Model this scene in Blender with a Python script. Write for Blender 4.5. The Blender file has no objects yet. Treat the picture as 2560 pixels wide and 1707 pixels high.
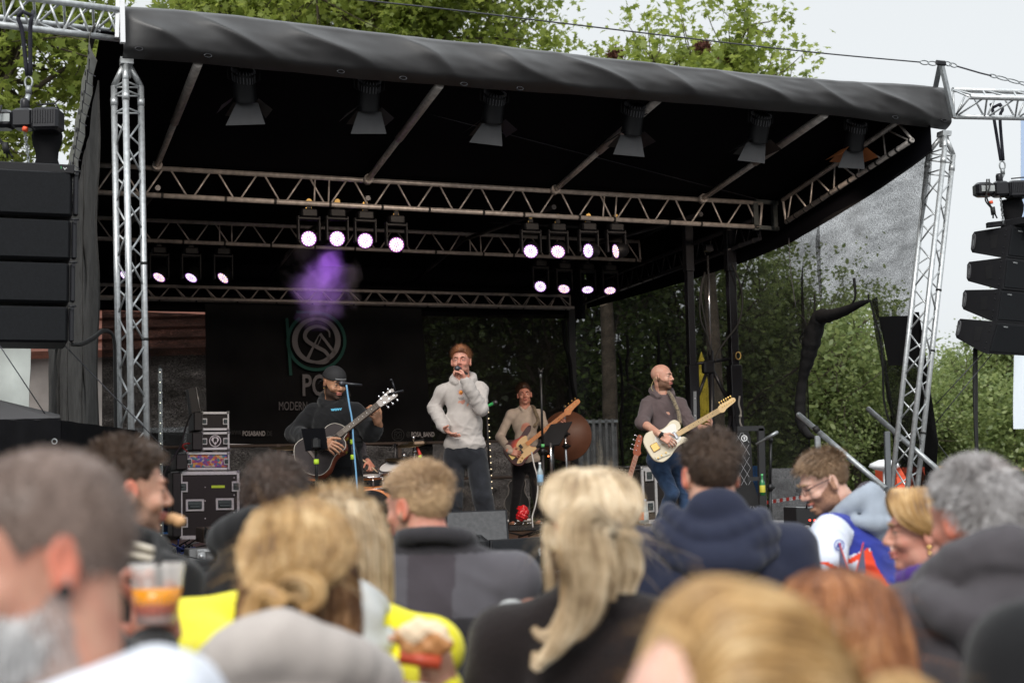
import bpy, math, random
import numpy as np
from mathutils import Vector, Matrix, noise
rnd = random.Random(7)
SC = bpy.context.scene
COL = SC.collection
# ------------------------------------------------------------------ camera, sky, sun, exposure
F_PX = 3516.0
PITCH, ROLL = math.atan(347*math.cos(math.radians(1.46))/F_PX), math.radians(1.46)
CAMZ = 1.75
_F = np.array([0, math.cos(PITCH), math.sin(PITCH)])
_U0 = np.array([0, -math.sin(PITCH), math.cos(PITCH)]); _R0 = np.array([1., 0, 0])
CR = _R0*math.cos(ROLL) - _U0*math.sin(ROLL)
CU = _U0*math.cos(ROLL) + _R0*math.sin(ROLL)
CP = np.array([0, 0, CAMZ])
cam_d = bpy.data.cameras.new('camera'); cam = bpy.data.objects.new('camera', cam_d); COL.objects.link(cam)
cam.matrix_world = Matrix(((CR[0], CU[0], -_F[0], 0), (CR[1], CU[1], -_F[1], 0), (CR[2], CU[2], -_F[2], CAMZ), (0, 0, 0, 1)))
cam_d.sensor_width = 36; cam_d.lens = F_PX/2560*36
cam_d.clip_start = 0.05; cam_d.clip_end = 2000
cam_d.dof.use_dof = True; cam_d.dof.focus_distance = 12.9; cam_d.dof.aperture_fstop = 2.8; cam_d.dof.aperture_blades = 9
SC.camera = cam
world = bpy.data.worlds.new('World'); SC.world = world; world.use_nodes = True
wn = world.node_tree; wn.nodes.clear()
SUN_EL, SUN_AZ = math.radians(38), math.radians(192)       # azimuth measured from +Y clockwise: behind the camera
sky = wn.nodes.new('ShaderNodeTexSky'); sky.sky_type = 'NISHITA'; sky.sun_disc = False
sky.sun_elevation = SUN_EL; sky.sun_rotation = SUN_AZ; sky.dust_density = 4.0; sky.air_density = 1.0
hs = wn.nodes.new('ShaderNodeHueSaturation'); hs.inputs['Saturation'].default_value = 0.12
mixw = wn.nodes.new('ShaderNodeMix'); mixw.data_type = 'RGBA'; mixw.inputs['Factor'].default_value = 0.72
bg = wn.nodes.new('ShaderNodeBackground'); bg.inputs['Strength'].default_value = 0.1
wo = wn.nodes.new('ShaderNodeOutputWorld')
wn.links.new(sky.outputs[0], hs.inputs['Color']); wn.links.new(hs.outputs[0], mixw.inputs['A'])
tcw = wn.nodes.new('ShaderNodeTexCoord'); spw = wn.nodes.new('ShaderNodeSeparateXYZ'); mrw = wn.nodes.new('ShaderNodeMapRange'); vmw = wn.nodes.new('ShaderNodeVectorMath'); vmw.operation = 'SCALE'
mrw.interpolation_type = 'SMOOTHSTEP'; mrw.inputs[1].default_value = .3; mrw.inputs[2].default_value = 1.0; mrw.inputs[3].default_value = 1.0; mrw.inputs[4].default_value = 2.6   # cloud cover brightens towards the zenith
wn.links.new(tcw.outputs['Generated'], spw.inputs[0]); wn.links.new(spw.outputs['Z'], mrw.inputs[0]); wn.links.new(mrw.outputs[0], vmw.inputs['Scale']); vmw.inputs[0].default_value = (6.9, 7.25, 7.45)
wn.links.new(vmw.outputs[0], mixw.inputs['B'])
wn.links.new(mixw.outputs['Result'], bg.inputs['Color']); wn.links.new(bg.outputs[0], wo.inputs['Surface'])
sun_d = bpy.data.lights.new('sun', 'SUN'); sun = bpy.data.objects.new('sun', sun_d); COL.objects.link(sun)
sun_d.energy = 1.5; sun_d.angle = math.radians(25); sun_d.color = (1.0, 0.96, 0.9)
_sd = Vector((math.sin(SUN_AZ)*math.cos(SUN_EL), math.cos(SUN_AZ)*math.cos(SUN_EL), math.sin(SUN_EL)))
sun.rotation_euler = _sd.to_track_quat('Z', 'Y').to_euler()
SC.view_settings.view_transform = 'Standard'; SC.view_settings.look = 'None'
SC.view_settings.exposure = 0.47; SC.view_settings.gamma = 1.0
SC.cycles.use_denoising = True
SC.cycles.max_bounces = 8; SC.cycles.transparent_max_bounces = 24; SC.cycles.volume_bounces = 1
SC.cycles.sample_clamp_indirect = 6.0
SC.cycles.use_adaptive_sampling = True; SC.cycles.adaptive_threshold = 0.015

# ------------------------------------------------------------------ picture pixel -> point in the place
def ray(px, py): return _F + (px-1280)/F_PX*CR - (py-853.5)/F_PX*CU
def onY(px, py, Y):
    d = ray(px, py); return CP + d*(Y/d[1])
def onZ(px, py, z):
    d = ray(px, py); return CP + d*((z-CAMZ)/d[2])
TH = math.radians(20.8)
UU = np.array([math.cos(TH), math.sin(TH), 0]); VV = np.array([-math.sin(TH), math.cos(TH), 0]); ZZ = np.array([0, 0, 1.])
def S(u, v, z): return UU*u + VV*v + ZZ*z
def onV(px, py, v):
    d = ray(px, py); return CP + d*(v/d.dot(VV))
def onU(px, py, u):
    d = ray(px, py); return CP + d*(u/d.dot(UU))
def uvz(p): p = np.asarray(p); return p.dot(UU), p.dot(VV), p[2]
def nrm(a):
    a = np.asarray(a, float); return a/max(1e-9, np.linalg.norm(a))
def A(*a): return np.array(a, float)

# ------------------------------------------------------------------ materials
MATS = {}
def mat(name, col, rough=0.6, metal=0.0, noise_amt=0.0, nscale=8.0, bump=0.0, bscale=40.0, emit=None, es=0.0, spec=0.5, alpha=1.0, trans=0.0, island=0.0, sheen=0.0, col2=None, stretch=None, sss=0.0, coat=0.0, ior=1.45):
    if name in MATS: return MATS[name]
    m = bpy.data.materials.new(name); m.use_nodes = True; nt = m.node_tree
    b = nt.nodes['Principled BSDF']
    b.inputs['Base Color'].default_value = (*col, 1); b.inputs['Roughness'].default_value = rough
    b.inputs['Metallic'].default_value = metal; b.inputs['Specular IOR Level'].default_value = spec
    b.inputs['IOR'].default_value = ior
    if coat: b.inputs['Coat Weight'].default_value = coat; b.inputs['Coat Roughness'].default_value = .08
    if trans: b.inputs['Transmission Weight'].default_value = trans
    if alpha < 1: b.inputs['Alpha'].default_value = alpha
    if sheen: b.inputs['Sheen Weight'].default_value = sheen; b.inputs['Sheen Roughness'].default_value = .5
    if sss: b.inputs['Subsurface Weight'].default_value = sss; b.inputs['Subsurface Radius'].default_value = (.02, .008, .004); b.inputs['Subsurface Scale'].default_value = .5
    if emit is not None:
        b.inputs['Emission Color'].default_value = (*emit, 1); b.inputs['Emission Strength'].default_value = es
    tc = nt.nodes.new('ShaderNodeTexCoord'); vec = tc.outputs['Object']
    if stretch:
        mp = nt.nodes.new('ShaderNodeMapping'); mp.inputs['Scale'].default_value = stretch
        nt.links.new(vec, mp.inputs['Vector']); vec = mp.outputs[0]
    if noise_amt or col2 is not None:
        n = nt.nodes.new('ShaderNodeTexNoise'); n.inputs['Scale'].default_value = nscale; n.inputs['Detail'].default_value = 5
        nt.links.new(vec, n.inputs['Vector'])
        mx = nt.nodes.new('ShaderNodeMix'); mx.data_type = 'RGBA'
        mr = nt.nodes.new('ShaderNodeMapRange'); mr.inputs[1].default_value = .35; mr.inputs[2].default_value = .65
        nt.links.new(n.outputs['Fac'], mr.inputs[0]); nt.links.new(mr.outputs[0], mx.inputs['Factor'])
        c2 = col2 if col2 is not None else tuple(c*(1-noise_amt) for c in col)
        mx.inputs['A'].default_value = (*col, 1); mx.inputs['B'].default_value = (*c2, 1)
        src = mx.outputs['Result']
    else: src = None
    if island:
        g = nt.nodes.new('ShaderNodeNewGeometry'); mi = nt.nodes.new('ShaderNodeMix'); mi.data_type = 'RGBA'; mi.blend_type = 'MULTIPLY'
        mi.inputs['Factor'].default_value = 1
        r = nt.nodes.new('ShaderNodeMapRange'); r.inputs[3].default_value = 1-island; r.inputs[4].default_value = 1+island*.6
        nt.links.new(g.outputs['Random Per Island'], r.inputs[0])
        if src: nt.links.new(src, mi.inputs['A'])
        else: mi.inputs['A'].default_value = (*col, 1)
        nt.links.new(r.outputs[0], mi.inputs['B']); src = mi.outputs['Result']
    if src: nt.links.new(src, b.inputs['Base Color'])
    if bump:
        n2 = nt.nodes.new('ShaderNodeTexNoise'); n2.inputs['Scale'].default_value = bscale; n2.inputs['Detail'].default_value = 4
        nt.links.new(vec, n2.inputs['Vector'])
        bp = nt.nodes.new('ShaderNodeBump'); bp.inputs['Strength'].default_value = bump; bp.inputs['Distance'].default_value = .01
        nt.links.new(n2.outputs['Fac'], bp.inputs['Height']); nt.links.new(bp.outputs[0], b.inputs['Normal'])
    MATS[name] = m; return m

def mesh_cloth(name, col, open_, var, scale=90, streak=(1, 1, 1)):
    """woven scaffold netting: thread colour where the weave is closed, see-through where it is open; wrinkle shading is mixed into the openness"""
    m = bpy.data.materials.new(name); m.use_nodes = True; nt = m.node_tree; nt.nodes.remove(nt.nodes['Principled BSDF'])
    out = nt.nodes['Material Output']; tr = nt.nodes.new('ShaderNodeBsdfTransparent'); df = nt.nodes.new('ShaderNodeBsdfDiffuse'); tl = nt.nodes.new('ShaderNodeBsdfTranslucent')
    df.inputs[0].default_value = (*col, 1); tl.inputs[0].default_value = (*col, 1)
    ad = nt.nodes.new('ShaderNodeMixShader'); ad.inputs[0].default_value = .25
    nt.links.new(df.outputs[0], ad.inputs[1]); nt.links.new(tl.outputs[0], ad.inputs[2])
    tc = nt.nodes.new('ShaderNodeTexCoord'); mp = nt.nodes.new('ShaderNodeMapping'); mp.inputs['Scale'].default_value = streak
    n = nt.nodes.new('ShaderNodeTexNoise'); n.inputs['Scale'].default_value = scale; n.inputs['Detail'].default_value = 2
    n2 = nt.nodes.new('ShaderNodeTexNoise'); n2.inputs['Scale'].default_value = 1.0; n2.inputs['Detail'].default_value = 3; mp2 = nt.nodes.new('ShaderNodeMapping'); mp2.inputs['Scale'].default_value = (2.6, 2.6, 7.5); mp2.inputs['Rotation'].default_value = (.55, .25, .3)
    nt.links.new(tc.outputs['Object'], mp.inputs[0]); nt.links.new(mp.outputs[0], n.inputs['Vector']); nt.links.new(tc.outputs['Object'], mp2.inputs[0]); nt.links.new(mp2.outputs[0], n2.inputs['Vector'])
    mr = nt.nodes.new('ShaderNodeMapRange'); mr.inputs[1].default_value = .36; mr.inputs[2].default_value = .64
    mr.inputs[3].default_value = max(0, open_-var); mr.inputs[4].default_value = min(1, open_+var)
    mr2 = nt.nodes.new('ShaderNodeMapRange'); mr2.inputs[1].default_value = .3; mr2.inputs[2].default_value = .7; mr2.inputs[3].default_value = .62; mr2.inputs[4].default_value = 1.2  # diagonal stretched noise imitates shaded wrinkles by varying the openness
    mu = nt.nodes.new('ShaderNodeMath'); mu.operation = 'MULTIPLY'
    nt.links.new(n.outputs['Fac'], mr.inputs[0]); nt.links.new(n2.outputs['Fac'], mr2.inputs[0])
    nt.links.new(mr.outputs[0], mu.inputs[0]); nt.links.new(mr2.outputs[0], mu.inputs[1])
    mx = nt.nodes.new('ShaderNodeMixShader'); nt.links.new(mu.outputs[0], mx.inputs[0])
    nt.links.new(ad.outputs[0], mx.inputs[1]); nt.links.new(tr.outputs[0], mx.inputs[2]); nt.links.new(mx.outputs[0], out.inputs['Surface'])
    MATS[name] = m; return m

# ------------------------------------------------------------------ mesh builder
class MB:
    def __init__(s): s.v = []; s.f = []; s.m = []; s.sm = []
    def add(s, vs, fs, mi=0, smooth=False):
        o = len(s.v); s.v.extend([tuple(float(c) for c in p) for p in vs])
        for f in fs: s.f.append(tuple(i+o for i in f)); s.m.append(mi); s.sm.append(smooth)
        return s
    def box(s, c, size, X=A(1, 0, 0), Y=A(0, 1, 0), Z=A(0, 0, 1), mi=0, taper=1.0, bev=0.0):
        X, Y, Z = nrm(X), nrm(Y), nrm(Z); hx, hy, hz = [a/2 for a in size]; c = np.asarray(c, float)
        if bev > 0:
            b = min(bev, hx*.9, hy*.9, hz*.9); vs = []; 
            for dz, k in ((-hz, b), (-hz+b, 0), (hz-b, 0), (hz, b)):
                x, y = hx-k, hy-k; cb = b
                for (px, py) in ((x, y-cb), (x-cb, y), (-x+cb, y), (-x, y-cb), (-x, -y+cb), (-x+cb, -y), (x-cb, -y), (x, -y+cb)):
                    vs.append(c+X*px+Y*py+Z*dz)
            fs = [tuple(range(7, -1, -1)), tuple(range(24, 32))]
            for r in range(3):
                for i in range(8): fs.append((r*8+i, r*8+(i+1) % 8, (r+1)*8+(i+1) % 8, (r+1)*8+i))
            return s.add(vs, fs, mi)
        vs = []
        for dz in (-1, 1):
            t = taper if dz > 0 else 1
            for dx, dy in ((-1, -1), (1, -1), (1, 1), (-1, 1)): vs.append(c+X*dx*hx*t+Y*dy*hy*t+Z*dz*hz)
        return s.add(vs, [(0, 3, 2, 1), (4, 5, 6, 7), (0, 1, 5, 4), (1, 2, 6, 5), (2, 3, 7, 6), (3, 0, 4, 7)], mi)
    def tube(s, pts, r, n=8, mi=0, cap=True, closed=False):
        pts = [np.asarray(p, float) for p in pts]; N = len(pts); rs = r if hasattr(r, '__len__') else [r]*N
        vs = []; fs = []; prev = None
        for i, p in enumerate(pts):
            if closed: t = nrm(pts[(i+1) % N]-pts[i-1])
            else: t = nrm(pts[min(i+1, N-1)]-pts[max(i-1, 0)])
            if prev is None:
                a = A(0, 0, 1) if abs(t[2]) < .9 else A(1, 0, 0); x = nrm(np.cross(t, a))
            else: x = nrm(prev-t*prev.dot(t))
            prev = x; y = np.cross(t, x)
            for k in range(n):
                an = 2*math.pi*k/n; vs.append(p+(x*math.cos(an)+y*math.sin(an))*rs[i])
        for i in range(N if closed else N-1):
            j = (i+1) % N
            for k in range(n): fs.append((i*n+k, i*n+(k+1) % n, j*n+(k+1) % n, j*n+k))
        s.add(vs, fs, mi, n > 4)
        if cap and not closed: o = len(s.v)-N*n; s.f.append(tuple(o+k for k in range(n-1, -1, -1))); s.f.append(tuple(o+(N-1)*n+k for k in range(n))); s.m += [mi, mi]; s.sm += [False, False]
        return s
    def sphere(s, c, r, n=12, mi=0, X=A(1, 0, 0), Y=A(0, 1, 0), Z=A(0, 0, 1)):
        r = r if hasattr(r, '__len__') else (r, r, r); c = np.asarray(c, float); m = max(4, n//2); vs = []; fs = []
        for i in range(m+1):
            ph = math.pi*i/m
            for k in range(n):
                th = 2*math.pi*k/n; vs.append(c+X*r[0]*math.sin(ph)*math.cos(th)+Y*r[1]*math.sin(ph)*math.sin(th)+Z*r[2]*math.cos(ph))
        for i in range(m):
            for k in range(n): fs.append((i*n+k, (i+1)*n+k, (i+1)*n+(k+1) % n, i*n+(k+1) % n))
        return s.add(vs, fs, mi, True)
    def lathe(s, c, prof, axis=A(0, 0, 1), n=20, mi=0):
        """prof: list of (radius, height) along axis"""
        axis = nrm(axis); a = A(0, 0, 1) if abs(axis[2]) < .9 else A(1, 0, 0); x = nrm(np.cross(axis, a)); y = np.cross(axis, x); c = np.asarray(c, float)
        vs = []; fs = []
        for (r, h) in prof:
            for k in range(n):
                t = 2*math.pi*k/n; vs.append(c+axis*h+(x*math.cos(t)+y*math.sin(t))*max(r, 1e-4))
        for i in range(len(prof)-1):
            for k in range(n): fs.append((i*n+k, i*n+(k+1) % n, (i+1)*n+(k+1) % n, (i+1)*n+k))
        return s.add(vs, fs, mi, True)
    def prism(s, pts2, o, X, Y, t, mi=0, mi_side=None, both=True):
        """flat outline pts2 (a,b) in plane X,Y at origin o, thickness t along X x Y (centred)"""
        X, Y = nrm(X), nrm(Y); N = np.cross(X, Y); o = np.asarray(o, float); n = len(pts2)
        vs = [o+X*a+Y*b+N*t/2 for a, b in pts2]+[o+X*a+Y*b-N*t/2 for a, b in pts2]
        s.add(vs, [tuple(range(n)), tuple(range(2*n-1, n-1, -1))], mi)
        k = len(s.v)-2*n; ms = mi if mi_side is None else mi_side
        for i in range(n):
            j = (i+1) % n; s.f.append((k+i, k+n+i, k+n+j, k+j)); s.m.append(ms); s.sm.append(False)
        return s
    def grid(s, P, mi=0, smooth=True):
        P = np.asarray(P); a, b = P.shape[:2]
        return s.add(P.reshape(-1, 3), [(i*b+j, i*b+j+1, (i+1)*b+j+1, (i+1)*b+j) for i in range(a-1) for j in range(b-1)], mi, smooth)
    def sheet(s, P, t, mi=0):
        """grid P given a real thickness t"""
        P = np.asarray(P, float); a, b = P.shape[:2]
        dx = np.gradient(P, axis=0); dy = np.gradient(P, axis=1); n = np.cross(dx, dy); n /= np.maximum(np.linalg.norm(n, axis=2, keepdims=True), 1e-9)
        s.grid(P+n*t/2, mi); s.grid((P-n*t/2)[:, ::-1], mi)
        rim = [(i, 0) for i in range(a)]+[(a-1, j) for j in range(1, b)]+[(i, b-1) for i in range(a-2, -1, -1)]+[(0, j) for j in range(b-2, -1, -1)]
        R = np.array([[P[i, j]+n[i, j]*t/2, P[i, j]-n[i, j]*t/2] for i, j in rim]); return s.grid(R, mi, False)

OFF = {}
def link_mesh(name, V, Fc, mats, parent=None, mi=None, smooth=None, loc=None):
    me = bpy.data.meshes.new(name)
    off = OFF.get(parent.name, A(0, 0, 0)) if parent is not None else (A(0, 0, 0) if loc is None else np.asarray(loc, float))
    V = np.asarray(V, float).reshape(-1, 3)-off
    if isinstance(Fc, np.ndarray):
        me.vertices.add(len(V)); me.vertices.foreach_set('co', V.astype(np.float32).ravel())
        nf, k = Fc.shape; me.loops.add(nf*k); me.loops.foreach_set('vertex_index', Fc.astype(np.int32).ravel())
        me.polygons.add(nf); me.polygons.foreach_set('loop_start', np.arange(0, nf*k, k, dtype=np.int32))
        me.polygons.foreach_set('loop_total', np.full(nf, k, dtype=np.int32)); me.update(calc_edges=True)
    else: me.from_pydata([tuple(v) for v in V], [], Fc)
    for m in (mats if isinstance(mats, (list, tuple)) else [mats]): me.materials.append(m)
    n = len(me.polygons)
    if mi is not None and len(mi) == n: me.polygons.foreach_set('material_index', np.asarray(mi, dtype=np.int32))
    if smooth is True: me.polygons.foreach_set('use_smooth', np.ones(n, dtype=bool))
    elif smooth is not None and smooth is not False and len(smooth) == n: me.polygons.foreach_set('use_smooth', np.asarray(smooth, dtype=bool))
    me.validate()
    o = bpy.data.objects.new(name, me); COL.objects.link(o)
    if parent is not None: o.parent = parent; OFF[o.name] = off
    else: o.location = tuple(off); OFF[o.name] = off
    return o
def build(name, mb, mats, parent=None, loc=None):
    o = link_mesh(name, mb.v, mb.f, mats, parent, mb.m, mb.sm, loc); return o
def tag(o, label=None, cat=None, group=None, kind=None):
    if label: o['label'] = label
    if cat: o['category'] = cat
    if group: o['group'] = group
    if kind: o['kind'] = kind
    return o
def thing(name, label, cat, loc=(0, 0, 0), group=None):
    o = bpy.data.objects.new(name, None); COL.objects.link(o); o.location = tuple(float(c) for c in loc); o.empty_display_size = .2
    OFF[o.name] = np.asarray(loc, float); return tag(o, label, cat, group)
KIDS = {}
def dup(root, loc, rotz=0, label=None, group=None):
    """copy of a thing and of each of its parts and sub-parts"""
    r = root.copy(); COL.objects.link(r); r.location = tuple(float(c) for c in loc); r.rotation_euler = (0, 0, rotz)
    if label: r['label'] = label
    if group: r['group'] = group
    def rec(a, b):
        for ch in [x for x in bpy.data.objects if x.parent == a]:
            c = ch.copy(); COL.objects.link(c); c.parent = b; rec(ch, c)
    rec(root, r); return r
def text(name, s, o, X, Y, h, m, parent=None, sx=1.0, ext=.003, align='CENTER', bold=0.0, mirror=False):
    """lettering of cap height h lying in the plane X (reading direction), Y (up)"""
    cu = bpy.data.curves.new(name, 'FONT'); cu.body = s; cu.size = 1; cu.extrude = 0; cu.offset = bold; cu.align_x = align; cu.resolution_u = 3
    ob = bpy.data.objects.new(name, cu); COL.objects.link(ob)
    dg = bpy.context.evaluated_depsgraph_get(); me = bpy.data.meshes.new_from_object(ob.evaluated_get(dg))
    X, Y = nrm(X), nrm(Y); N = np.cross(X, Y); k = h/0.7
    V = np.array([v.co[:] for v in me.vertices]).reshape(-1, 3); Fs = [tuple(p.vertices) for p in me.polygons]
    bpy.data.objects.remove(ob); bpy.data.curves.remove(cu)
    W = np.asarray(o, float)+np.outer(V[:, 0]*k*sx, X)+np.outer(V[:, 1]*k, Y)+N*ext
    return link_mesh(name, W, Fs, m, parent)
def smoothpath(pts, n=6):
    """Catmull-Rom through points"""
    P = [np.asarray(p, float) for p in pts]; P = [2*P[0]-P[1]]+P+[2*P[-1]-P[-2]]; out = []
    for i in range(1, len(P)-2):
        for k in range(n):
            t = k/n; a, b, c, d = P[i-1:i+3]
            out.append(.5*((2*b)+(-a+c)*t+(2*a-5*b+4*c-d)*t*t+(-a+3*b-3*c+d)*t**3))
    out.append(P[-2]); return out

# ------------------------------------------------------------------ signed-distance bodies -> one continuous surface
class SDF:
    def __init__(s): s.ops = []
    def cap(s, a, b, ra, rb=None, k=.02, sub=False):
        a, b = np.asarray(a, float), np.asarray(b, float); rb = ra if rb is None else rb; R = max(ra, rb)
        def f(P):
            ab = b-a; t = np.clip(((P-a)@ab)/max(1e-9, ab@ab), 0, 1)
            return np.linalg.norm(P-a-t[..., None]*ab, axis=-1)-(ra+(rb-ra)*t)
        s.ops.append((f, np.minimum(a, b)-R, np.maximum(a, b)+R, k, sub)); return s
    def path(s, pts, r, k=.02):
        rs = r if hasattr(r, '__len__') else [r]*len(pts)
        for i in range(len(pts)-1): s.cap(pts[i], pts[i+1], rs[i], rs[i+1], k)
        return s
    def ell(s, c, r, M=None, k=.02, sub=False):
        c = np.asarray(c, float); r = np.asarray(r if hasattr(r, '__len__') else (r, r, r), float); M = np.eye(3) if M is None else np.asarray(M); ext = np.abs(M).T@r
        def f(P):
            q = (P-c)@M.T; k0 = np.linalg.norm(q/r, axis=-1); k1 = np.linalg.norm(q/(r*r), axis=-1)
            return k0*(k0-1)/np.maximum(k1, 1e-6)
        s.ops.append((f, c-ext, c+ext, k, sub)); return s
    def box(s, c, h, M=None, r=.01, k=.02, sub=False):
        c = np.asarray(c, float); h = np.asarray(h, float); M = np.eye(3) if M is None else np.asarray(M); ext = np.abs(M).T@h
        def f(P):
            q = np.abs((P-c)@M.T)-(h-r); return np.linalg.norm(np.maximum(q, 0), axis=-1)+np.minimum(q.max(axis=-1), 0)-r
        s.ops.append((f, c-ext, c+ext, k, sub)); return s
    def mesh(s, vox, disp=None, clip=None):
        add = [o for o in s.ops if not o[4]]
        lo = np.min([o[1] for o in add], axis=0)-3*vox-.02; hi = np.max([o[2] for o in add], axis=0)+3*vox+.02
        n = np.ceil((hi-lo)/vox).astype(int)+1; D = np.full(n, .15, np.float32)
        ax = [lo[i]+vox*np.arange(n[i]) for i in range(3)]
        for f, a, b, k, sub in s.ops:
            M = max(k, 3*vox)+.012
            i0 = np.maximum(((a-M-lo)/vox).astype(int), 0); i1 = np.minimum(((b+M-lo)/vox).astype(int)+2, n)
            if np.any(i1 <= i0): continue
            sl = tuple(slice(i0[j], i1[j]) for j in range(3))
            P = np.stack(np.meshgrid(*[ax[j][sl[j]] for j in range(3)], indexing='ij'), -1); d = f(P); cur = D[sl]
            if sub:
                d = -d; h = np.clip(.5-.5*(cur-d)/k, 0, 1); D[sl] = cur*(1-h)+d*h+k*h*(1-h)
            else:
                h = np.clip(.5+.5*(cur-d)/k, 0, 1); D[sl] = cur*(1-h)+d*h-k*h*(1-h)
        if disp is not None:
            w = np.nonzero(np.abs(D) < .06); P = np.stack([ax[j][w[j]] for j in range(3)], -1); D[w] += disp(P).astype(np.float32)
        if clip is not None:
            w = np.nonzero(np.abs(D) < .12); P = np.stack([ax[j][w[j]] for j in range(3)], -1); D[w] = np.maximum(D[w], clip(P).astype(np.float32))
        ins = D < 0; c = np.zeros(n-1, np.int8); m = n-1
        cs = [(i, j, k) for i in (0, 1) for j in (0, 1) for k in (0, 1)]
        for i, j, k in cs: c += ins[i:m[0]+i, j:m[1]+j, k:m[2]+k]
        act = np.argwhere((c > 0) & (c < 8)); idx = np.full(m, -1, np.int32); idx[tuple(act.T)] = np.arange(len(act))
        acc = np.zeros((len(act), 3)); cnt = np.zeros(len(act))
        for p in cs:
            for a_ in range(3):
                if p[a_]: continue
                q = list(p); q[a_] = 1
                d0 = D[act[:, 0]+p[0], act[:, 1]+p[1], act[:, 2]+p[2]]; d1 = D[act[:, 0]+q[0], act[:, 1]+q[1], act[:, 2]+q[2]]
                w = (d0 < 0) != (d1 < 0); t = np.where(w, d0/np.where(w, d0-d1, 1), 0)
                pos = np.tile(np.array(p, float), (len(act), 1)); pos[:, a_] += t; acc[w] += pos[w]; cnt[w] += 1
        V = lo+(act+acc/cnt[:, None])*vox; Q = []
        for a_ in range(3):
            b_, c_ = (a_+1) % 3, (a_+2) % 3
            s0 = [slice(1, -1)]*3; s0[a_] = slice(0, -1); s1 = list(s0); s1[a_] = slice(1, None)
            e0, e1 = ins[tuple(s0)], ins[tuple(s1)]; w = np.argwhere(e0 != e1); sg = e0[tuple(w.T)]
            base = w.copy(); base[:, b_] += 1; base[:, c_] += 1
            def cell(db, dc):
                q = base.copy(); q[:, b_] += db; q[:, c_] += dc; return idx[tuple(q.T)]
            quad = np.stack([cell(-1, -1), cell(0, -1), cell(0, 0), cell(-1, 0)], 1)
            quad[~sg] = quad[~sg][:, ::-1]; Q.append(quad)
        Q = np.concatenate(Q); Q = Q[(Q >= 0).all(1)]; return V, Q
def merge(parts):
    V = []; Q = []; o = 0
    for v, q in parts: V.append(v); Q.append(q+o); o += len(v)
    return np.concatenate(V), np.concatenate(Q)
def frame(fwd, up=A(0, 0, 1)):
    """rows: right, forward, up"""
    f = nrm(fwd); r = nrm(np.cross(f, up)); return np.stack([r, f, np.cross(r, f)])
# ------------------------------------------------------------------ materials of the stage
M_alu = mat('aluminium', (.58, .60, .61), .4, .6, noise_amt=.25, nscale=30, bump=.08, bscale=120)
M_alud = mat('weathered_aluminium', (.52, .475, .44), .42, .35, noise_amt=.35, nscale=18)
M_tarp = mat('roof_tarpaulin', (.036, .035, .036), .42, 0, noise_amt=.25, nscale=5, bump=.10, bscale=160, spec=.55)
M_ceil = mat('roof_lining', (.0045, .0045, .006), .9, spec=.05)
M_black = mat('black_paint', (.012, .012, .013), .5)
M_blackm = mat('black_metal', (.015, .015, .018), .32, .3)
M_rub = mat('black_rubber', (.01, .01, .01), .6)
M_feltl = mat('grey_fabric_wall', (.050, .048, .046), .95, noise_amt=.3, nscale=9, bump=.25, bscale=70, spec=.1)
M_deck = mat('stage_plywood', (.10, .058, .038), .45, noise_amt=.35, nscale=6, stretch=(1, 4, 1), bump=.1)
M_skirt = mat('stage_skirt', (.006, .006, .007), .9, noise_amt=.3, bump=.2, spec=.1)
M_steel = mat('galvanised_steel', (.36, .38, .39), .45, .7, noise_amt=.3, nscale=25)
M_wire = mat('steel_cable', (.06, .06, .07), .5, .5)
M_white = mat('white_paint', (.75, .76, .78), .5)
M_green_tape = mat('neon_tape', (.55, .8, .05), .6)
M_net = mesh_cloth('black_netting', (.018, .018, .018), .31, .19, 85, (1, 1, 1.6))
M_netb = mesh_cloth('black_netting_back', (.020, .019, .018), .32, .20, 80, (.6, .6, 2.2))
M_netd = mesh_cloth('black_netting_double', (.014, .014, .014), .13, .08, 70)

ULEFT, URIGHT, VF, VT1, VT2, VB = .95, 8.55, 11.05, 13.9, 17.0, 19.4
FLOOR = 1.15
# ------------------------------------------------------------------ platform
t = thing('stage_platform', 'raised stage deck of brown plywood on a black skirted frame', 'stage', S(4.7, 14, 0))
mb = MB(); mb.box(S(4.8, 15.3, FLOOR-.03), (7.6, 8.5, .06), UU, VV, ZZ); build('deck', mb, M_deck, t)
mb = MB(); mb.box(S(4.8, VF-.012+.05, FLOOR-.035), (7.62, .05, .035), UU, VV, ZZ); build('edge_rail', mb, mat('edge_brown', (.20, .13, .09), .5), t)
mb = MB(); P = [[S(.98+7.64*i/150, VF+.04+.012*math.sin(i*.9)+.008*math.sin(i*2.3), z) for z in (.02, .5, FLOOR-.06)] for i in range(151)]
mb.sheet(P, .01); P = [[S(.98+.008*math.sin(i*.9), VF+.04+8.4*i/60, z) for z in (.02, FLOOR-.06)] for i in range(61)]; mb.sheet(P, .01)
build('skirt', mb, M_skirt, t)

# ------------------------------------------------------------------ roof
roof = thing('stage_roof', 'black tarpaulin stage roof with a wrinkled front fascia over the whole stage', 'roof', S(4.7, VF, 5.0))
top_px = [(309, 15), (428, 22), (600, 38), (700, 52), (1000, 86), (1300, 119), (1700, 165), (2000, 193), (2100, 202), (2240, 208), (2361, 219)]
bot_px = [(314, 137), (420, 143), (571, 156), (886, 188), (1150, 209), (1400, 227), (1657, 247), (1900, 266), (2100, 283), (2225, 300), (2380, 319)]
def interp_pts(pl, v, n):
    q = [uvz(onV(x, y, v)) for x, y in pl]; us = [a[0] for a in q]; zs = [a[2] for a in q]
    return lambda u: float(np.interp(u, us, zs)), us[0], us[-1]
ftop, u0, u1 = interp_pts(top_px, VF-.02, 0); fbot, u0b, u1b = interp_pts(bot_px, VF-.02, 0)
NF = 340; NZ = 34; P = np.zeros((NF, NZ, 3))
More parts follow.
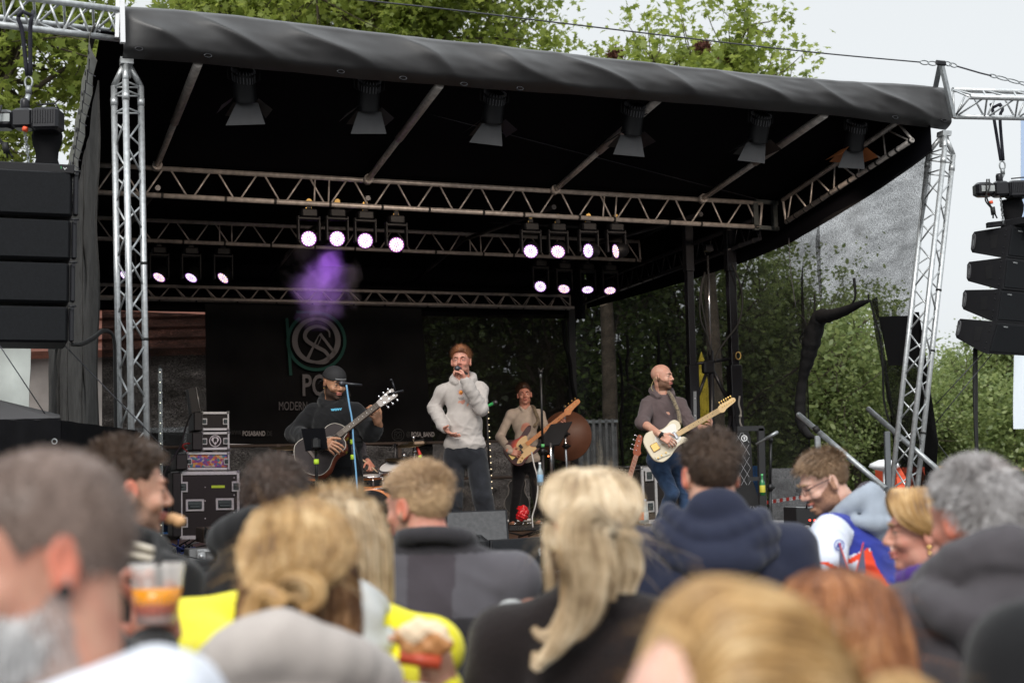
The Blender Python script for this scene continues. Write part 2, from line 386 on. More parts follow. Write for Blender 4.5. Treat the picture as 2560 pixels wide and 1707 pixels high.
for i in range(NF):
    u = u0+(u1b-u0)*i/(NF-1)
    zt, zb = ftop(min(u, u1))+.01, fbot(u)
    for j in range(NZ):
        w = j/(NZ-1); z = zb+(zt-zb)*w
        bul = -.07*math.sin(math.pi*min(1, w*1.15))
        ph = (u*1.0+w*.80)
        cr = math.sin(ph*4.0+1.5*noise.noise(Vector((u*.9, w*.8, 3))))
        fold = .026*(1-abs(cr))**1.6 * (0.35+math.sin(math.pi*w)**.8)
        fold += .020*noise.noise(Vector(((u+w*.8)*1.8, w*1.5-u*.3, .7)))+.005*noise.noise(Vector(((u+w*.5)*6, w*5, 4)))
        edge = min(1, min(i, NF-1-i)/12)
        rollb = .10*max(0, 1-w/.16)**2
        P[i, j] = S(u, VF-.02+(bul-fold*1.25)*edge+rollb+(.05*max(0, (w-.86)/.14)**2), z)
mb = MB(); mb.sheet(P, .004); fa = build('fascia', mb, M_tarp, roof)
# eyelets along the lower hem
for (x, y) in [(347, 123), (520, 140), (852, 180), (1008, 196), (1160, 211), (1300, 222), (2238, 294), (2360, 302)]:
    c = onV(x, y, VF-.055); mb = MB(); ring = [c+UU*.022*math.cos(a)*1.35+ZZ*.014*math.sin(a) for a in np.linspace(0, 2*math.pi, 17)[:-1]]
    mb.tube(ring, .006, 5, closed=True); build('eyelet', mb, M_blackm, roof)
# ceiling membrane, folded over the four cross beams
prof = [(VF+.06, 5.32), (VT1, 4.93), (VT2, 5.10), (VB+.1, 4.85)]
def ceil_z(v): return float(np.interp(v, [a for a, b in prof], [b for a, b in prof]))
P = [[S(ULEFT-.1+(URIGHT-ULEFT+.22)*i/60, VF+.06+(VB+.04-VF)*j/40, ceil_z(VF+.06+(VB+.04-VF)*j/40)-.0) for j in range(41)] for i in range(61)]
mb = MB(); mb.sheet(P, .01); build('lining', mb, M_ceil, roof)
P = [[S(u0+(u1b-u0)*i/60, VF+.02+(VB+.1-VF)*j/40, (ftop(min(u0+(u1b-u0)*i/60, u1))-.02) + .22*math.sin(math.pi*min(1, j/24)) -.45*j/40) for j in range(41)] for i in range(61)]
mb = MB(); mb.sheet(P, .006); build('top_sheet', mb, M_tarp, roof)
# side valances: left one is seen from outside with its lacing, right one from inside
lv = [((311, 111), (300, 150)), ((268, 215), (282, 215)), ((222, 310), (246, 320)), ((179, 414), (206, 425))]
def side_strip(pairs, u, n=24):
    a = smoothpath([onU(x, y, u) for (x, y), _ in pairs], 6); b = smoothpath([onU(x, y, u) for _, (x, y) in pairs], 6); return a, b
P = []
for j in range(30):
    v = VF+(VB-VF)*j/29; zt = float(np.interp(v, [VF, VT1, VT2, VB], [5.36, 5.0, 5.08, 4.9])); zb = zt-float(np.interp(v, [VF, VT1, VB], [.30, .42, .45]))
    P.append([S(ULEFT-.13-.05*math.sin(w*3)-.012*math.sin(j*2.1+w*2), v, zb+(zt-zb)*w) for w in np.linspace(0, 1, 7)])
mb = MB(); mb.sheet(P, .005); build('side_valance', mb, mat('side_tarpaulin', (.085, .08, .062), .42, 0, noise_amt=.3, nscale=6, bump=.1), roof)
mb = MB(); 
for j in range(16):
    v = VF+.12+.19*j; zt = float(np.interp(v, [VF, VT1, VT2, VB], [5.36, 5.0, 5.08, 4.9])); zb = zt-float(np.interp(v, [VF, VT1, VB], [.30, .42, .45]))
    c = S(ULEFT-.185, v, zb+.13); ring = [c+VV*.02*math.cos(a)+ZZ*.02*math.sin(a) for a in np.linspace(0, 2*math.pi, 11)[:-1]]
    if j % 2 == 0: mb.tube(ring, .005, 5, closed=True)
    mb.tube([S(ULEFT-.18, v, zb+.07), S(ULEFT-.18, v+.06, zb-.02), S(ULEFT-.13, v+.03, zb-.06)], .004, 4)
build('lacing', mb, M_wire, roof)
rv = [(1432, 778), (1560, 745), (1700, 705), (1850, 655), (1960, 610), (2070, 545), (2177, 479), (2270, 415), (2330, 368)]
rvz = sorted([uvz(onU(x, y, URIGHT))[1:] for x, y in rv])
P = []
for j in range(40):
    v = VF+.02+(VB-VF)*j/39; zb = float(np.interp(v, [a for a, b in rvz], [b for a, b in rvz])); zt = float(np.interp(v, [VF, VT1, VT2, VB], [5.33, 5.0, 5.08, 4.9]))
    P.append([S(URIGHT+.06, v, zb+(zt-zb)*w) for w in np.linspace(0, 1, 4)])
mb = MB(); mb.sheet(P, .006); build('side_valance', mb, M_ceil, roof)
P = [[S(ULEFT-.05+(URIGHT-ULEFT+.1)*i/40, VB+.07, float(np.interp(w, [0, 1], [4.16, 4.85]))) for w in (0, .5, 1)] for i in range(41)]
mb = MB(); mb.sheet(P, .006); build('back_valance', mb, M_ceil, roof)
# sloping roof poles between fascia and first truss, then on to the back
poles = [((495, 159), (391, 418)), ((1100, 212), (918, 452)), ((1647, 248), (1384, 478)), ((2062, 287), (1753, 500))]
for a, b in poles:
    p0 = onV(*a, VF+.1); p1 = onV(*b, VT1); pm = p0+(p1-p0)*.52
    mb = MB(); mb.tube([p0, pm], .038, 10); mb.tube([pm, p1], .03, 10); mb.tube([p1-(p1-p0)*.03, p1], .05, 10); build('roof_pole', mb, M_alud, roof)
    u, v, z = uvz(p1); u2 = u+.02
    mb = MB(); mb.tube([S(u2, VT1+.05, 4.70), S(u2, VT2, 4.86)], .028, 8); mb.tube([S(u2, VT2+.04, 4.86), S(u2, VB, 4.62)], .028, 8); build('roof_pole', mb, M_blackm, roof)
# thin cross cables under the lining
for a, b in (((610, 0+165), (1900, 500)), ((360, 398), (2130, 305))):
    mb = MB(); mb.tube([onV(*a, 11.6 if a[0] > 500 else VT1-.1), onV(*b, VT1-.1 if a[0] > 500 else 11.8)], .005, 5); build('cross_cable', mb, M_wire, roof)

# ------------------------------------------------------------------ trusses
def ladder_truss(name, label, a0, a1, b0, b1, bays, m, r=.024, rb=.009, third=None, group='cross trusses under the stage roof', posts=()):
    """a: upper chord end points, b: lower chord end points"""
    a0, a1, b0, b1 = [np.asarray(p, float) for p in (a0, a1, b0, b1)]
    t = thing(name, label, 'truss', (b0+b1)/2, group)
    chords = [(a0, a1), (b0, b1)]
    if third is not None: chords.append((b0+third, b1+third))
    for p, q in chords: mb = MB(); mb.tube([p, q], r, 12); build('chord', mb, m, t)
    mb = MB()
    L = lambda p, q, s: p+(q-p)*s
    for i in range(bays):
        s0, sm, s1 = i/bays, (i+.5)/bays, (i+1)/bays
        if i in posts: mb.tube([L(a0, a1, s0+.02/bays), L(b0, b1, s0+.02/bays)], rb, 6); mb.tube([L(a0, a1, s0-.3/bays), L(b0, b1, s0-.3/bays)], rb, 6)
        mb.tube([L(b0, b1, s0+.06/bays), L(a0, a1, sm-.07/bays)], rb, 6); mb.tube([L(a0, a1, sm+.07/bays), L(b0, b1, s1-.06/bays)], rb, 6)
        if third is not None:
            mb.tube([L(b0, b1, s0+.06/bays)+third, L(a0, a1, sm-.07/bays)], rb, 6); mb.tube([L(a0, a1, sm+.07/bays), L(b0, b1, s1-.06/bays)+third], rb, 6)
            mb.tube([L(b0, b1, s0+.06/bays), L(b0, b1, sm)+third], rb, 6)
    for s in (0, 1): mb.tube([L(a0, a1, s), L(b0, b1, s)], rb*1.6, 6)
    build('bracing', mb, m, t)
    for s in np.linspace(.02, .98, 14):
        p = L(b0, b1, s+.01*math.sin(s*40)); d = nrm(b1-b0); mb = MB(); mb.tube([p-d*.012, p+d*.012], r+.005, 10); build('cable_tape', mb, M_rub, t)
    return t
def ext(a, b, ua):                       # carry the chord on to the left stage edge
    u_, v_, z_ = uvz(a); U_, V_, Z_ = uvz(b); k = (ua-u_)/(U_-u_); return S(ua, v_+(V_-v_)*k, z_+(Z_-z_)*k)
c = [onV(359, 419, VT1), onV(1905, 508, VT1), onV(359, 487, VT1), onV(1900, 568, VT1)]
T1 = ladder_truss('roof_truss', 'brightest front lighting truss crossing under the roof above the musicians', ext(c[0], c[1], 1.0), c[1], ext(c[2], c[3], 1.0), c[3], 16, M_alud, .026, .010, posts=(5, 12))
c = [onV(361, 550, VT2), onV(1598, 604, VT2), onV(361, 601, VT2), onV(1601, 651, VT2)]
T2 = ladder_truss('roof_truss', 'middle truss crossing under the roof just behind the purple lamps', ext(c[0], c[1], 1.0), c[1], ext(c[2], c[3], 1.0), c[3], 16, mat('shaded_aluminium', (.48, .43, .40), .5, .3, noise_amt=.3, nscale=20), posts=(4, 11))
c = [onV(361, 714, VB-.3), onV(1425, 740, VB-.3), onV(361, 748, VB-.15), onV(1425, 772, VB-.15)]
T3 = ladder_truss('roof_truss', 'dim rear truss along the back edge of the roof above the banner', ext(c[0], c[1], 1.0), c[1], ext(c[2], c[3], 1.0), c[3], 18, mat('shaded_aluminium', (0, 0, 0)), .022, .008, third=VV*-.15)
# right side truss rising to the front corner, with corner brackets
US = 8.45
c = [onU(1957, 500, US), onU(2244, 306, US), onU(1965, 555, US), onU(2281, 350, US)]
TS = ladder_truss('side_truss', 'short side truss rising to the right front corner of the roof', c[0], c[1], c[2], c[3], 5, M_alud, .026, .009, group='side trusses of the roof')
c = [S(US-.03, VT1+.1, 4.70), S(US-.03, VB-.3, 4.60), S(US-.03, VT1+.1, 4.46), S(US-.03, VB-.3, 4.36)]
ladder_truss('side_truss', 'long dark side truss running back from the right front bracket', *c, 16, M_blackm, .026, .009, group='side trusses of the roof')
t = thing('truss_bracket', 'grey steel corner bracket joining front lighting truss and side truss', 'bracket', onV(1930, 540, VT1))
mb = MB()
for x in (1892, 1940): a, b = onV(x, 505, VT1), onV(x-8, 575, VT1); mb.box((a+b)/2, (.06, .05, np.linalg.norm(a-b)), UU, VV, ZZ)
a, b = onV(1955, 500, VT1), onV(1972, 565, VT1); mb.tube([a, b], .03, 8)
for y in (506, 570): a, b = onV(1888, y-2, VT1), onV(1962, y+4, VT1); mb.box((a+b)/2, (np.linalg.norm(a-b), .05, .045), b-a, VV, ZZ)
build('plate', mb, mat('dark_steel', (.09, .10, .10), .5, .6, noise_amt=.3, nscale=30), t)

# ------------------------------------------------------------------ front towers
def tower(label, top, bot, w, legs, rot, group='front truss towers'):
    top, bot = np.asarray(top), np.asarray(bot); ax = nrm(top-bot); L = np.linalg.norm(top-bot)
    t = thing('truss_tower', label, 'tower', bot, group)
    R = w/math.sqrt(3); offs = []
    for k in range(3):
        a = rot+2*math.pi*k/3; d = UU*math.cos(a)+VV*math.sin(a); d = nrm(d-ax*d.dot(ax)); offs.append(d*R)
    cone = .17; b = bot+ax*.06
    for o in offs:
        mb = MB(); mb.tube([b+o, top-ax*cone+o], .025, 14); mb.tube([top-ax*cone+o, top-ax*.02+o*.22], .024, 12)
        mb.tube([top-ax*(cone+.16)+o, top-ax*(cone+.10)+o], .029, 14); build('chord', mb, M_alu, t)
    mb = MB()
    N = int((L-cone-.4)/.215); z1 = L-cone-.34
    for f in range(3):
        p, q = offs[f], offs[(f+1) % 3]
        for i in range(N):
            h0 = .12+(z1-.12)*i/N; h1 = .12+(z1-.12)*(i+1)/N
            if i % 2: p_, q_ = q, p
            else: p_, q_ = p, q
            mb.tube([b+p_*.96+ax*(h0+.012), b+q_*.96+ax*(h1-.012)], .0085, 6)
        for h in (z1+.06, z1+.2, L-cone-.07, .1):
            mb.tube([b+p+ax*h, b+q+ax*h], .008, 6)
    build('bracing', mb, M_alu, t)
    mb = MB(); mb.box(top+ax*.01, (.10, .10, .05), UU, VV, ax); mb.tube([top-ax*.12, top], .035, 10); build('head_cap', mb, M_alu, t)
    mb = MB(); mb.box(bot+ax*.02, (.42, .42, .03), UU, VV, ax, bev=.008); mb.tube([bot-A(0, 0, .0), bot+ax*.08], .06, 12); build('base_plate', mb, M_alu, t)
    mb = MB()
    for h in (.9, 1.7, 2.3): mb.tube([b+offs[1]+ax*h, b+offs[1]+ax*(h+.02)], .029, 12)
    build('cable_tie', mb, M_rub, t); return t
tl, bl = onV(316, 158, 11.22), onV(337, 1400, 11.22)
tower('silver truss tower at the left front corner of the stage', tl, S(uvz(bl)[0], 11.22, FLOOR), .205, 0, math.radians(-100))
tr, br = onV(2360, 338, 11.12), onV(2250, 1309, 11.12); bu = uvz(br)
tower('silver truss tower leaning at the right front corner beside the torn netting', tr, S(bu[0], 11.12, FLOOR+.02), .235, 0, math.radians(-118))

# corner peaks holding cable and wing trusses
t = thing('mast_bracket', 'white angled steel upright at the left roof corner', 'bracket', onV(308, 100, VF-.12))
mb = MB(); a, b = onV(304, -60, VF-.1), onV(307, 108, VF-.1); mb.box((a+b)/2, (.035, .05, np.linalg.norm(a-b)), UU, VV, b-a)
a, b = onV(296, -60, VF+.25), onV(292, 95, VF+.05); mb.box((a+b)/2, (.03, .04, np.linalg.norm(a-b)), UU, VV, b-a); build('upright', mb, M_white, t)
t = thing('mast_bracket', 'pale A-shaped steel peak holding the cable at the right roof corner', 'bracket', onV(2370, 230, VF-.1))
mb = MB()
for a, b in (((2352, 155), (2384, 295)), ((2352, 155), (2338, 222))):
    a, b = onV(*a, VF-.12), onV(*b, VF-.12+(0 if b[0] > 2350 else .3)); mb.box((a+b)/2, (.036, .04, np.linalg.norm(a-b)), UU, VV, b-a)
build('upright', mb, M_steel, t)
mb = MB(); mb.box(onV(2352, 158, VF-.14), (.12, .03, .05), UU, VV, ZZ, bev=.01); build('cable_plate', mb, M_blackm, t)
t = thing('overhead_cable', 'thin dark steel cable strung above the roof to the right corner peak', 'cable', onV(1600, 100, VF-.1))
mb = MB(); P = [onV(x, y, VF-.14) for x, y in ((760, -14), (1100, 22), (1400, 58), (1600, 82), (1900, 117), (2100, 138), (2300, 156))]; mb.tube(smoothpath(P, 5), .0065, 6); build('wire', mb, M_wire, t)
mb = MB()
def shackle(mb, a, b, r=.02): a, b = np.asarray(a), np.asarray(b); d = nrm(b-a); n = nrm(np.cross(d, VV)); L = np.linalg.norm(b-a); mb.tube([a+d*L*(.5-.5*math.cos(t_))+n*r*math.sin(t_) for t_ in np.linspace(0, 2*math.pi, 13)[:-1]], .006, 5, closed=True)
for x0, y0, x1, y1 in ((2300, 156, 2322, 158), (2320, 158, 2342, 160), (2362, 158, 2378, 162), (2374, 161, 2392, 166)): shackle(mb, onV(x0, y0, VF-.14), onV(x1, y1, VF-.14))
build('shackle', mb, M_steel, t)
t = thing('guy_cable', 'dark cable with chain links running off right from the corner peak', 'cable', onV(2480, 190, VF-.1))
mb = MB(); P = [onV(x, y, VF-.14) for x, y in ((2392, 166), (2450, 183), (2478, 190))]; mb.tube(P, .008, 6); build('wire', mb, M_wire, t)
mb = MB()
for x0, y0, x1, y1 in ((2474, 188, 2492, 193), (2490, 192, 2520, 200), (2518, 199, 2550, 208), (2546, 206, 2575, 214), (2572, 213, 2600, 221)): shackle(mb, onV(x0, y0, VF-.14), onV(x1, y1, VF-.14), .016)
build('chain', mb, M_steel, t)

# ------------------------------------------------------------------ wing trusses carrying the loudspeakers
def wing(label, a0, a1, w, bays):
    a0, a1 = np.asarray(a0), np.asarray(a1); d = nrm(a1-a0); side = nrm(np.cross(d, ZZ)); t = thing('wing_truss', label, 'truss', a0, 'truss arms carrying the loudspeakers')
    ch = [(0, 0), (0, w), (w*.87, w*.5)]; L = lambda s, c: a0+(a1-a0)*s+ZZ*c[1]+side*c[0]
    for c in ch: mb = MB(); mb.tube([L(0, c), L(1, c)], .025, 14); build('chord', mb, M_alu, t)
    mb = MB()
    for f, (p, q) in enumerate(((ch[0], ch[1]), (ch[1], ch[2]), (ch[0], ch[2]))):
        for i in range(bays):
            s0, s1 = i/bays, (i+1)/bays
            if i % 2: p_, q_ = q, p
            else: p_, q_ = p, q
            mb.tube([L(s0+.008, p_), L(s1-.008, q_)], .010, 6)
        mb.tube([L(.0, p), L(.0, q)], .01, 6)
    build('bracing', mb, M_alu, t); return t
pl0, pl1 = onV(300, 98, VF+.12), onY(-160, 44, 9.9)
wing('silver truss arm leading off left from the roof corner', pl0, pl1, .235, 12)
pr0, pr1 = onV(2386, 292, VF+.05), onY(2760, 300, 14.3)
wing('silver truss arm leading off right from the roof corner', pr0, pr1, .27, 10)

# ------------------------------------------------------------------ cloth walls
lw = thing('side_wall', 'dark grey fabric wall hanging on the left side of the stage', 'wall', S(ULEFT-.15, 15, 0))
def scal(v): return .03*math.sin(v*7)
P = [[S(ULEFT-.10+.028*math.sin(z*6+v*3)*(1 if abs((v*1.1) % 1-.5) > .38 else .25)+.02*noise.noise(Vector((v*2, z*1.5, 0))), v, .4+(float(np.interp(v, [VF, VT1, VT2, VB], [5.02, 4.56, 4.63, 4.44]))-.4)*q) for q in np.linspace(0, 1, 60) for z in [.4+4.2*q]] for v in np.linspace(VF+.25, VB, 90)]
mb = MB(); mb.sheet(P, .012); build('fabric', mb, M_feltl, lw)
for vs in (12.65, 14.9, 16.6):
    P = [[S(ULEFT-.125-.02*w*math.sin(z*9+vs)**2, vs+.08*w+.03*math.sin(z*5.5+vs*3)+.012*math.sin(z*13), z) for w in (0, .5, 1)] for z in np.linspace(.5, 4.6, 110)]
    mb = MB(); mb.sheet(P, .008); build('seam_flap', mb, M_feltl, lw)

# back netting in two panels and the black banner between them
def panel(name, label, cat, pts, plane, val, m, thick=.004, n=(50, 40), fold=.02, parent=None, fn=None, seed=0):
    """quad patch from four picture corners (tl,tr,br,bl) on a stage plane, with a real cloth wave"""
    proj = (lambda x, y: onV(x, y, val)) if plane == 'v' else (lambda x, y: onU(x, y, val))
    tl, tr, br, bl = [proj(*p) for p in pts]; N = VV if plane == 'v' else UU
    P = []
    for i in range(n[0]):
        s_ = i/(n[0]-1); row = []
        for j in range(n[1]):
            w = j/(n[1]-1); p = (tl*(1-s_)+tr*s_)*(1-w)+(bl*(1-s_)+br*s_)*w
            row.append(p+N*fold*noise.noise(Vector((s_*6+seed, w*2.5, seed))))
        P.append(row)
    mb = MB(); mb.sheet(P, thick); return mb
nb = thing('back_netting', 'see-through black netting closing the back of the stage', 'netting', S(4.8, VB, 0))
mb = panel('', '', '', [(255, 776), (530, 786), (530, 1330), (255, 1330)], 'v', VB+.04, M_netb, fold=.03)
build('net_panel', mb, M_netb, nb)
mb = panel('', '', '', [(1040, 790), (1440, 786), (1440, 1290), (1040, 1310)], 'v', VB+.04, M_netb, fold=.03, seed=5)
build('net_panel', mb, M_netb, nb)
bn = thing('band_banner', 'large black cloth banner with a round band emblem hung behind the musicians', 'banner', S(4.2, VB-.06, 1.4))
M_ban = mat('banner_cloth', (.009, .009, .010), .8, noise_amt=.3, nscale=3, bump=.2, bscale=12, spec=.2)
mb = panel('', '', '', [(512, 748), (1052, 748), (1082, 1118), (518, 1108)], 'v', VB-.08, M_ban, fold=.05, n=(60, 50)); build('cloth', mb, M_ban, bn)
mb = panel('', '', '', [(512, 1110), (1082, 1118), (1080, 1330), (512, 1330)], 'v', VB+.02, M_netb, fold=.02); build('lower_netting', mb, M_netb, bn)
M_bt = mat('banner_print_grey', (.17, .16, .165), .8); M_bw = mat('banner_print_white', (.42, .40, .40), .8); M_bg = mat('banner_print_teal', (.012, .07, .055), .8); M_bd = mat('banner_print_dim', (.05, .05, .05), .8)
VBN = VB-.16
def BP(x, y): return onV(x, y, VBN)
def stroke(name, pts, ws, m, parent, closed=False):
    """flat printed stroke following picture points, half-width list in metres"""
    P = [np.asarray(p) for p in pts]; n = len(P); L, R = [], []
    for i in range(n):
        t_ = nrm(P[(i+1) % n]-P[i-1]) if closed else nrm(P[min(i+1, n-1)]-P[max(i-1, 0)])
        s_ = nrm(np.cross(t_, VV)); w = ws[i] if hasattr(ws, '__len__') else ws; L.append(P[i]+s_*w); R.append(P[i]-s_*w)
    g = [[a, b] for a, b in zip(L, R)]
    if closed: g.append(g[0])
    mb = MB(); mb.grid(np.array(g), 0, False); return build(name, mb, m, parent)
cx, cy, rr = 791, 851, 60
circ = lambda cx, cy, r, a0, a1, n=48: [BP(cx+r*math.cos(a), cy-r*math.sin(a)) for a in np.linspace(math.radians(a0), math.radians(a1), n)]
n_ = 64; stroke('emblem_ring', circ(791, 851, 54, 0, 360, n_+1)[:-1], [.017+.022*abs(math.cos(a)) for a in np.linspace(0, 2*math.pi, n_+1)][:-1], M_bt, bn, True)
stroke('emblem_arc', circ(791, 853, 71, 105, -235, 60), .022, M_bg, bn)
stroke('emblem_bar', [BP(717, 795), BP(727, 938)], .020, M_bg, bn); stroke('emblem_bar', [BP(741, 780), BP(800, 781)], .018, M_bg, bn)
Sx = [(824, 843), (822, 828), (806, 818), (788, 816), (770, 824), (762, 838), (768, 852), (790, 866), (812, 878), (822, 893), (816, 905), (800, 908), (780, 906)]
stroke('emblem_letter', smoothpath([BP(*p) for p in Sx], 5), [.008+.02*math.sin(math.pi*i/60) for i in range(61)], M_bt, bn)
stroke('emblem_letter', [BP(768, 899), BP(796, 840), BP(800, 836)], [.024, .006, .006], M_bt, bn); stroke('emblem_letter', [BP(800, 834), BP(838, 884)], [.02, .018], M_bt, bn); stroke('emblem_letter', [BP(793, 866), BP(806, 838)], [.005, .005], M_bt, bn)
def btext(s_, x0, y, x1, h, m, bold=0.0):
    a, b = BP(x0, y), BP(x1, y+.0); o = text('lettering', s_, a, b-a, np.cross(VV*-1, nrm(b-a))*-1 if False else ZZ, h, m, bn, align='LEFT', bold=bold)
    V = np.array([v.co[:] for v in o.data.vertices]); d = nrm(b-a); q = (V+OFF[bn.name]-a)@d; w = q.max(); k = np.linalg.norm(b-a)/w
    for v in o.data.vertices:
        p = np.array(v.co[:])+OFF[bn.name]-a; s2 = p@d; v.co = Vector(tuple(p-d*s2+d*s2*k+a-OFF[bn.name]))
    return o
pxm = lambda p: p*19.0/F_PX
btext('POSA', 754, 988, 876, pxm(54), M_bt, .02)
btext('MODERN', 696, 1025, 768, pxm(22), M_bt)
btext('WWW.', 578, 1087, 604, pxm(12), M_bd); btext('POSABAND', 606, 1089, 663, pxm(12), M_bw, .02); btext('.DE', 665, 1089, 680, pxm(12), M_bd)
btext('@', 1015, 1090, 1026, pxm(12), M_bd); btext('POSA_BAND', 1028, 1091, 1086, pxm(12), M_bw, .02)
stroke('camera_icon', circ(995, 1087, 15, 0, 360, 33)[:-1], .004, M_bd, bn, True)
sq = [(987, 1079), (1003, 1079), (1003, 1095), (987, 1095)]; stroke('camera_icon', [BP(*p) for p in sq], .004, M_bd, bn, True); stroke('camera_icon', circ(995, 1087, 4.5, 0, 360, 17)[:-1], .003, M_bd, bn, True)

# right side netting with its torn doorway
rn = thing('side_netting', 'see-through black netting on the right side with a tied-up torn doorway', 'netting', S(URIGHT, 14, 1))
def netpoly(name, pts, m, u=URIGHT, step=.05, fold=.07, parent=rn, t_=.003):
    """outline in the picture -> cloth in the side plane, filled as a grid of small faces"""
    Q = [uvz(onU(x, y, u)) for x, y in pts]; poly = [(q[1], q[2]) for q in Q]
    vs = [q[0] for q in poly]; zs = [q[1] for q in poly]; v0, v1, z0, z1 = min(vs), max(vs), min(zs), max(zs)
    def cross(v):
        out = []; n = len(poly)
        for i in range(n):
            (a, b), (c, d) = poly[i], poly[(i+1) % n]
            if (a <= v < c) or (c <= v < a): out.append(b+(d-b)*(v-a)/(c-a))
        return sorted(out)
    mb = MB(); cols = np.linspace(v0+1e-4, v1-1e-4, max(4, int((v1-v0)/step))); prev = None
    for v in cols:
        cr = cross(v)
        if len(cr) >= 2:
            cur = []
            for w in np.linspace(0, 1, 26):
                z = cr[0]+(cr[-1]-cr[0])*w
                cur.append(S(u+fold*noise.noise(Vector((v*1.6+z*1.2, z*.7, 2)))+fold*.35*math.sin((v*1.2+z)*5), v, z))
            if prev is not None: mb.grid(np.array([prev, cur]), 0, True)
            prev = cur
        else: prev = None
    return build(name, mb, m, parent)
# the cloth itself, in pieces that share their edges
netpoly('net_panel', [(1424, 786), (1560, 748), (1700, 708), (1850, 658), (1960, 613), (2052, 558), (2050, 740), (2020, 800), (2005, 880), (1995, 960), (1993, 1010), (2000, 1060), (2012, 1110), (2030, 1190), (2030, 1300), (1424, 1300)], M_net)
netpoly('net_panel', [(2042, 562), (2110, 520), (2177, 482), (2270, 418), (2322, 372), (2318, 480), (2300, 640), (2292, 770), (2285, 790), (2200, 798), (2176, 752), (2130, 762), (2045, 795)], mesh_cloth('black_netting_sky', (.02, .02, .02), .40, .22, 85, (1, 1, 1.6)))
netpoly('net_strip', [(2176, 750), (2192, 740), (2205, 795), (2215, 900), (2215, 1000), (2235, 1060), (2260, 1130), (2330, 1240), (2330, 1300), (2290, 1290), (2240, 1140), (2222, 1060), (2208, 1000), (2205, 900), (2188, 820)], M_netd)
netpoly('net_strip', [(2208, 900), (2300, 900), (2330, 1000), (2335, 1100), (2310, 1230), (2285, 1230), (2260, 1140), (2225, 1050), (2210, 1000)], M_netd, u=URIGHT+.12)
netpoly('patch', [(2204, 792), (2300, 788), (2290, 912), (2216, 914)], mat('black_cloth', (.010, .010, .011), .95, spec=.1), u=URIGHT-.05)
netpoly('net_strip', [(2290, 780), (2304, 780), (2312, 900), (2330, 1060), (2334, 1105), (2325, 1180), (2312, 1235), (2302, 1235), (2318, 1110), (2312, 1030), (2290, 900)], mat('black_cloth', (0, 0, 0)), u=URIGHT+.14)
M_bc = mat('black_cloth', (0, 0, 0))
def roll(name, pts, rs, u=URIGHT, m=None):
    P = smoothpath([onU(x, y, u) for x, y in pts], 6); R = np.interp(np.linspace(0, 1, len(P)), np.linspace(0, 1, len(rs)), rs); R = [r*.72*(1+.04*math.sin(i*1.9)+.03*math.sin(i*4.3)) for i, r in enumerate(R)]
    mb = MB(); mb.tube(P, R, 9); return build(name, mb, m or mat('rolled_netting', (.016, .016, .017), .9, noise_amt=.3, nscale=14, bump=.5, bscale=30, spec=.15), rn)
roll('rolled_net', [(2174, 752), (2150, 760), (2110, 778), (2070, 790), (2048, 795), (2030, 850), (2018, 900), (2006, 950), (2000, 1010), (2002, 1050), (2010, 1080), (2025, 1095)], [.02, .05, .075, .10, .12, .14, .11, .07, .085, .09, .05, .02], u=URIGHT-.05)
roll('rolled_net', [(2010, 1070), (2022, 1088), (2036, 1092)], [.05, .06, .02], u=URIGHT-.1)
roll('tie_strap', [(2036, 735), (2038, 790), (2052, 800)], [.012, .014, .02], u=URIGHT-.08); roll('tie_strap', [(2135, 695), (2138, 740), (2128, 765)], [.022, .016, .012], u=URIGHT-.08); roll('tie_strap', [(2171, 736), (2172, 756)], [.015, .012], u=URIGHT-.08)
roll('hem', [(2176, 752), (2188, 800), (2200, 845), (2206, 900), (2208, 960), (2210, 1000), (2222, 1050), (2245, 1110), (2262, 1150)], [.012, .014, .015, .014, .014, .015, .014, .014, .014], u=URIGHT-.02)
roll('tie_strap', [(1996, 785), (2012, 800), (2014, 822), (2000, 845), (2006, 862)], [.012]*2, u=URIGHT-.09)
for x0, y0, x1, y1 in ((1972, 595, 1990, 770),): roll('cord', [(x0, y0), ((x0+x1)/2-4, (y0+y1)/2), (x1, y1)], [.006, .006], u=URIGHT-.1, m=M_wire)
# dark hanging straps on the netting
st = thing('hanging_straps', 'row of dark webbing straps hanging on the back right netting', 'straps', S(8.2, VB-.3, 2))
for pts in ([(1568, 838), (1570, 880), (1566, 910), (1570, 952)], [(1645, 824), (1647, 870), (1645, 910)], [(1668, 856), (1677, 880), (1675, 920), (1680, 975)], [(1545, 884), (1552, 910), (1556, 1000), (1551, 1060), (1557, 1150), (1560, 1240)]):
    P = smoothpath([onU(x, y, URIGHT-.12) for x, y in pts], 5); mb = MB(); mb.tube(P, [.022*(1-.3*math.sin(i*2)) for i in range(len(P))], 6); build('strap', mb, M_bc, st)
cp = thing('corner_post', 'dark corner post and hanging strap at the back right corner of the stage', 'post', S(8.3, VB-.1, FLOOR))
mb = MB(); a, b = onV(1427, 770, VB-.12), onV(1440, 1320, VB-.12); mb.box((a+b)/2, (.10, .08, np.linalg.norm(a-b)), UU, VV, b-a); build('post', mb, M_black, cp)
P = smoothpath([onV(x, y, VB-.2) for x, y in ((1408, 800), (1412, 860), (1424, 900), (1430, 960), (1440, 1010), (1438, 1080))], 5); mb = MB(); mb.tube(P, .03, 6); build('strap', mb, M_bc, cp)
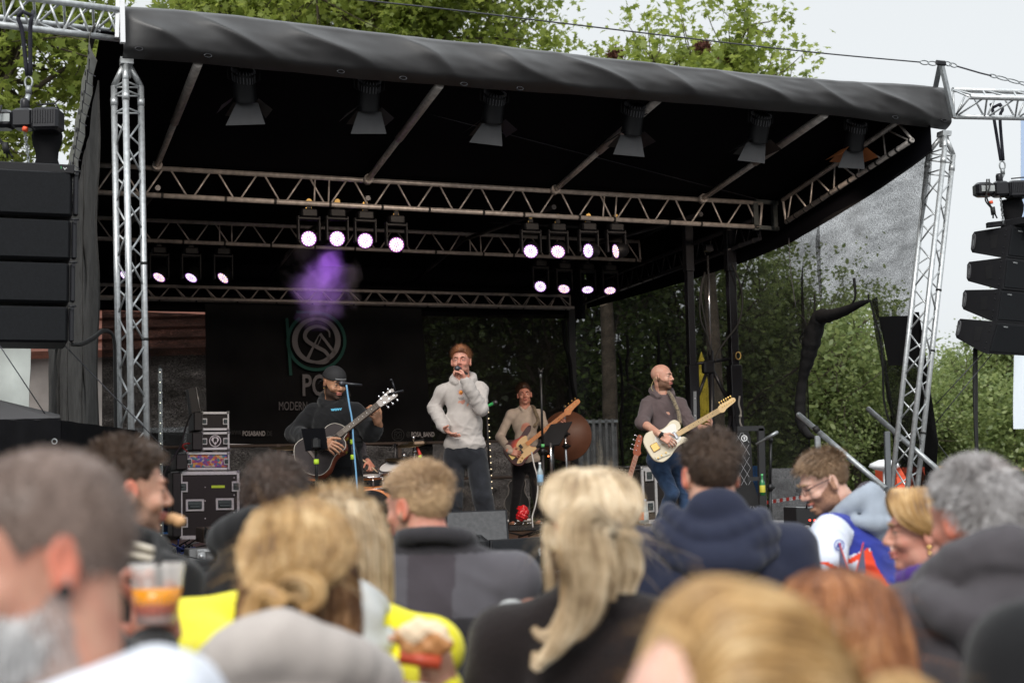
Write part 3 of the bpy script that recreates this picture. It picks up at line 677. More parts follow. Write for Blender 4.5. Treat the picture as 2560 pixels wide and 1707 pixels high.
# ------------------------------------------------------------------ ground and far setting
mb = MB(); mb.box(A(0, 300, -.05), (2400, 2400, .1)); g = build('ground', mb, mat('asphalt', (.10, .10, .10), .9, noise_amt=.35, nscale=3, bump=.2), loc=(0, 0, 0)); tag(g, 'grey asphalt square in front of and behind the stage', kind='structure')
def leafmat(name, c1, c2, tl):
    m = bpy.data.materials.new(name); m.use_nodes = True; nt = m.node_tree; nt.nodes.remove(nt.nodes['Principled BSDF']); out = nt.nodes['Material Output']
    g = nt.nodes.new('ShaderNodeNewGeometry'); r = nt.nodes.new('ShaderNodeValToRGB'); r.color_ramp.elements[0].color = (*c1, 1); r.color_ramp.elements[1].color = (*c2, 1)
    nt.links.new(g.outputs['Random Per Island'], r.inputs[0])
    d = nt.nodes.new('ShaderNodeBsdfDiffuse'); t = nt.nodes.new('ShaderNodeBsdfTranslucent'); gl = nt.nodes.new('ShaderNodeBsdfGlossy'); gl.inputs['Roughness'].default_value = .45; gl.inputs[0].default_value = (.5, .5, .5, 1)
    hv = nt.nodes.new('ShaderNodeHueSaturation'); hv.inputs['Value'].default_value = 1.5; hv.inputs['Hue'].default_value = .49
    nt.links.new(r.outputs[0], d.inputs[0]); nt.links.new(r.outputs[0], hv.inputs['Color']); nt.links.new(hv.outputs[0], t.inputs[0])
    m1 = nt.nodes.new('ShaderNodeMixShader'); m1.inputs[0].default_value = tl; nt.links.new(d.outputs[0], m1.inputs[1]); nt.links.new(t.outputs[0], m1.inputs[2])
    m2 = nt.nodes.new('ShaderNodeMixShader'); m2.inputs[0].default_value = .05; nt.links.new(m1.outputs[0], m2.inputs[1]); nt.links.new(gl.outputs[0], m2.inputs[2]); nt.links.new(m2.outputs[0], out.inputs[0]); return m
M_leaf = leafmat('plane_leaves', (.13, .18, .03), (.31, .37, .085), .5)
M_leaf2 = leafmat('green_leaves', (.12, .17, .055), (.25, .30, .11), .45)
M_leaf3 = leafmat('dark_leaves', (.05, .085, .022), (.12, .17, .04), .4)
M_bark = mat('bark', (.09, .07, .05), .9, noise_amt=.4, nscale=10, bump=.5)
LOBE = np.array([(0, -.5), (.16, -.22), (.5, -.1), (.24, .08), (.34, .42), (.08, .26), (0, .55), (-.08, .26), (-.34, .42), (-.24, .08), (-.5, -.1), (-.16, -.22)])
OVAL = np.array([(0, -.5), (.3, -.1), (.22, .3), (0, .5), (-.22, .3), (-.3, -.1)])
def leaves(C, size, rng, shape=OVAL, flat=.5):
    n = len(C); a = rng.normal(size=(n, 3)); a[:, 2] = np.abs(a[:, 2])*(1+flat)+.2; N = a/np.linalg.norm(a, axis=1)[:, None]
    t = rng.normal(size=(n, 3)); X = np.cross(N, t); X /= np.linalg.norm(X, axis=1)[:, None]; Y = np.cross(N, X); s = size*rng.uniform(.6, 1.3, n)
    k = len(shape); V = C[:, None, :]+X[:, None, :]*(shape[:, 0][None, :, None]*s[:, None, None])+Y[:, None, :]*(shape[:, 1][None, :, None]*s[:, None, None])
    V += N[:, None, :]*((np.abs(shape[:, 0])**1.0)[None, :, None]*s[:, None, None]*-.25)
    return V.reshape(-1, 3), np.arange(n*k).reshape(n, k)
def make_tree(label, base, crown_c, R, nleaf, size, m, seed, shape=OVAL, lobes=16, name='plane_tree', group='trees around the square', gap=.35, dens_pow=1.0, trunk_r=.22):
    rng = np.random.default_rng(seed); base, crown_c, R = np.asarray(base, float), np.asarray(crown_c, float), np.asarray(R, float)
    t = thing(name, label, 'tree', base, group)
    L = []                                                                    # limbs end in leaf clusters
    for i in range(lobes):
        d = rng.normal(size=3); d /= np.linalg.norm(d); L.append(crown_c+d*R*rng.uniform(.35, .95))
    L = np.array(L); mb = MB(); fork = base+(crown_c-base)*A(1, 1, 0)*.5+A(0, 0, max(1.5, (crown_c[2]-R[2]*.9-base[2])))
    mb.tube(smoothpath([base, base+(fork-base)*.5+A(.08, .05, 0), fork, crown_c], 4), list(np.linspace(trunk_r, trunk_r*.35, 13)), 9)
    for p in L:
        k = rng.uniform(.1, .8); s0 = fork+(crown_c-fork)*k; mid = (s0+p)/2+rng.normal(size=3)*.25+A(0, 0, .2); mb.tube(smoothpath([s0, mid, p], 4), list(np.linspace(trunk_r*.35, .02, 9)), 5)
    twigs = []
    for p in L:
        for _ in range(9):
            q = p+rng.normal(size=3)*R*.22; mb.tube([p, (p+q)/2+rng.normal(size=3)*.06, q], [.018, .012, .005], 4); twigs.append(q)
    build('trunk', mb, M_bark, t)
    twigs = np.concatenate([np.array(twigs), L]); nt_ = len(twigs); w = rng.uniform(.2, 1, nt_)**1.5; w /= w.sum()
    pick = rng.choice(nt_, nleaf, p=w); spread = R*.085*rng.uniform(.5, 1.6, (nt_, 1)); C = twigs[pick]+rng.normal(size=(nleaf, 3))*spread[pick]
    V, Fc = leaves(C, size, rng, shape); link_mesh('crown', V, Fc, m, t); return t
# near plane tree at the left edge
make_tree('tall plane tree with large lobed leaves behind the left loudspeakers', onZ(-40, 1600, 0)*0+A(-8.6, 22, 0), A(-8.6, 22, 9.3), A(3.0, 2.6, 3.6), 15000, .17, M_leaf, 3, LOBE, 40, gap=.2)
make_tree('leafy plane tree rising above the left half of the stage roof', A(-3.4, 33, 0), A(-3.4, 33, 13.6), A(4.6, 3.5, 3.6), 32000, .20, M_leaf, 11, LOBE, 44)
make_tree('plane tree with a pale crown behind the middle of the roof', A(-6.6, 34, 0), A(-6.9, 34, 14.0), A(2.2, 2.5, 3.2), 11000, .19, M_leaf, 21, LOBE, 20)
make_tree('smaller plane tree whose loose top ends above the right roof half', A(4.4, 31, 0), A(4.4, 31, 9.7), A(2.1, 2.4, 2.6), 12000, .175, M_leaf, 31, LOBE, 36)
make_tree('low plane tree top with a magpie nest above the roof middle', A(2.1, 32, 0), A(2.2, 32, 9.8), A(1.9, 2.2, 2.1), 8500, .175, M_leaf, 41, LOBE, 26)
for i, (x, y, Y) in enumerate(((1538, 136, 31.0), (1755, 118, 30.0), (1815, 148, 30.0))):
    c = onY(x, y, Y); rng = np.random.default_rng(i); mb = MB()
    for k in range(150):
        d = rng.normal(size=3); d /= np.linalg.norm(d); p = c+d*A(.17, .17, .10)*rng.uniform(.5, 1); e = np.cross(d, rng.normal(size=3)); e = e/np.linalg.norm(e)*rng.uniform(.08, .2); mb.tube([p-e, p+e], .008, 3)
    tag(build('bird_nest', mb, mat('twigs', (.10, .035, .025), .9), loc=c), ['rusty twig nest low in the tree top just above the roof edge', 'small rusty twig nest higher in the right tree top', 'larger rusty twig nest near the right end of the tree top'][i], 'nest', 'bird nests in the tree tops')
# trees seen through and beside the netting
spec = [(-2.2, 37, 5.2, 3.2, 4.0, 'dark tree behind the back netting next to the banner', M_leaf3), (1.5, 36, 5.4, 3.4, 4.4, 'dark tree behind the back corner of the netting', M_leaf3), (5.0, 37, 5.6, 3.4, 4.6, 'broad tree behind the side netting near the lifting mast', M_leaf2),
        (8.0, 40, 4.6, 2.7, 3.3, 'green tree behind the side netting left of the torn doorway', M_leaf2), (10.4, 43, 3.7, 3.0, 2.9, 'bright green tree filling the torn doorway', M_leaf2), (13.4, 46, 3.1, 2.7, 2.4, 'tree between the right tower and the hanging speaker cables', M_leaf2),
        (16.3, 47, 3.9, 2.3, 3.0, 'tree with a tall loose top beneath the right loudspeakers', M_leaf2), (19.3, 50, 3.9, 3.2, 2.8, 'tree behind the white banner at the right edge', M_leaf2)]
for i, (x, y, z, r, h, lab, m) in enumerate(spec):
    make_tree(lab, A(x, y, 0), A(x, y, z), A(r, 2.6, h), 36000 if i > 2 else 20000, .125 if i > 2 else .17, m, 100+i, OVAL, 42, name='broadleaf_tree', group='trees behind the stage')
rng = np.random.default_rng(5); C = np.stack([rng.uniform(-25, 45, 26000), rng.uniform(54, 60, 26000), rng.beta(1.2, 1.4, 26000)*5.2*(1+.25*np.sin(np.linspace(0, 1, 26000)))], 1); C[:, 2] += 1.0*np.sin(C[:, 0]*.7)*(C[:, 2] > 4)
V, Fc = leaves(C, .75, rng, OVAL); o = link_mesh('far_wood', V, Fc, M_leaf3, loc=A(0, 57, 0)); tag(o, 'dark mass of trees closing the view behind the square', 'wood', kind='stuff')
t = thing('young_tree', 'small staked young tree beside the parked car', 'tree', A(14.9, 42, 0)); rng = np.random.default_rng(9)
C = A(14.9, 42, 2.9)+rng.normal(size=(2600, 3))*A(.55, .5, .75)*A(1, 1, 1); V, Fc = leaves(C, .16, rng); link_mesh('crown', V, Fc, M_leaf2, t); mb = MB(); mb.tube([A(14.9, 42, 0), A(14.9, 42, 3.4)], [.05, .02], 6); build('trunk', mb, M_bark, t)
mb = MB()
for dx in (-.35, .35): mb.box(A(14.9+dx, 41.8, .9), (.08, .08, 1.8))
mb.box(A(14.9, 41.75, 1.7), (.85, .06, .1)); build('stake_frame', mb, mat('pale_wood', (.45, .33, .2), .8), t)
# house with tiled roof behind the left netting
h = thing('tiled_house', 'low house with grey walls and red tiled roof behind the left back netting', 'building', A(-8, 30, 0))
M_pl = mat('grey_render', (.46, .40, .37), .9, noise_amt=.25, nscale=2); M_tile = mat('red_tiles', (.24, .085, .055), .8, col2=(.13, .05, .035), nscale=5, stretch=(.6, 1, 5))
mb = MB(); mb.box(A(-9.5, 30, 2.25), (9.5, 5, 4.5)); build('wall', mb, M_pl, h)
mb = MB(); X, Z = nrm(A(0, 1, .62)), None
for i in range(15):
    z0 = 4.4+i*.24; y0 = 27.1+i*.27; mb.box(A(-9.5, y0+.15, z0+.11), (10.4, .46, .16), A(1, 0, 0), nrm(A(0, 1, .62)), nrm(A(0, -.62, 1)))
build('roof', mb, M_tile, h)
M_glass = mat('window_glass', (.02, .025, .03), .08, spec=.8)
for x in (-12.2, -9.6, -7.0):
    mb = MB(); mb.box(A(x, 27.46, 2.2), (1.3, .06, 1.5)); f = build('window', mb, M_white, h); mb = MB(); mb.box(A(x, 27.42, 2.2), (1.1, .03, 1.3)); build('pane', mb, M_glass, f)
# grey shutter wall behind back right corner
h = thing('metal_shed', 'pale corrugated metal shed behind the back right netting', 'building', A(1.7, 30, 0)); mb = MB()
for i in range(6): mb.box(A(1.42+i*.135, 30, 1.5), (.06, .12, 3.0))
mb.box(A(1.76, 30.1, 1.45), (.85, .08, 2.9)); build('wall', mb, mat('pale_metal', (.17, .17, .17), .5, .2), h); mb = MB(); mb.box(A(1.76, 30.1, 2.95), (.9, .3, .06)); build('roof', mb, M_steel, h)
h = thing('yard_wall', 'long grey rendered wall behind the netting under the banner', 'wall', A(-2.4, 30, 0)); mb = MB(); mb.box(A(-2.2, 30, 1.3), (5.0, .3, 2.6)); build('wall', mb, M_pl, h)
h = thing('garden_wall', 'low pale concrete wall seen through the netting left of the torn doorway', 'wall', A(7.5, 30, 0)); mb = MB(); mb.box(A(6.15, 30, .93), (1.5, .25, 1.86)); build('wall', mb, mat('pale_concrete', (.26, .26, .27), .9, noise_amt=.2), h)
# blue fence covers
M_blue = mat('blue_fabric', (.010, .06, .17), .85, noise_amt=.25, nscale=6, bump=.2)
h = thing('blue_fence', 'construction fence covered with blue fabric behind the stage', 'fence', S(5.5, 23, 0))
mb = MB(); P = [[S(2.6+4.6*i/40, 22.2+.03*math.sin(i*.8), z) for z in (.15, 1.0, 1.90)] for i in range(41)]; mb.sheet(P, .01); build('cover', mb, M_blue, h)
for i in range(4): mb = MB(); mb.tube([S(2.6+1.53*i, 22.25, 0), S(2.6+1.53*i, 22.25, 2.0)], .03, 6); build('post', mb, M_steel, h)
h = thing('blue_screen', 'narrow blue fabric panel behind the mast and guitar bag', 'panel', onY(1880, 1300, 19.5)*A(1, 1, 0)); a, b = onY(1857, 1165, 19.5), onY(1903, 1165, 19.5)
mb = MB(); mb.box(A((a[0]+b[0])/2, 19.5, a[2]/2), (b[0]-a[0], .05, a[2])); build('cover', mb, mat('blue_fabric_bright', (.02, .13, .36), .85, noise_amt=.3, nscale=8), h); mb = MB(); mb.tube([A(b[0]+.03, 19.5, 0), A(b[0]+.03, 19.5, a[2]+.05)], .025, 8); build('post', mb, M_steel, h)
o = thing('barrier_tape', 'red and white barrier tape strung low behind the netting', 'tape', onY(1970, 1243, 24)); mb = MB(); a, b = onY(1900, 1258, 24), onY(2030, 1238, 24)
for i in range(16): p, q = a+(b-a)*i/16, a+(b-a)*(i+1)/16; mb.box((p+q)/2, (np.linalg.norm(q-p), .01, .06), b-a, A(0, 1, 0), ZZ, i % 2)
build('band', mb, [mat('tape_red', (.55, .03, .02), .6), M_white], o)
# back railing on the deck
r = thing('back_railing', 'brown steel safety railing along the back edge of the deck', 'railing', S(4.8, VB-.25, FLOOR)); M_rail = mat('brown_rail', (.13, .10, .085), .6, .3)
for z in (2.3, 1.78): mb = MB(); mb.tube([S(1.1, VB-.2, z), S(8.3, VB-.2, z+.02)], .022, 8); build('rail', mb, M_rail, r)
for i in range(9): mb = MB(); mb.box(S(1.25+.86*i, VB-.2, 1.74), (.05, .05, 1.17), UU, VV); build('post', mb, M_rail, r)
# right background street furniture
def stickman(c, s, m, hm, seed): pass
t = thing('park_lamp', 'white mushroom-shaped lamp post beyond the right tower', 'lamp', A(*(onY(2212, 1300, 30)[:2]), 0)); c = onY(2212, 1166, 30); mb = MB(); mb.tube([A(c[0], 30, 0), c], .05, 10); build('post', mb, M_white, t); mb = MB(); mb.lathe(c-A(0, 0, .1), [(.05, 0), (.22, .04), (.34, .1), (.3, .17), (.12, .24), (0, .25)]); build('shade', mb, M_white, t)
t = thing('striped_stall', 'orange and yellow plank-patterned market stall behind the right tower', 'stall', A(9.0, 30, 0)); a, b = onY(2238, 1168, 30), onY(2440, 1163, 30); rng = np.random.default_rng(2)
cols = [mat('stall_red', (.75, .10, .04), .5), mat('stall_orange', (.85, .22, .03), .5), mat('stall_yellow', (.85, .5, .08), .5), mat('stall_pale', (.8, .55, .35), .5)]
mb = MB(); W = b[0]-a[0]
for r_ in range(10):
    x = a[0]
    while x < b[0]:
        w = rng.uniform(.25, .6); w = min(w, b[0]-x+.02); mb.box(A(x+w/2, 30, a[2]-.09-.18*r_), (w-.01, .1, .172), mi=int(rng.choice(4, p=[.35, .35, .2, .1]))); x += w
build('front_board', mb, cols, t); mb = MB(); mb.box(A((a[0]+b[0])/2, 30.9, a[2]/2), (W, 1.6, a[2]-.05)); build('body', mb, cols[0], t)
t = thing('white_fence', 'low white picket fence beyond the right stairs', 'fence', A(*(onY(2200, 1300, 22)[:2]), 0)); mb = MB(); a, b = onY(2182, 1232, 22), onY(2240, 1232, 22)
for i in range(12): mb.box(A(a[0]+(b[0]-a[0])*i/11, 22, a[2]/2), (.025, .03, a[2]))
for z in (.3, a[2]-.1): mb.box(A((a[0]+b[0])/2, 22.03, z), (b[0]-a[0]+.05, .02, .05))
build('pickets', mb, mat('cream_paint', (.6, .6, .55), .6), t)
# parked car
t = thing('parked_car', 'silver estate car parked far off at the right edge', 'car', A(18.6, 48, 0)); M_car = mat('silver_car_paint', (.52, .55, .58), .25, .5, coat=.6)
side = [(-2.2, .35), (2.2, .35), (2.28, .8), (2.15, .98), (1.1, 1.02), (.55, 1.44), (-1.6, 1.47), (-2.15, 1.0), (-2.25, .7)]
mb = MB(); mb.prism([(-a_, b_) for a_, b_ in side], A(18.6, 48, .0), A(1, 0, 0), ZZ, 1.7); build('body', mb, M_car, t)
for x0, x1, s_ in ((-1.55, -.75, 0), (-.68, .15, 0), (.22, .85, 1)):
    mb = MB(); mb.prism([(-x1, 1.02), (-x0, 1.02), (-x0, 1.38), (-(x1 if not s_ else .45), 1.38)], A(18.6, 47.14, 0), A(1, 0, 0), ZZ, .02); build('window', mb, M_glass, t)
for x in (-1.4, 1.4):
    mb = MB(); mb.tube([A(18.6+x, 47.1, .32), A(18.6+x, 47.35, .32)], .32, 18); w = build('wheel', mb, M_rub, t); mb = MB(); mb.tube([A(18.6+x, 47.08, .32), A(18.6+x, 47.12, .32)], .2, 14); build('rim', mb, M_steel, w)
# white and blue hanging banner at the right edge
t = thing('tall_banner', 'white fabric banner with a blue top hanging from a pole at the right edge', 'banner', A(7.4, 19, 0)); mb = MB()
P = [[onY(2534+x, y, 19)+A(0, .02*math.sin(y*.02+x*.1), 0) for y in np.linspace(880, 1072, 12)] for x in np.linspace(0, 150, 10)]; mb.sheet(P, .006); build('cloth', mb, mat('banner_white', (.70, .76, .82), .7), t)
P = [[onY(2552+x, y, 19) for y in np.linspace(300, 560, 6)] for x in np.linspace(0, 140, 5)]; mb = MB(); mb.sheet(P, .006); build('cloth', mb, mat('banner_blue', (.35, .45, .62), .7), t)
mb = MB(); a = onY(2690, 300, 19.05); mb.tube([A(a[0], 19.05, 0), A(a[0]+.1, 19.05, a[2]+.3)], .03, 8); mb.tube([onY(2534, 880, 19.03), onY(2690, 880, 19.03)], .012, 6); mb.tube([onY(2552, 300, 19.03), onY(2692, 300, 19.03)], .012, 6); build('pole', mb, M_alu, t)
# tents at the left edge
t = thing('white_tent', 'greyish white tent wall at the left edge behind the loudspeakers', 'tent', A(-6.5, 15.5, 0)); M_tent = mat('tent_cloth', (.42, .45, .43), .7, noise_amt=.2, nscale=2.5)
P = [[onY(x, y, 15.5)+A(0, .03*math.sin(y*.03)+.03*math.sin(x*.07), 0) for y in np.linspace(835, 1400, 14)] for x in np.linspace(-160, 77, 14)]; mb = MB(); mb.sheet(P, .01); build('wall', mb, M_tent, t)
mb = MB(); a, b = onY(-160, 835, 15.5), onY(79, 856, 15.5); mb.box((a+b)/2+A(0, .6, .06), (np.linalg.norm(b-a), 1.3, .07), b-a, A(0, 1, 0)); build('roof', mb, M_tent, t)
t = thing('black_canopy', 'black market canopy in front of the left stage wall', 'canopy', A(-3.6, 9.2, 0)); mb = MB(); a, b = onY(-220, 1052, 9.0), onY(150, 1050, 9.0); c = onY(-30, 1000, 10.0); d, e = onY(150, 1036, 10.8), onY(-260, 1036, 10.8)
mb.add([a, b, d, e, onY(-60, 985, 9.9), onY(-60, 988, 10.0)], [(0, 1, 4), (1, 2, 4), (2, 3, 5), (3, 0, 4)], 0); build('roof', mb, mat('canopy_top', (.045, .043, .045), .8), t)
mb = MB(); P = [[A(a[0]+(b[0]-a[0])*i/30, 9.0+.015*math.sin(i*1.3), z) for z in np.linspace(.3, a[2]-.005, 8)] for i in range(31)]; mb.sheet(P, .01); P = [[A(b[0]+.012*math.sin(j), 9.02+(d[1]-9.02)*j/20, z) for z in np.linspace(.3, a[2]-.02, 8)] for j in range(21)]; mb.sheet(P, .01); build('wall', mb, M_skirt, t)
mb = MB(); c = onY(136, 1103, 8.96); mb.tube([c+A(.016*math.cos(x), 0, .016*math.sin(x)) for x in np.linspace(0, 6.28, 13)[:-1]], .004, 5, closed=True); build('eyelet', mb, M_steel, t)
for x0, y0, x1, y1, Y in ((-30, 820, 124, 1052, 9.4), (160, 862, 420, 1130, 10.2)):
    t = thing('tension_rope', ['thin dark rope running down to the black canopy', 'thin dark rope from the left loudspeakers down across the tower'][x0 > 0], 'rope', onY(x1, y1, Y), 'ropes at the left'); mb = MB(); mb.tube([onY(x0, y0, Y), onY(x1, y1, Y+.3)], .004, 5); build('line', mb, M_wire, t)
# ------------------------------------------------------------------ lamps
M_hs = mat('lamp_housing', (.005, .005, .006), .5, spec=.25); M_flap = mat('barn_door_metal', (.055, .055, .058), .7, noise_amt=.15)
E_w = mat('lamp_white', (1, 1, 1), emit=(.93, .84, 1.0), es=1.5); E_p = mat('lamp_purple', (.3, .1, .4), emit=(.30, .06, .55), es=.38); E_o = mat('lamp_warm', (1, .8, .5), emit=(1, .72, .42), es=1.5); E_d = mat('lamp_dim', (.2, .1, .25), emit=(.35, .12, .5), es=.35); M_gold = mat('brass', (.55, .36, .12), .3, .9)
def moving_head(px, py, v, aim, warm, label, hang, yaw=0.0, R=.080):
    c = onV(px, py, v); d = nrm(aim); fr = frame(d, ZZ); X, _, Zl = fr
    t = thing('moving_head_lamp', label, 'stage lamp', c+ZZ*hang, 'moving head lamps on the trusses')
    top = c+ZZ*hang
    mb = MB(); mb.box(top-ZZ*.10, (.17, .13, .09), UU, VV, ZZ, bev=.015); mb.box(top-ZZ*.02, (.05, .05, .10), UU, VV, ZZ); build('base', mb, M_hs, t)
    mb = MB(); mb.tube([top+ZZ*.02-VV*.03, top+ZZ*.03+VV*.03], .03, 10); mb.box(top-ZZ*.045, (.06, .02, .03), UU, VV, ZZ); build('clamp', mb, M_gold if py < 640 else M_hs, t)
    mb = MB()
    for s_ in (-1, 1): mb.box(c+UU*s_*.108+ZZ*(hang-.15)/2, (.025, .07, hang-.10), UU, VV, ZZ, bev=.008)
    mb.box(top-ZZ*.155, (.24, .08, .03), UU, VV, ZZ, bev=.008); build('yoke', mb, M_hs, t)
    mb = MB(); mb.lathe(c-d*.14, [(0, 0), (.05, .0), (.075, .03), (R+.004, .09), (R+.008, .145), (R+.004, .15)], d, 24); h = build('lamp_head', mb, M_hs, t)
    mb = MB(); n = 15; a0 = yaw
    for i in range(n):
        t0, t1 = a0+2*math.pi*i/n, a0+2*math.pi*(i+.52)/n; t2 = a0+2*math.pi*(i+1)/n
        q = lambda r, a: c+d*.004+(X*math.cos(a)+Zl*math.sin(a))*r
        hot = 0 if not warm or (i*7 % 13) < 6 else 1
        mb.add([q(.028, t0), q(R-.008, t0), q(R-.008, t1), q(.028, t1)], [(0, 1, 2, 3)], hot); mb.add([q(.028, t1), q(R-.008, t1), q(R-.008, t2), q(.028, t2)], [(0, 1, 2, 3)], 2)
        mb.add([q(.028, t0), q(.028, t2), c+d*.004], [(0, 1, 2)], 3 if i % 3 else 0)
        mb.add([q(R-.008, t0), q(R, t0), q(R, t2), q(R-.008, t2)], [(0, 1, 2, 3)], 2)
    build('lens', mb, [E_w, E_o, E_p, E_d], h); return c, d
toC = nrm(A(0, -1, -.16)); LN = []
fl = [(772, 597, A(.02, -1, -.22), 0), (843, 597, A(.05, -1, -.22), 0), (913, 602, A(.1, -1, -.2), 0), (991, 612, A(.12, -1, -.36), 1)]
labs = ['round white-purple lens, leftmost of the left-hand lamp cluster under the front truss', 'bright lens second from the left in the left lamp cluster under the front truss', 'bright lens third from the left in the left lamp cluster under the front truss', 'pinkish lens hanging lowest, last of the left lamp cluster under the front truss']
for (x, y, a, w), l in zip(fl, labs): LN.append(moving_head(x, y, VT1+.05, a, w, l, .36))
fr_ = [(1327, 628, A(-.25, -1, -.6), 0), (1395, 629, A(-.3, -1, -.7), 1), (1471, 627, A(-1.0, -.9, -.2), 0), (1540, 628, A(-2.2, -.9, -.5), 1)]
labs = ['white lens first from the left in the right lamp cluster under the front truss', 'orange-rimmed lens second in the right lamp cluster under the front truss', 'tilted white lens third in the right lamp cluster under the front truss', 'narrow slanted lens last in the right lamp cluster under the front truss']
for (x, y, a, w), l in zip(fr_, labs): moving_head(x, y, VT1+.05, a, w, l, .36)
rr_ = [(1351, 716, A(-.3, -1, -.6), 0), (1410, 722, A(-.3, -1, -1.2), 1), (1469, 724, A(0, -1, -1.7), 0), (1525, 726, A(.05, -1, -1.6), 1)]
labs = ['round white lens at the left of the lower right row of rear lamps', 'warm lens second in the lower right row of rear lamps', 'flat white lens third in the lower right row of rear lamps', 'flat warm lens at the right end of the lower right row of rear lamps']
for (x, y, a, w), l in zip(rr_, labs): moving_head(x, y, VT2+.1, a, w, l, .40)
rl_ = [(315, 689, A(-.6, -1, -1.4), 0), (398, 693, A(-.55, -1, -1.4), 1), (478, 694, A(-.6, -1, -1.4), 0), (558, 695, A(-.9, -1, -1.2), 1)]
labs = ['white lens half hidden behind the left truss tower', 'warm lens just right of the left truss tower', 'white tilted lens third in the far left rear lamp row', 'warm slanted lens last in the far left rear lamp row']
for (x, y, a, w), l in zip(rl_, labs): moving_head(x, y, VT2+.1, a, w, l, .42)
pl_ = bpy.data.lights.new('lamp_beam', 'SPOT'); pl_.energy = 70; pl_.color = (.45, .15, .90); pl_.spot_size = math.radians(58); pl_.spot_blend = .6; pl_.shadow_soft_size = .08
lo = bpy.data.objects.new('lamp_beam', pl_); COL.objects.link(lo); pc = onV(803, 720, VT1+.75); src = onV(843, 590, VT1+.45)
lo.location = tuple(src); lo.rotation_euler = Vector(tuple(src-pc)).to_track_quat('Z', 'Y').to_euler()
# drifting stage smoke caught in the purple beam
t = None; mb = MB(); sc_ = onV(803, 705, VT1+.75); mb.sphere(sc_, (.46, .34, .58), 20); sm = build('stage_smoke', mb, [], loc=sc_)
m = bpy.data.materials.new('smoke'); m.use_nodes = True; nt = m.node_tree; nt.nodes.remove(nt.nodes['Principled BSDF']); pv = nt.nodes.new('ShaderNodeVolumePrincipled'); pv.inputs['Color'].default_value = (.85, .8, .9, 1)
tc = nt.nodes.new('ShaderNodeTexCoord'); n1 = nt.nodes.new('ShaderNodeTexNoise'); n1.inputs['Scale'].default_value = 4.4; n1.inputs['Detail'].default_value = 6; n1.inputs['Distortion'].default_value = .6
nt.links.new(tc.outputs['Object'], n1.inputs['Vector'])
vl = nt.nodes.new('ShaderNodeVectorMath'); vl.operation = 'LENGTH'; mp = nt.nodes.new('ShaderNodeMapping'); mp.inputs['Scale'].default_value = (2.3, 3.0, 1.8); nt.links.new(tc.outputs['Object'], mp.inputs[0]); nt.links.new(mp.outputs[0], vl.inputs[0])
a1 = nt.nodes.new('ShaderNodeMath'); a1.operation = 'SUBTRACT'; a1.inputs[0].default_value = 1.02; nt.links.new(vl.outputs['Value'], a1.inputs[1])
a2 = nt.nodes.new('ShaderNodeMath'); a2.operation = 'ADD'; nt.links.new(a1.outputs[0], a2.inputs[0]); a3 = nt.nodes.new('ShaderNodeMath'); a3.operation = 'MULTIPLY_ADD'; a3.inputs[1].default_value = 2.6; a3.inputs[2].default_value = -1.45; nt.links.new(n1.outputs['Fac'], a3.inputs[0]); nt.links.new(a3.outputs[0], a2.inputs[1])
a4 = nt.nodes.new('ShaderNodeMath'); a4.operation = 'MULTIPLY'; a4.inputs[1].default_value = 1.25; nt.links.new(a2.outputs[0], a4.inputs[0]); a5 = nt.nodes.new('ShaderNodeMath'); a5.operation = 'MAXIMUM'; a5.inputs[1].default_value = 0; nt.links.new(a4.outputs[0], a5.inputs[0])
nt.links.new(a5.outputs[0], pv.inputs['Density']); nt.links.new(pv.outputs[0], nt.nodes['Material Output'].inputs['Volume']); sm.data.materials.append(m); tag(sm, 'purple-lit puff of stage smoke in front of the banner', 'smoke', kind='stuff')
# six fresnel spots behind the fascia
pipe = thing('front_pipe', 'dark steel pipe behind the fascia carrying six spotlights', 'pipe', S(4.8, VF+.28, 5.0)); mb = MB(); mb.tube([onV(330, 128, VF+.28), onV(2330, 300, VF+.28)], .03, 8); build('tube', mb, M_blackm, pipe)
FZ = [((608, 176), (612, 250), 0), ((924, 200), (920, 272), 0), ((1238, 232), (1230, 302), 0), ((1588, 262), (1578, 332), 1), ((1904, 286), (1893, 352), 1), ((2142, 306), (2134, 372), 2)]
flp = [((591, 258), (645, 257), (663, 311), (564, 314)), ((895, 280), (953, 280), (966, 335), (877, 335)), ((1206, 308), (1253, 313), (1256, 366), (1173, 356)), ((1552, 337), (1603, 341), (1611, 393), (1533, 386)), ((1868, 354), (1914, 361), (1912, 409), (1844, 401)), ((2113, 373), (2157, 376), (2162, 423), (2095, 419))]
labs = ['leftmost spotlight with grey barn door behind the fascia', 'second spotlight from the left behind the fascia', 'third spotlight from the left behind the fascia', 'fourth spotlight from the left behind the fascia', 'fifth spotlight behind the fascia with a dark side flap showing', 'rightmost spotlight behind the fascia with an orange-lit side flap']
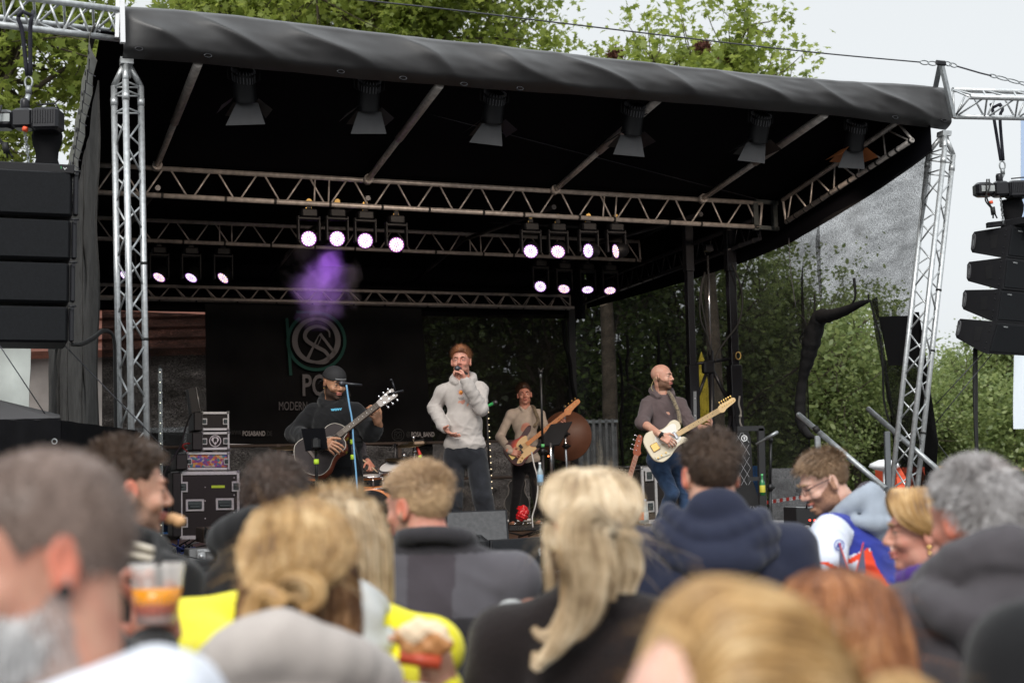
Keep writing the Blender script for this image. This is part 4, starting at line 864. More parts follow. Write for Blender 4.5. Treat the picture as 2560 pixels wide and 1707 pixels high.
for (tp, bp_, k), f, l in zip(FZ, flp, labs):
    fl_ = bpy.data.lights.new('spotlight_beam', 'SPOT'); fl_.energy = 95; fl_.color = (1, .80, .64); fl_.spot_size = math.radians(84); fl_.spot_blend = .8; fl_.shadow_soft_size = .07; fo = bpy.data.objects.new('spotlight_beam', fl_); COL.objects.link(fo); fo.location = tuple(onV(bp_[0], bp_[1]+40, VF+.66)); fo.rotation_euler = Vector(tuple(-(VV*.80-ZZ*.50))).to_track_quat('Z', 'Y').to_euler()
    a, b = onV(*tp, VF+.33), onV(*bp_, VF+.47); d = nrm(b-a); L = np.linalg.norm(b-a); t = thing('spotlight', l, 'stage lamp', a, 'spotlights with barn doors behind the roof fascia'); r = .095
    mb = MB(); mb.lathe(a, [(0, -.015), (.05, -.012), (r*.86, .0), (r*.97, .03), (r*.97, .10), (r, .105), (r, L-.02), (r*1.05, L-.015), (r*1.05, L)], d, 28)
    fr = frame(VV, d*-1)
    build('housing', mb, M_hs, t)
    mb = MB(); x = UU; y = nrm(np.cross(d, x))
    for i in range(22):
        q = 2*math.pi*i/22; o_ = x*math.cos(q)+y*math.sin(q); mb.box(a+o_*r*.80+d*.004, (.05, .004, .02), o_, np.cross(d, o_), d); mb.box(a+o_*(r*.99)+d*.065, (.008, .006, .055), o_, np.cross(d, o_), d)
    mb.box(a-d*.012+y*-.02, (.05, .03, .006), x, y, d); build('cooling_fins', mb, mat('grey_metal', (.12, .12, .13), .3, .6), t)
    mb = MB(); pz = a+ZZ*.10+VV*.0
    for s_ in (-1, 1): mb.tube([pz+UU*s_*.13, a+UU*s_*.13+d*.08, a+UU*s_*.10+d*.09], .009, 6)
    mb.tube([pz-UU*.13, pz+UU*.13], .009, 6); mb.tube([pz, pz+ZZ*.06], .018, 8); build('yoke', mb, M_hs, t)
    q = [onV(*p, VF+.45+(.0 if i < 2 else -.02)) for i, p in enumerate(f)]; n = nrm(np.cross(q[1]-q[0], q[3]-q[0]))
    mb = MB(); mb.add([p for p in q]+[p+n*.003 for p in q], [(3, 2, 1, 0), (4, 5, 6, 7), (0, 1, 5, 4), (1, 2, 6, 5), (2, 3, 7, 6), (3, 0, 4, 7)], 0); build('barn_door', mb, M_flap, t)
    mb = MB(); p0 = b-UU*r*1.05; w_ = .15; mb.add([p0-VV*.08, p0+VV*.08, p0+VV*.15-UU*.12+d*.10, p0-VV*.15-UU*.12+d*.10], [(0, 1, 2, 3)], 0)
    p0 = b+UU*r*1.05; mb.add([p0-VV*.08, p0+VV*.08, p0+VV*.15+UU*.10+d*.11, p0-VV*.15+UU*.10+d*.11], [(0, 1, 2, 3)], 0); p0 = b+VV*r; mb.add([p0-UU*.08, p0+UU*.08, p0+UU*.14+VV*.10+d*.1, p0-UU*.14+VV*.10+d*.1], [(0, 1, 2, 3)], 0)
    build('barn_door', mb, mat('barn_door_glow_tint', (.30, .10, .03), .6) if k == 2 else M_black, t)  # warm lamp glow of the last spotlight is put into its flap colour

# ------------------------------------------------------------------ line arrays
M_spk = mat('speaker_grille', (.008, .009, .011), .7, spec=.2, noise_amt=.3, nscale=60, bump=.15, bscale=300); M_spb = mat('speaker_cabinet', (.013, .013, .015), .6, spec=.25, bump=.15, bscale=200, noise_amt=.15)
M_lab = mat('pale_print', (.5, .52, .52), .6); M_lg = mat('green_print', (.03, .25, .08), .6)
YL = 9.8
ys = [(428, 545), (548, 653), (655, 761), (764, 860)]; xr = [181, 177, 173, 170]
labs = ['topmost black loudspeaker of the left hanging stack', 'second black loudspeaker of the left hanging stack', 'third black loudspeaker of the left hanging stack', 'lowest black loudspeaker of the left hanging stack with cables']
for i, ((y0, y1), x, l) in enumerate(zip(ys, xr, labs)):
    tr_, br_ = onY(x, y0, YL), onY(x-1, y1-2, YL); hgt = np.linalg.norm(tr_-br_); c = (tr_+br_)/2; tilt = math.radians(2.0*i); up = nrm(tr_-br_); W = 1.15
    t = thing('loudspeaker', l, 'loudspeaker', c, 'loudspeakers in the left hanging stack'); Xd = UU*.995-ZZ*.0; 
    mb = MB(); mb.box(c-Xd*W/2+VV*.25, (W, .48, hgt-.012), Xd, VV, up, bev=.012); build('cabinet', mb, M_spb, t)
    mb = MB(); mb.box(c-Xd*W/2-VV*.002, (W-.03, .02, hgt-.03), Xd, VV, up, bev=.006); build('grille', mb, M_spk, t)
    mb = MB(); mb.box(c+Xd*.025+VV*.03, (.035, .07, hgt*.92), Xd, VV, up, bev=.01); mb.tube([c+Xd*.03+up*(hgt/2-.02)-VV*.02, c+Xd*.03+up*(hgt/2-.02)+VV*.09], .014, 8); mb.tube([c+Xd*.0+up*(hgt/2-.005)-VV*.02, c+Xd*.055+up*(hgt/2-.005)-VV*.02], .007, 6); build('rigging_plate', mb, M_blackm, t)
    o_ = c-Xd*.5-VV*.014+up*(hgt/2-.05); 
    mb = MB(); mb.box(onY(8, y0+14, YL-.02), (.10, .002, .022), UU, VV, ZZ); pp = build('badge', mb, M_black, t); text('badge_print', 'WRSO', onY(-8, y0+17, YL-.025), UU, ZZ, .012, M_lab, t, align='LEFT', sx=1.3)
t = thing('flying_frame', 'black flying frame on top of the left hanging speakers with company lettering', 'frame', onY(100, 415, YL)); a, b = onY(-250, 402, YL-.02), onY(186, 424, YL-.02)
mb = MB(); mb.box((a+b)/2+VV*.2-ZZ*.0, (np.linalg.norm(b-a), .42, .065), b-a, VV, bev=.006); build('bar', mb, M_spb, t); text('lettering', 'WRS', onY(158, 425, YL-.235+.2), UU, ZZ, .018, M_lab, t, align='LEFT', sx=1.5, bold=.02)
mb = MB(); p = onY(153, 421, YL-.03); 
for k in range(3): mb.box(p+UU*.007*k+ZZ*(.006-.003*k), (.005, .002, .018-.004*k), UU, VV, ZZ)
build('emblem', mb, M_lg, t)
# right array: side panels to the camera
R4 = [((2431, 580), (2426, 631), (2527, 566), (2516, 641)), ((2418, 655), (2416, 702), (2514, 645), (2506, 721)), ((2408, 725), (2404, 772), (2500, 725), (2490, 802)), ((2396, 796), (2387, 843), (2490, 806), (2469, 882))]
labs = ['topmost black loudspeaker of the right hanging stack showing its side handle', 'second black loudspeaker of the right hanging stack', 'third black loudspeaker of the right hanging stack', 'lowest black loudspeaker of the right stack tilted down to the crowd']
for (a, b, c, d), l in zip(R4, labs):
    A_, B_, C_, D_ = onY(*a, 14.25), onY(*b, 14.25), onY(*c, 13.9), onY(*d, 13.9); W = nrm(A(.66, .75, 0)*1.0); W = nrm(A(.80, .6, 0)); wid = 1.05
    t = thing('loudspeaker', l, 'loudspeaker', C_, 'loudspeakers in the right hanging stack'); q = [A_, C_, D_, B_]
    def lerp(u_, w_): return (A_*(1-u_)+C_*u_)*(1-w_)+(B_*(1-u_)+D_*u_)*w_
    ou = [lerp(*p) for p in ((.05, 0), (.8, -.02), (.97, -.04), (1, -.01), (1, 1.01), (.97, 1.04), (.8, 1.06), (.05, 1), (0, .85), (0, .15))]
    mb = MB(); n = len(ou); mb.add(ou+[p+W*wid for p in ou], [tuple(range(n-1, -1, -1)), tuple(range(n, 2*n))]+[(i, (i+1) % n, n+(i+1) % n, n+i) for i in range(n)], 0); build('cabinet', mb, M_spb, t)
    nn = nrm(np.cross(W, D_-C_)); mb = MB(); g0 = (C_+D_)/2+W*wid/2+nn*(-.004 if nn[1] > 0 else .004); mb.box(g0, (wid-.05, .012, np.linalg.norm(C_-D_)-.03), W, nn, nrm(C_-D_), bev=.004); build('grille', mb, M_spk, t)
    off = -W*.004; mb = MB(); ring = [lerp(.04+.07*(1-math.cos(q_))/2*1.0, .5+.36*math.sin(q_))+off*2 for q_ in np.linspace(0, 2*math.pi, 17)[:-1]]; mb.tube(ring, .010, 6, closed=True); build('handle', mb, mat('handle_plastic', (.05, .05, .055), .5), t)
    mb = MB(); mb.add([lerp(.05, .22)+off, lerp(.10, .22)+off, lerp(.10, .78)+off, lerp(.05, .78)+off], [(0, 1, 2, 3)], 0); build('handle_slot', mb, mat('sky_tint_slot', (.35, .37, .38), .5), t)  # opaque quad, its pale grey stands for sky light through the handle
    mb = MB(); mb.add([lerp(.50, .25)+off, lerp(.70, .22)+off, lerp(.70, .72)+off, lerp(.55, .78)+off], [(0, 1, 2, 3)], 0); build('socket_plate', mb, M_black, t)
    for w_ in (.1, .3, .7, .9): mb = MB(); mb.sphere(lerp(.90, w_)+off, .008, 6); build('rigging_pin', mb, M_blackm, t)
    text('badge_print', 'WRSO', C_+W*.10+nn*(-.012 if nn[1] > 0 else .012)-ZZ*.045, W, ZZ, .014, M_lab, t, align='LEFT', sx=1.3)
t = thing('flying_frame', 'black flying frame on top of the right hanging speakers', 'frame', onY(2540, 555, 14)); mb = MB(); a = onY(2530, 555, 13.95); mb.box(a+A(.45, .3, 0), (1.05, .35, .07), A(.8, .6, 0), A(-.6, .8, 0), bev=.006); mb.box(a+A(-.1, .1, .0), (.25, .06, .05), A(1, .1, .1), A(0, 1, 0)); build('bar', mb, M_spb, t)
# chain hoists
def hoist(label, s0, hk, c, chain_end, Y, bag, w, flip):
    t = thing('chain_hoist', label, 'hoist', onY(*c, Y), 'electric chain hoists lifting the loudspeakers')
    p0, p1, pc = onY(*s0, Y-.06), onY(*hk, Y), onY(*c, Y)
    mb = MB()
    for dx in (-1, 1): mb.tube(smoothpath([p0+A(.045*dx, .0, .10), p0+A(.05*dx, -.05, .03), p0+A(.03*dx, -.02, -.06), p1+A(.012*dx, 0, .0)], 5), .016, 7)
    mb.tube([p0+A(-.05, -.05, .05), p0+A(0, -.09, .07), p0+A(.05, -.05, .05)], .016, 7); build('sling', mb, mat('sling_webbing', (.02, .02, .03), .85), t)
    mb = MB(); q = p1-A(0, 0, .05); mb.tube([q+A(.028*math.cos(x), 0, .045*math.sin(x)) for x in np.linspace(0, 6.28, 13)[:-1]], .008, 6, closed=True); mb.tube([q-A(0, 0, .03), q-A(0, 0, .09)], .022, 10); mb.tube([q-A(0, 0, .09), pc+A(0, 0, .09)], .02, 10); build('hook', mb, M_steel, t)
    mb = MB(); mb.lathe(pc+A(0, 0, .07), [(.03, 0), (.035, .01), (.035, .07), (.028, .09), (0, .09)]); mb.box(pc, (w*.30, .16, .15), bev=.02); mb.box(pc+A(w*.32, 0, -.01), (w*.38, .18, .17), bev=.02); mb.box(pc-A(w*.32, 0, 0), (w*.36, .15, .14), bev=.025)
    for i in range(9): mb.box(pc+A(w*(.16+.035*i) if not flip else w*(.14+.035*i), -.092, .0), (.006, .012, .10))
    mb.tube([pc+A(w*.2, -.04, .1), pc+A(w*.45, -.04, .11), pc+A(w*.5, -.04, .06)], .007, 6); build('motor', mb, M_blackm, t)
    mb = MB(); mb.box(pc+A(-w*.28, -.08, .0), (.13, .004, .06)); build('type_plate', mb, mat('label_grey', (.33, .35, .35), .6), t)
    pe = onY(*chain_end, Y); n = int(np.linalg.norm(pc-pe)/.028); mb = MB()
    for i in range(n):
        q = pc-A(0, 0, .08)+(pe-pc+A(0, 0, .08))*i/max(1, n-1); ax = A(1, 0, 0) if i % 2 else A(0, 1, 0); mb.tube([q+ax*.010*math.cos(x)+A(0, 0, .02*math.sin(x)) for x in np.linspace(0, 6.28, 9)[:-1]], .004, 4, closed=True)
    build('chain', mb, M_steel, t)
    b0 = onY(*bag, Y+.12); mb = MB(); P = [[b0+A((.10+.02*math.sin(z*9))*math.cos(x), .07*math.sin(x), -z*.42) for x in np.linspace(0, 2*math.pi, 17)] for z in np.linspace(0, 1, 8)]; mb.grid(np.array(P)); build('chain_bag', mb, M_bc, t)
    mb = MB()
    for k in range(2): mb.tube(smoothpath([pc+A(-w*.3+.02*k, -.09, .09), pc+A(-w*.34+.03*k, -.12, .0), pc+A(-w*.33-.02*k, -.11, -.12), pc+A(-w*.22, -.08, -.22), pc+A(-w*.2+.04*k, -.05, -.30)], 6), .008, 6)
    mb.tube([pc+A(-w*.22, -.08, -.19), pc+A(-w*.2, -.07, -.27)], .025, 8); build('motor_cable', mb, M_rub, t)
    mb = MB(); mb.tube([pc+A(-w*.24, -.085, -.16) if flip else pc+A(.02, -.09, -.09), pc+A(-w*.25, -.085, -.13) if flip else pc+A(.05, -.09, -.10)], .02, 8); build('warning_tag', mb, mat('orange_plastic', (.7, .09, .03), .5), t)
hoist('black chain hoist above the left hanging speakers beside the plane tree', (68, 62), (72, 190), (62, 300), (72, 405), 10.35, (118, 322), .54, False)
hoist('black chain hoist above the right hanging speakers against the sky', (2490, 285), (2505, 402), (2500, 474), (2508, 555), 13.95, (2530, 500), .52, True)
# cables
def cable(name, label, pts, r, m=None, group=None, n=6):
    t = thing(name, label, 'cable', pts[-1], group); mb = MB(); mb.tube(smoothpath(pts, n), r, 7); build('line', mb, m or M_rub, t); return t
for k in range(2):
    cable('speaker_cable', ['grey speaker cable looping from left speakers to the tower, upper one', 'grey speaker cable looping from left speakers to the tower, lower one'][k], [onY(180, 862-2*k, 9.85), onY(205, 858+3*k, 9.95), onY(235, 842+4*k, 10.2), onY(255, 826+4*k, 10.4), onY(275, 830+k, 10.5), onY(286, 852, 10.55), onY(288, 930, 10.6), onY(290, 1100, 10.7), onY(294, 1300, 10.8)], .013, group='cables tied to the left tower')
for k in range(3):
    cable('speaker_cable', ['thickest black cable hanging straight below the right speakers', 'black cable hanging beside the thickest one below the right speakers', 'thin black cable hanging just right of its neighbours below the right speakers'][k], [onY(2436+3*k, 870, 14.2), onY(2435+4*k, 960, 14.2), onY(2437+3*k, 1050, 14.2), onY(2441+2*k, 1140, 14.2), onY(2446+k, 1330, 14.2)], .014-.003*k, group='cables below the right speakers')
for k, (p, q) in enumerate((((2460, 880), (2340, 1010)), ((2480, 885), (2320, 1080)), ((2318, 1075), (2400, 1180)))): 
    t = thing('guy_rope', ['thin guy rope from the right speakers down to the netting edge', 'second thin guy rope just below the first at the right', 'short guy rope running down right from the netting edge'][k], 'rope', onY(*q, 14.3), 'guy ropes at the right tower'); mb = MB(); mb.tube([onY(*p, 14.1), onY(*q, 14.2)], .005, 5); build('line', mb, M_wire, t)
# ------------------------------------------------------------------ flight cases at the back left of the deck
M_lam = mat('case_laminate', (.018, .016, .016), .6, noise_amt=.2, nscale=40); M_edge = mat('case_edge', (.62, .63, .64), .35, .5, noise_amt=.12, nscale=40)
def case(name, label, tl_, tr_, bl_, v, depth, group, latches=(), dishes=(), corner=True, front=None, skew=0, onfront=None):
    tl, tr, bl = onV(*tl_, v), onV(*tr_, v), onV(*bl_, v); W = np.linalg.norm(tr-tl); H = np.linalg.norm(tl-bl); X = nrm(tr-tl); Z = ZZ; Yd = nrm(np.cross(Z, X)); c = (tl+tr)/2-Z*H/2+Yd*depth/2
    t = thing(name, label, 'flight case', c-Z*H/2, group)
    mb = MB(); mb.box(c, (W-.02, depth, H-.02), X, Yd, Z, bev=.005); build('body', mb, M_lam, t)
    e = .045 if H > .5 else .03; mb = MB(); f = c-Yd*depth/2
    for s_ in (-1, 1):
        mb.box(f+Z*s_*(H/2-e/2)-Yd*.002, (W, .03, e), X, Yd, Z, bev=.003); mb.box(f+X*s_*(W/2-e*.35)-Yd*.004, (e*.7, .03, H-.01), X, Yd, Z, bev=.003)
        mb.box(c+X*s_*(W/2-.005)+Z*(H/2-.01), (.03, depth, .03), X, Yd, Z)
    build('edging', mb, M_edge, t)
    if corner:
        for sx in (-1, 1):
            for sz in (-1, 1): mb = MB(); mb.sphere(f+X*sx*(W/2-.012)+Z*sz*(H/2-.012), .026, 10); build('corner', mb, M_steel, t)
    P = lambda a, b, o=.0: f+X*(a-.5)*W+Z*(b-.5)*H-Yd*(.004+o)
    for a, b in latches:
        k = .055 if H > .5 else .035; mb = MB(); mb.box(P(a, b, .012), (k*1.9, .012, k*2.3), X, Yd, Z, bev=.008); l = build('latch', mb, M_edge, t)
        mb = MB(); mb.box(P(a, b, .022), (k*1.2, .012, k*1.5), X, Yd, Z, bev=.01); mb.tube([P(a, b, .03)-X*k*.5, P(a, b, .03)+X*k*.5], .008, 6); build('latch_catch', mb, mat('latch_dark', (.10, .12, .12), .3, .8), l)
    for a, b in dishes:
        mb = MB(); mb.box(P(a, b, .006), (.22, .012, .145), X, Yd, Z, bev=.015); l = build('handle', mb, M_edge, t)
        mb = MB(); mb.box(P(a, b, .012), (.165, .012, .095), X, Yd, Z, bev=.01); mb.box(P(a, b-.02, .022), (.14, .02, .045), X, Yd, Z, bev=.008); build('handle_grip', mb, [mat('latch_dark', (0, 0, 0))], l)
    return t, P, X, Yd, Z, W, H
VC = 17.2
_l = 'flight cases stacked at the back left of the stage'
t, P, X, Yd, Z, W, H = case('rack_case', 'large black flight case with two recessed handles at the bottom of the stack', (449, 1178), (598, 1177), (452, 1348), VC, .75, _l, latches=((.06, .77), (.94, .77), (.06, .25), (.94, .25)), dishes=((.25, .5), (.75, .51)))
mb = MB(); mb.box(P(.64, .77, .002), (.16, .003, .03), X, Yd, Z); build('tape_mark', mb, M_green_tape, t)
mb = MB()
for a, b in ((.42, .76), (.42, .56), (.42, .3), (.91, .9), (.91, .64), (.91, .38)): mb.sphere(P(a, b), .011, 8)
build('rivet', mb, M_edge, t)
t, P, X, Yd, Z, W, H = case('sticker_case', 'wide flight case covered in colourful stickers on top of the big case', (465, 1130), (573, 1130), (466, 1175), VC-.02, .6, _l, latches=((.07, .48), (.93, .48)))
m = bpy.data.materials.new('stickers'); m.use_nodes = True; nt = m.node_tree; b = nt.nodes['Principled BSDF']; vo = nt.nodes.new('ShaderNodeTexVoronoi'); vo.inputs['Scale'].default_value = 34; tc = nt.nodes.new('ShaderNodeTexCoord'); nt.links.new(tc.outputs['Object'], vo.inputs['Vector'])
rp = nt.nodes.new('ShaderNodeValToRGB'); rp.color_ramp.interpolation = 'CONSTANT'; cs = [(.16, .07, .30), (.55, .15, .05), (.10, .10, .42), (.6, .35, .08), (.25, .08, .30), (.05, .25, .28), (.5, .45, .4), (.4, .05, .12)]
for i, c_ in enumerate(cs):
    e_ = rp.color_ramp.elements[i] if i < 2 else rp.color_ramp.elements.new(i/len(cs)); e_.position = i/len(cs); e_.color = (*c_, 1)
sx_ = nt.nodes.new('ShaderNodeSeparateColor'); nt.links.new(vo.outputs['Color'], sx_.inputs[0]); nt.links.new(sx_.outputs[0], rp.inputs[0]); nt.links.new(rp.outputs[0], b.inputs['Base Color']); b.inputs['Roughness'].default_value = .45
mb = MB(); mb.box(P(.5, .5, .001), (W*.88, .004, H*.66), X, Yd, Z); build('sticker_panel', mb, m, t)
t, P, X, Yd, Z, W, H = case('small_case', 'small flight case with a round white crest, third from the bottom', (502, 1080), (573, 1079), (503, 1125), VC, .5, _l, latches=((.12, .48), (.87, .48)))
def flat_ring(mb, c, X, Z, r0, r1, n=28, mi=0):
    for i in range(n):
        a, b = 2*math.pi*i/n, 2*math.pi*(i+1)/n; q = lambda r, t_: c+X*r*math.cos(t_)+Z*r*math.sin(t_); mb.add([q(r0, a), q(r1, a), q(r1, b), q(r0, b)], [(0, 1, 2, 3)], mi)
mb = MB(); c = P(.5, .5, .004); flat_ring(mb, c, X, Z, .062, .072); mb.add([c+X*a*.046+Z*b*.046 for a, b in ((-.75, 1), (.75, 1), (1.0, .25), (.35, -.7), (0, -1.15), (-.35, -.7), (-1.0, .25))], [tuple(range(7))]); build('crest', mb, M_white, t)
mb = MB(); c = P(.5, .52, .006); mb.add([c+X*a*.026+Z*b*.03 for a, b in ((-.7, .9), (0, 1.1), (.8, .8), (.9, 0), (.6, -.9), (.1, -.4), (-.3, -1), (-.8, -.3))], [tuple(range(8))]); build('crest_figure', mb, M_black, t)
t, P, X, Yd, Z, W, H = case('plain_case', 'small plain black flight case at the top of the stack', (502, 1029), (572, 1029), (503, 1076), VC, .5, _l, latches=((.12, .48), (.87, .48)))
t = thing('side_rack', 'open-backed black rack units with cables left of the small cases', 'rack', onV(485, 1120, VC+.1)); mb = MB()
for y0, y1, x0, x1 in ((1032, 1078, 478, 500), (1082, 1126, 474, 500), (1136, 1174, 434, 463), (1182, 1340, 425, 447)):
    a, b = onV(x0, y0, VC+.1), onV(x1, y1, VC+.1); mb.box((a+b)/2, (abs((b-a)@UU), .45, abs(b[2]-a[2])), UU, VV, ZZ, bev=.01)
build('body', mb, M_black, t)
t = thing('tilted_screen', 'thin black screen leaning open on top of the flight cases', 'screen', onV(485, 1028, VC)); a = [onV(x, y, VC-.02) for x, y in ((471, 972), (489, 968), (500, 1029), (480, 1034))]; mb = MB(); mb.add(a+[p+VV*.25 for p in a], [(0, 1, 2, 3), (7, 6, 5, 4), (0, 4, 5, 1), (1, 5, 6, 2), (2, 6, 7, 3), (3, 7, 4, 0)]); build('panel', mb, M_black, t)
mb = MB(); mb.tube([onV(490, 968, VC-.03), onV(501, 1029, VC-.03)], .006, 5); build('edge', mb, M_edge, t)
cable('loose_cable', 'black cable sagging from the small cases down to the deck', [onV(478, 1035, VC-.1), onV(465, 1065, VC-.2), onV(452, 1110, VC-.3), onV(430, 1150, VC-.4), onV(412, 1180, VC-.5), onV(405, 1230, VC-.5)], .01)
cable('loose_cable', 'thin red cable bulging beside the small cases', [onV(475, 1108, VC-.05), onV(460, 1110, VC-.1), onV(457, 1118, VC-.1), onV(468, 1128, VC-.05)], .008, mat('red_cable', (.3, .02, .02), .5))
t = thing('aluminium_case', 'small open silver case on the front left of the deck', 'flight case', onV(500, 1400, 11.9)); mb = MB(); a, b = onV(472, 1372, 11.95), onV(600, 1368, 11.95); c = (a+b)/2-ZZ*.055; mb.box(c+VV*.15, (np.linalg.norm(b-a), .3, .11), UU, VV, ZZ, bev=.008); build('body', mb, mat('silver_case', (.30, .30, .30), .4, .5, noise_amt=.2), t)
mb = MB(); mb.box(onV(545, 1374, 11.92), (.34, .02, .022), UU, VV, ZZ); mb.box(onV(503, 1388, 11.92), (.07, .02, .10), UU, VV, ZZ, bev=.01); mb.sphere(onV(503, 1390, 11.90), .022, 10); mb.sphere(onV(498, 1377, 11.90), .008, 6); mb.sphere(onV(510, 1377, 11.90), .008, 6); build('fitting', mb, M_edge, t)
t = thing('stage_mixer', 'dark stage box with a raised handle in front of the large flight case', 'stage box', onV(560, 1345, 13.5)); mb = MB(); a, b = onV(505, 1330, 13.6), onV(640, 1325, 13.6); mb.box((a+b)/2+VV*.2-ZZ*.03, (np.linalg.norm(b-a), .45, .14), UU, VV, ZZ, bev=.01); build('body', mb, mat('brownish_metal', (.08, .06, .05), .5, .3), t)
mb = MB(); mb.tube([onV(513, 1345, 13.5), onV(514, 1318, 13.5), onV(527, 1332, 13.5), onV(527, 1350, 13.5)], .014, 7); mb.box(onV(556, 1336, 13.45), (.15, .2, .06), UU, VV, ZZ, bev=.01); build('handle', mb, M_black, t)
rng = np.random.default_rng(4)
for k in range(14):
    p = [onV(390+rng.uniform(0, 110), 1345+rng.uniform(0, 50), 12.2+rng.uniform(0, .6))]
    for j in range(4): q = p[-1]+UU*rng.uniform(-.22, .22)+VV*rng.uniform(-.1, .2); q = A(q[0], q[1], FLOOR+.012+rng.uniform(0, .1)); p.append(q)
    t = thing('floor_cable', ['black', 'grey', 'dark blue'][k % 3]+' cable of the front left deck tangle, '+['nearest the edge', 'under the stand', 'by the silver case', 'beside the tall case', 'looping upward', 'lying flattest', 'curling left', 'curling right', 'half hidden by its neighbours', 'crossing the others', 'at the back of the tangle', 'at the right of the tangle', 'at the left of the tangle', 'in the middle of the tangle'][k], 'cable', p[0], 'cables tangled on the front left deck')
    mb = MB(); mb.tube(smoothpath(p, 6), .007, 5); build('line', mb, [M_rub, mat('grey_cable', (.2, .2, .2), .5), mat('blue_cable', (.03, .05, .2), .5)][k % 3], t)

# ------------------------------------------------------------------ stands
M_std = mat('stand_black', (.014, .014, .015), .4, .3)
def stand(name, label, top, foot, Y, tripod=.35, parts=None, r=.011, tapes=(), cat='stand', boom=None, group='stands on the stage', two=True):
    a, b = onY(*top, Y), onY(*foot, Y); b = A(b[0], b[1], FLOOR); t = thing(name, label, cat, b, group); ax = nrm(a-b); m_ = b+(a-b)*.52
    mb = MB(); mb.tube([b+ax*.02, m_], r*1.35, 10); mb.tube([m_, a], r, 10); build('pole', mb, M_std, t)
    mb = MB(); mb.tube([m_-ax*.03, m_+ax*.03], r*2.1, 10); mb.sphere(m_+UU*r*3, r*1.3, 8); mb.tube([a-ax*.02, a+ax*.02], r*1.7, 10); build('clutch', mb, M_std, t)
    for k in range(3):
        q = math.radians(20+120*k); d = A(math.cos(q), math.sin(q), 0); mb = MB(); mb.tube([b+ax*.10, b+d*tripod+A(0, 0, .01)], r*.8, 6); build('leg', mb, M_std, t)
    for y in tapes: p = b+(a-b)*((y-foot[1])/(top[1]-foot[1])); mb = MB(); mb.tube([p-ax*.02, p+ax*.02], r*1.6, 10); build('tape_mark', mb, M_green_tape, t)
    if boom is not None: mb = MB(); mb.tube([onY(*q) for q in boom], r*.8, 8); build('boom', mb, M_std, t)
    return t, a, b
def microphone(label, p, d, col=None, t=None, group='microphones'):
    p = np.asarray(p); d = nrm(d); t = thing('microphone', label, 'microphone', p, group); mb = MB(); mb.lathe(p-d*.16, [(0, 0), (.010, .0), (.014, .08), (.018, .14), (.022, .15)], d, 16); build('handle', mb, col or M_blackm, t)
    mb = MB(); mb.sphere(p+d*.012, (.026, .026, .026), 14); mb.tube([p-d*.012, p-d*.006], .0265, 14); build('grille', mb, mat('mic_grille', (.09, .09, .10), .5, .8), t); return t
t, a, b = stand('microphone_stand', 'thin black microphone stand with neon tape in front of the acoustic guitarist', (878, 1075), (893, 1370), 11.75, tapes=(1102, 1138, 1240), boom=[(878, 1075, 11.75), (905, 1190, 11.7)])
mb = MB(); mb.tube(smoothpath([onY(889, 1075, 11.75), onY(880, 1040, 11.75), onY(870, 975, 11.7), onY(866, 965, 11.7)], 4), .007, 7); build('boom', mb, M_std, t)
microphone('black microphone on its stand before the acoustic guitarist', onY(858, 959, 11.7), A(-1, .1, .1))
cable('microphone_cable', 'light blue microphone cable winding down the acoustic guitarist\'s stand', [onY(866, 962, 11.66), onY(873, 1010, 11.66), onY(880, 1050, 11.66), onY(884, 1110, 11.66), onY(890, 1180, 11.66), onY(896, 1250, 11.64), onY(910, 1310, 11.6), onY(919, 1350, 11.55), onY(915, 1368, 11.5), onY(900, 1375, 11.5), onY(880, 1380, 11.45)], .0075, mat('light_blue_cable', (.16, .35, .55), .5))
t, a, b = stand('tablet_stand', 'tablet on a black stand in front of the acoustic guitar', (790, 1100), (795, 1385), 11.35, tapes=(1151,), r=.013)
q = [onY(753, 1072, 11.3), onY(812, 1070, 11.32), onY(820, 1122, 11.28), onY(764, 1127, 11.26)]; n = nrm(np.cross(q[1]-q[0], q[3]-q[0])); mb = MB(); mb.add([p-n*.008 for p in q]+[p+n*.008 for p in q], [(0, 1, 2, 3), (7, 6, 5, 4), (0, 4, 5, 1), (1, 5, 6, 2), (2, 6, 7, 3), (3, 7, 4, 0)]); tb = build('tablet', mb, mat('screen_black', (.004, .004, .005), .9, spec=.05), t)
mb = MB(); mb.box(onY(790, 1108, 11.22), (.07, .05, .09), bev=.015); mb.tube([onY(790, 1115, 11.25), onY(790, 1135, 11.35)], .012, 8); build('tablet_clamp', mb, M_std, tb)
t, a, b = stand('led_pole', 'clear tube pole with a string of small lights at the front left of the deck', (400, 921), (404, 1375), 11.6, r=.006)
mb = MB(); mb.tube([onY(400, 921, 11.6), onY(404, 1340, 11.6)], .018, 12); M_clear = mat('clear_plastic', (.8, .85, .85), .15, alpha=.22); build('tube', mb, M_clear, t)
mb = MB(); 
for i in range(17): mb.sphere(onY(400+.2*i, 930+25.5*i, 11.57), .0045, 7)
build('light_string', mb, mat('fairy_light', (1, 1, .9), emit=(1, .95, .72), es=1.0), t)
t, a, b = stand('microphone_stand', 'microphone stand wrapped in fairy lights right of the singer', (1217, 1024), (1231, 1350), 15.0)
mb = MB()
for i in range(15): mb.sphere(onY(1221+.75*i, 1030+15.8*i, 14.95), .0065, 6)
build('light_string', mb, mat('fairy_warm', (1, 1, .9), emit=(1, .72, .35), es=.8), t)
microphone('microphone with a bright green body on the stand right of the singer', onY(1236, 1007, 15.0), A(1, -.15, .42), mat('green_mic', (.05, .42, .12), .5))
t, a, b = stand('microphone_stand', 'tall empty microphone stand left of the bass guitar neck', (1352, 930), (1362, 1345), 14.6, r=.013); 
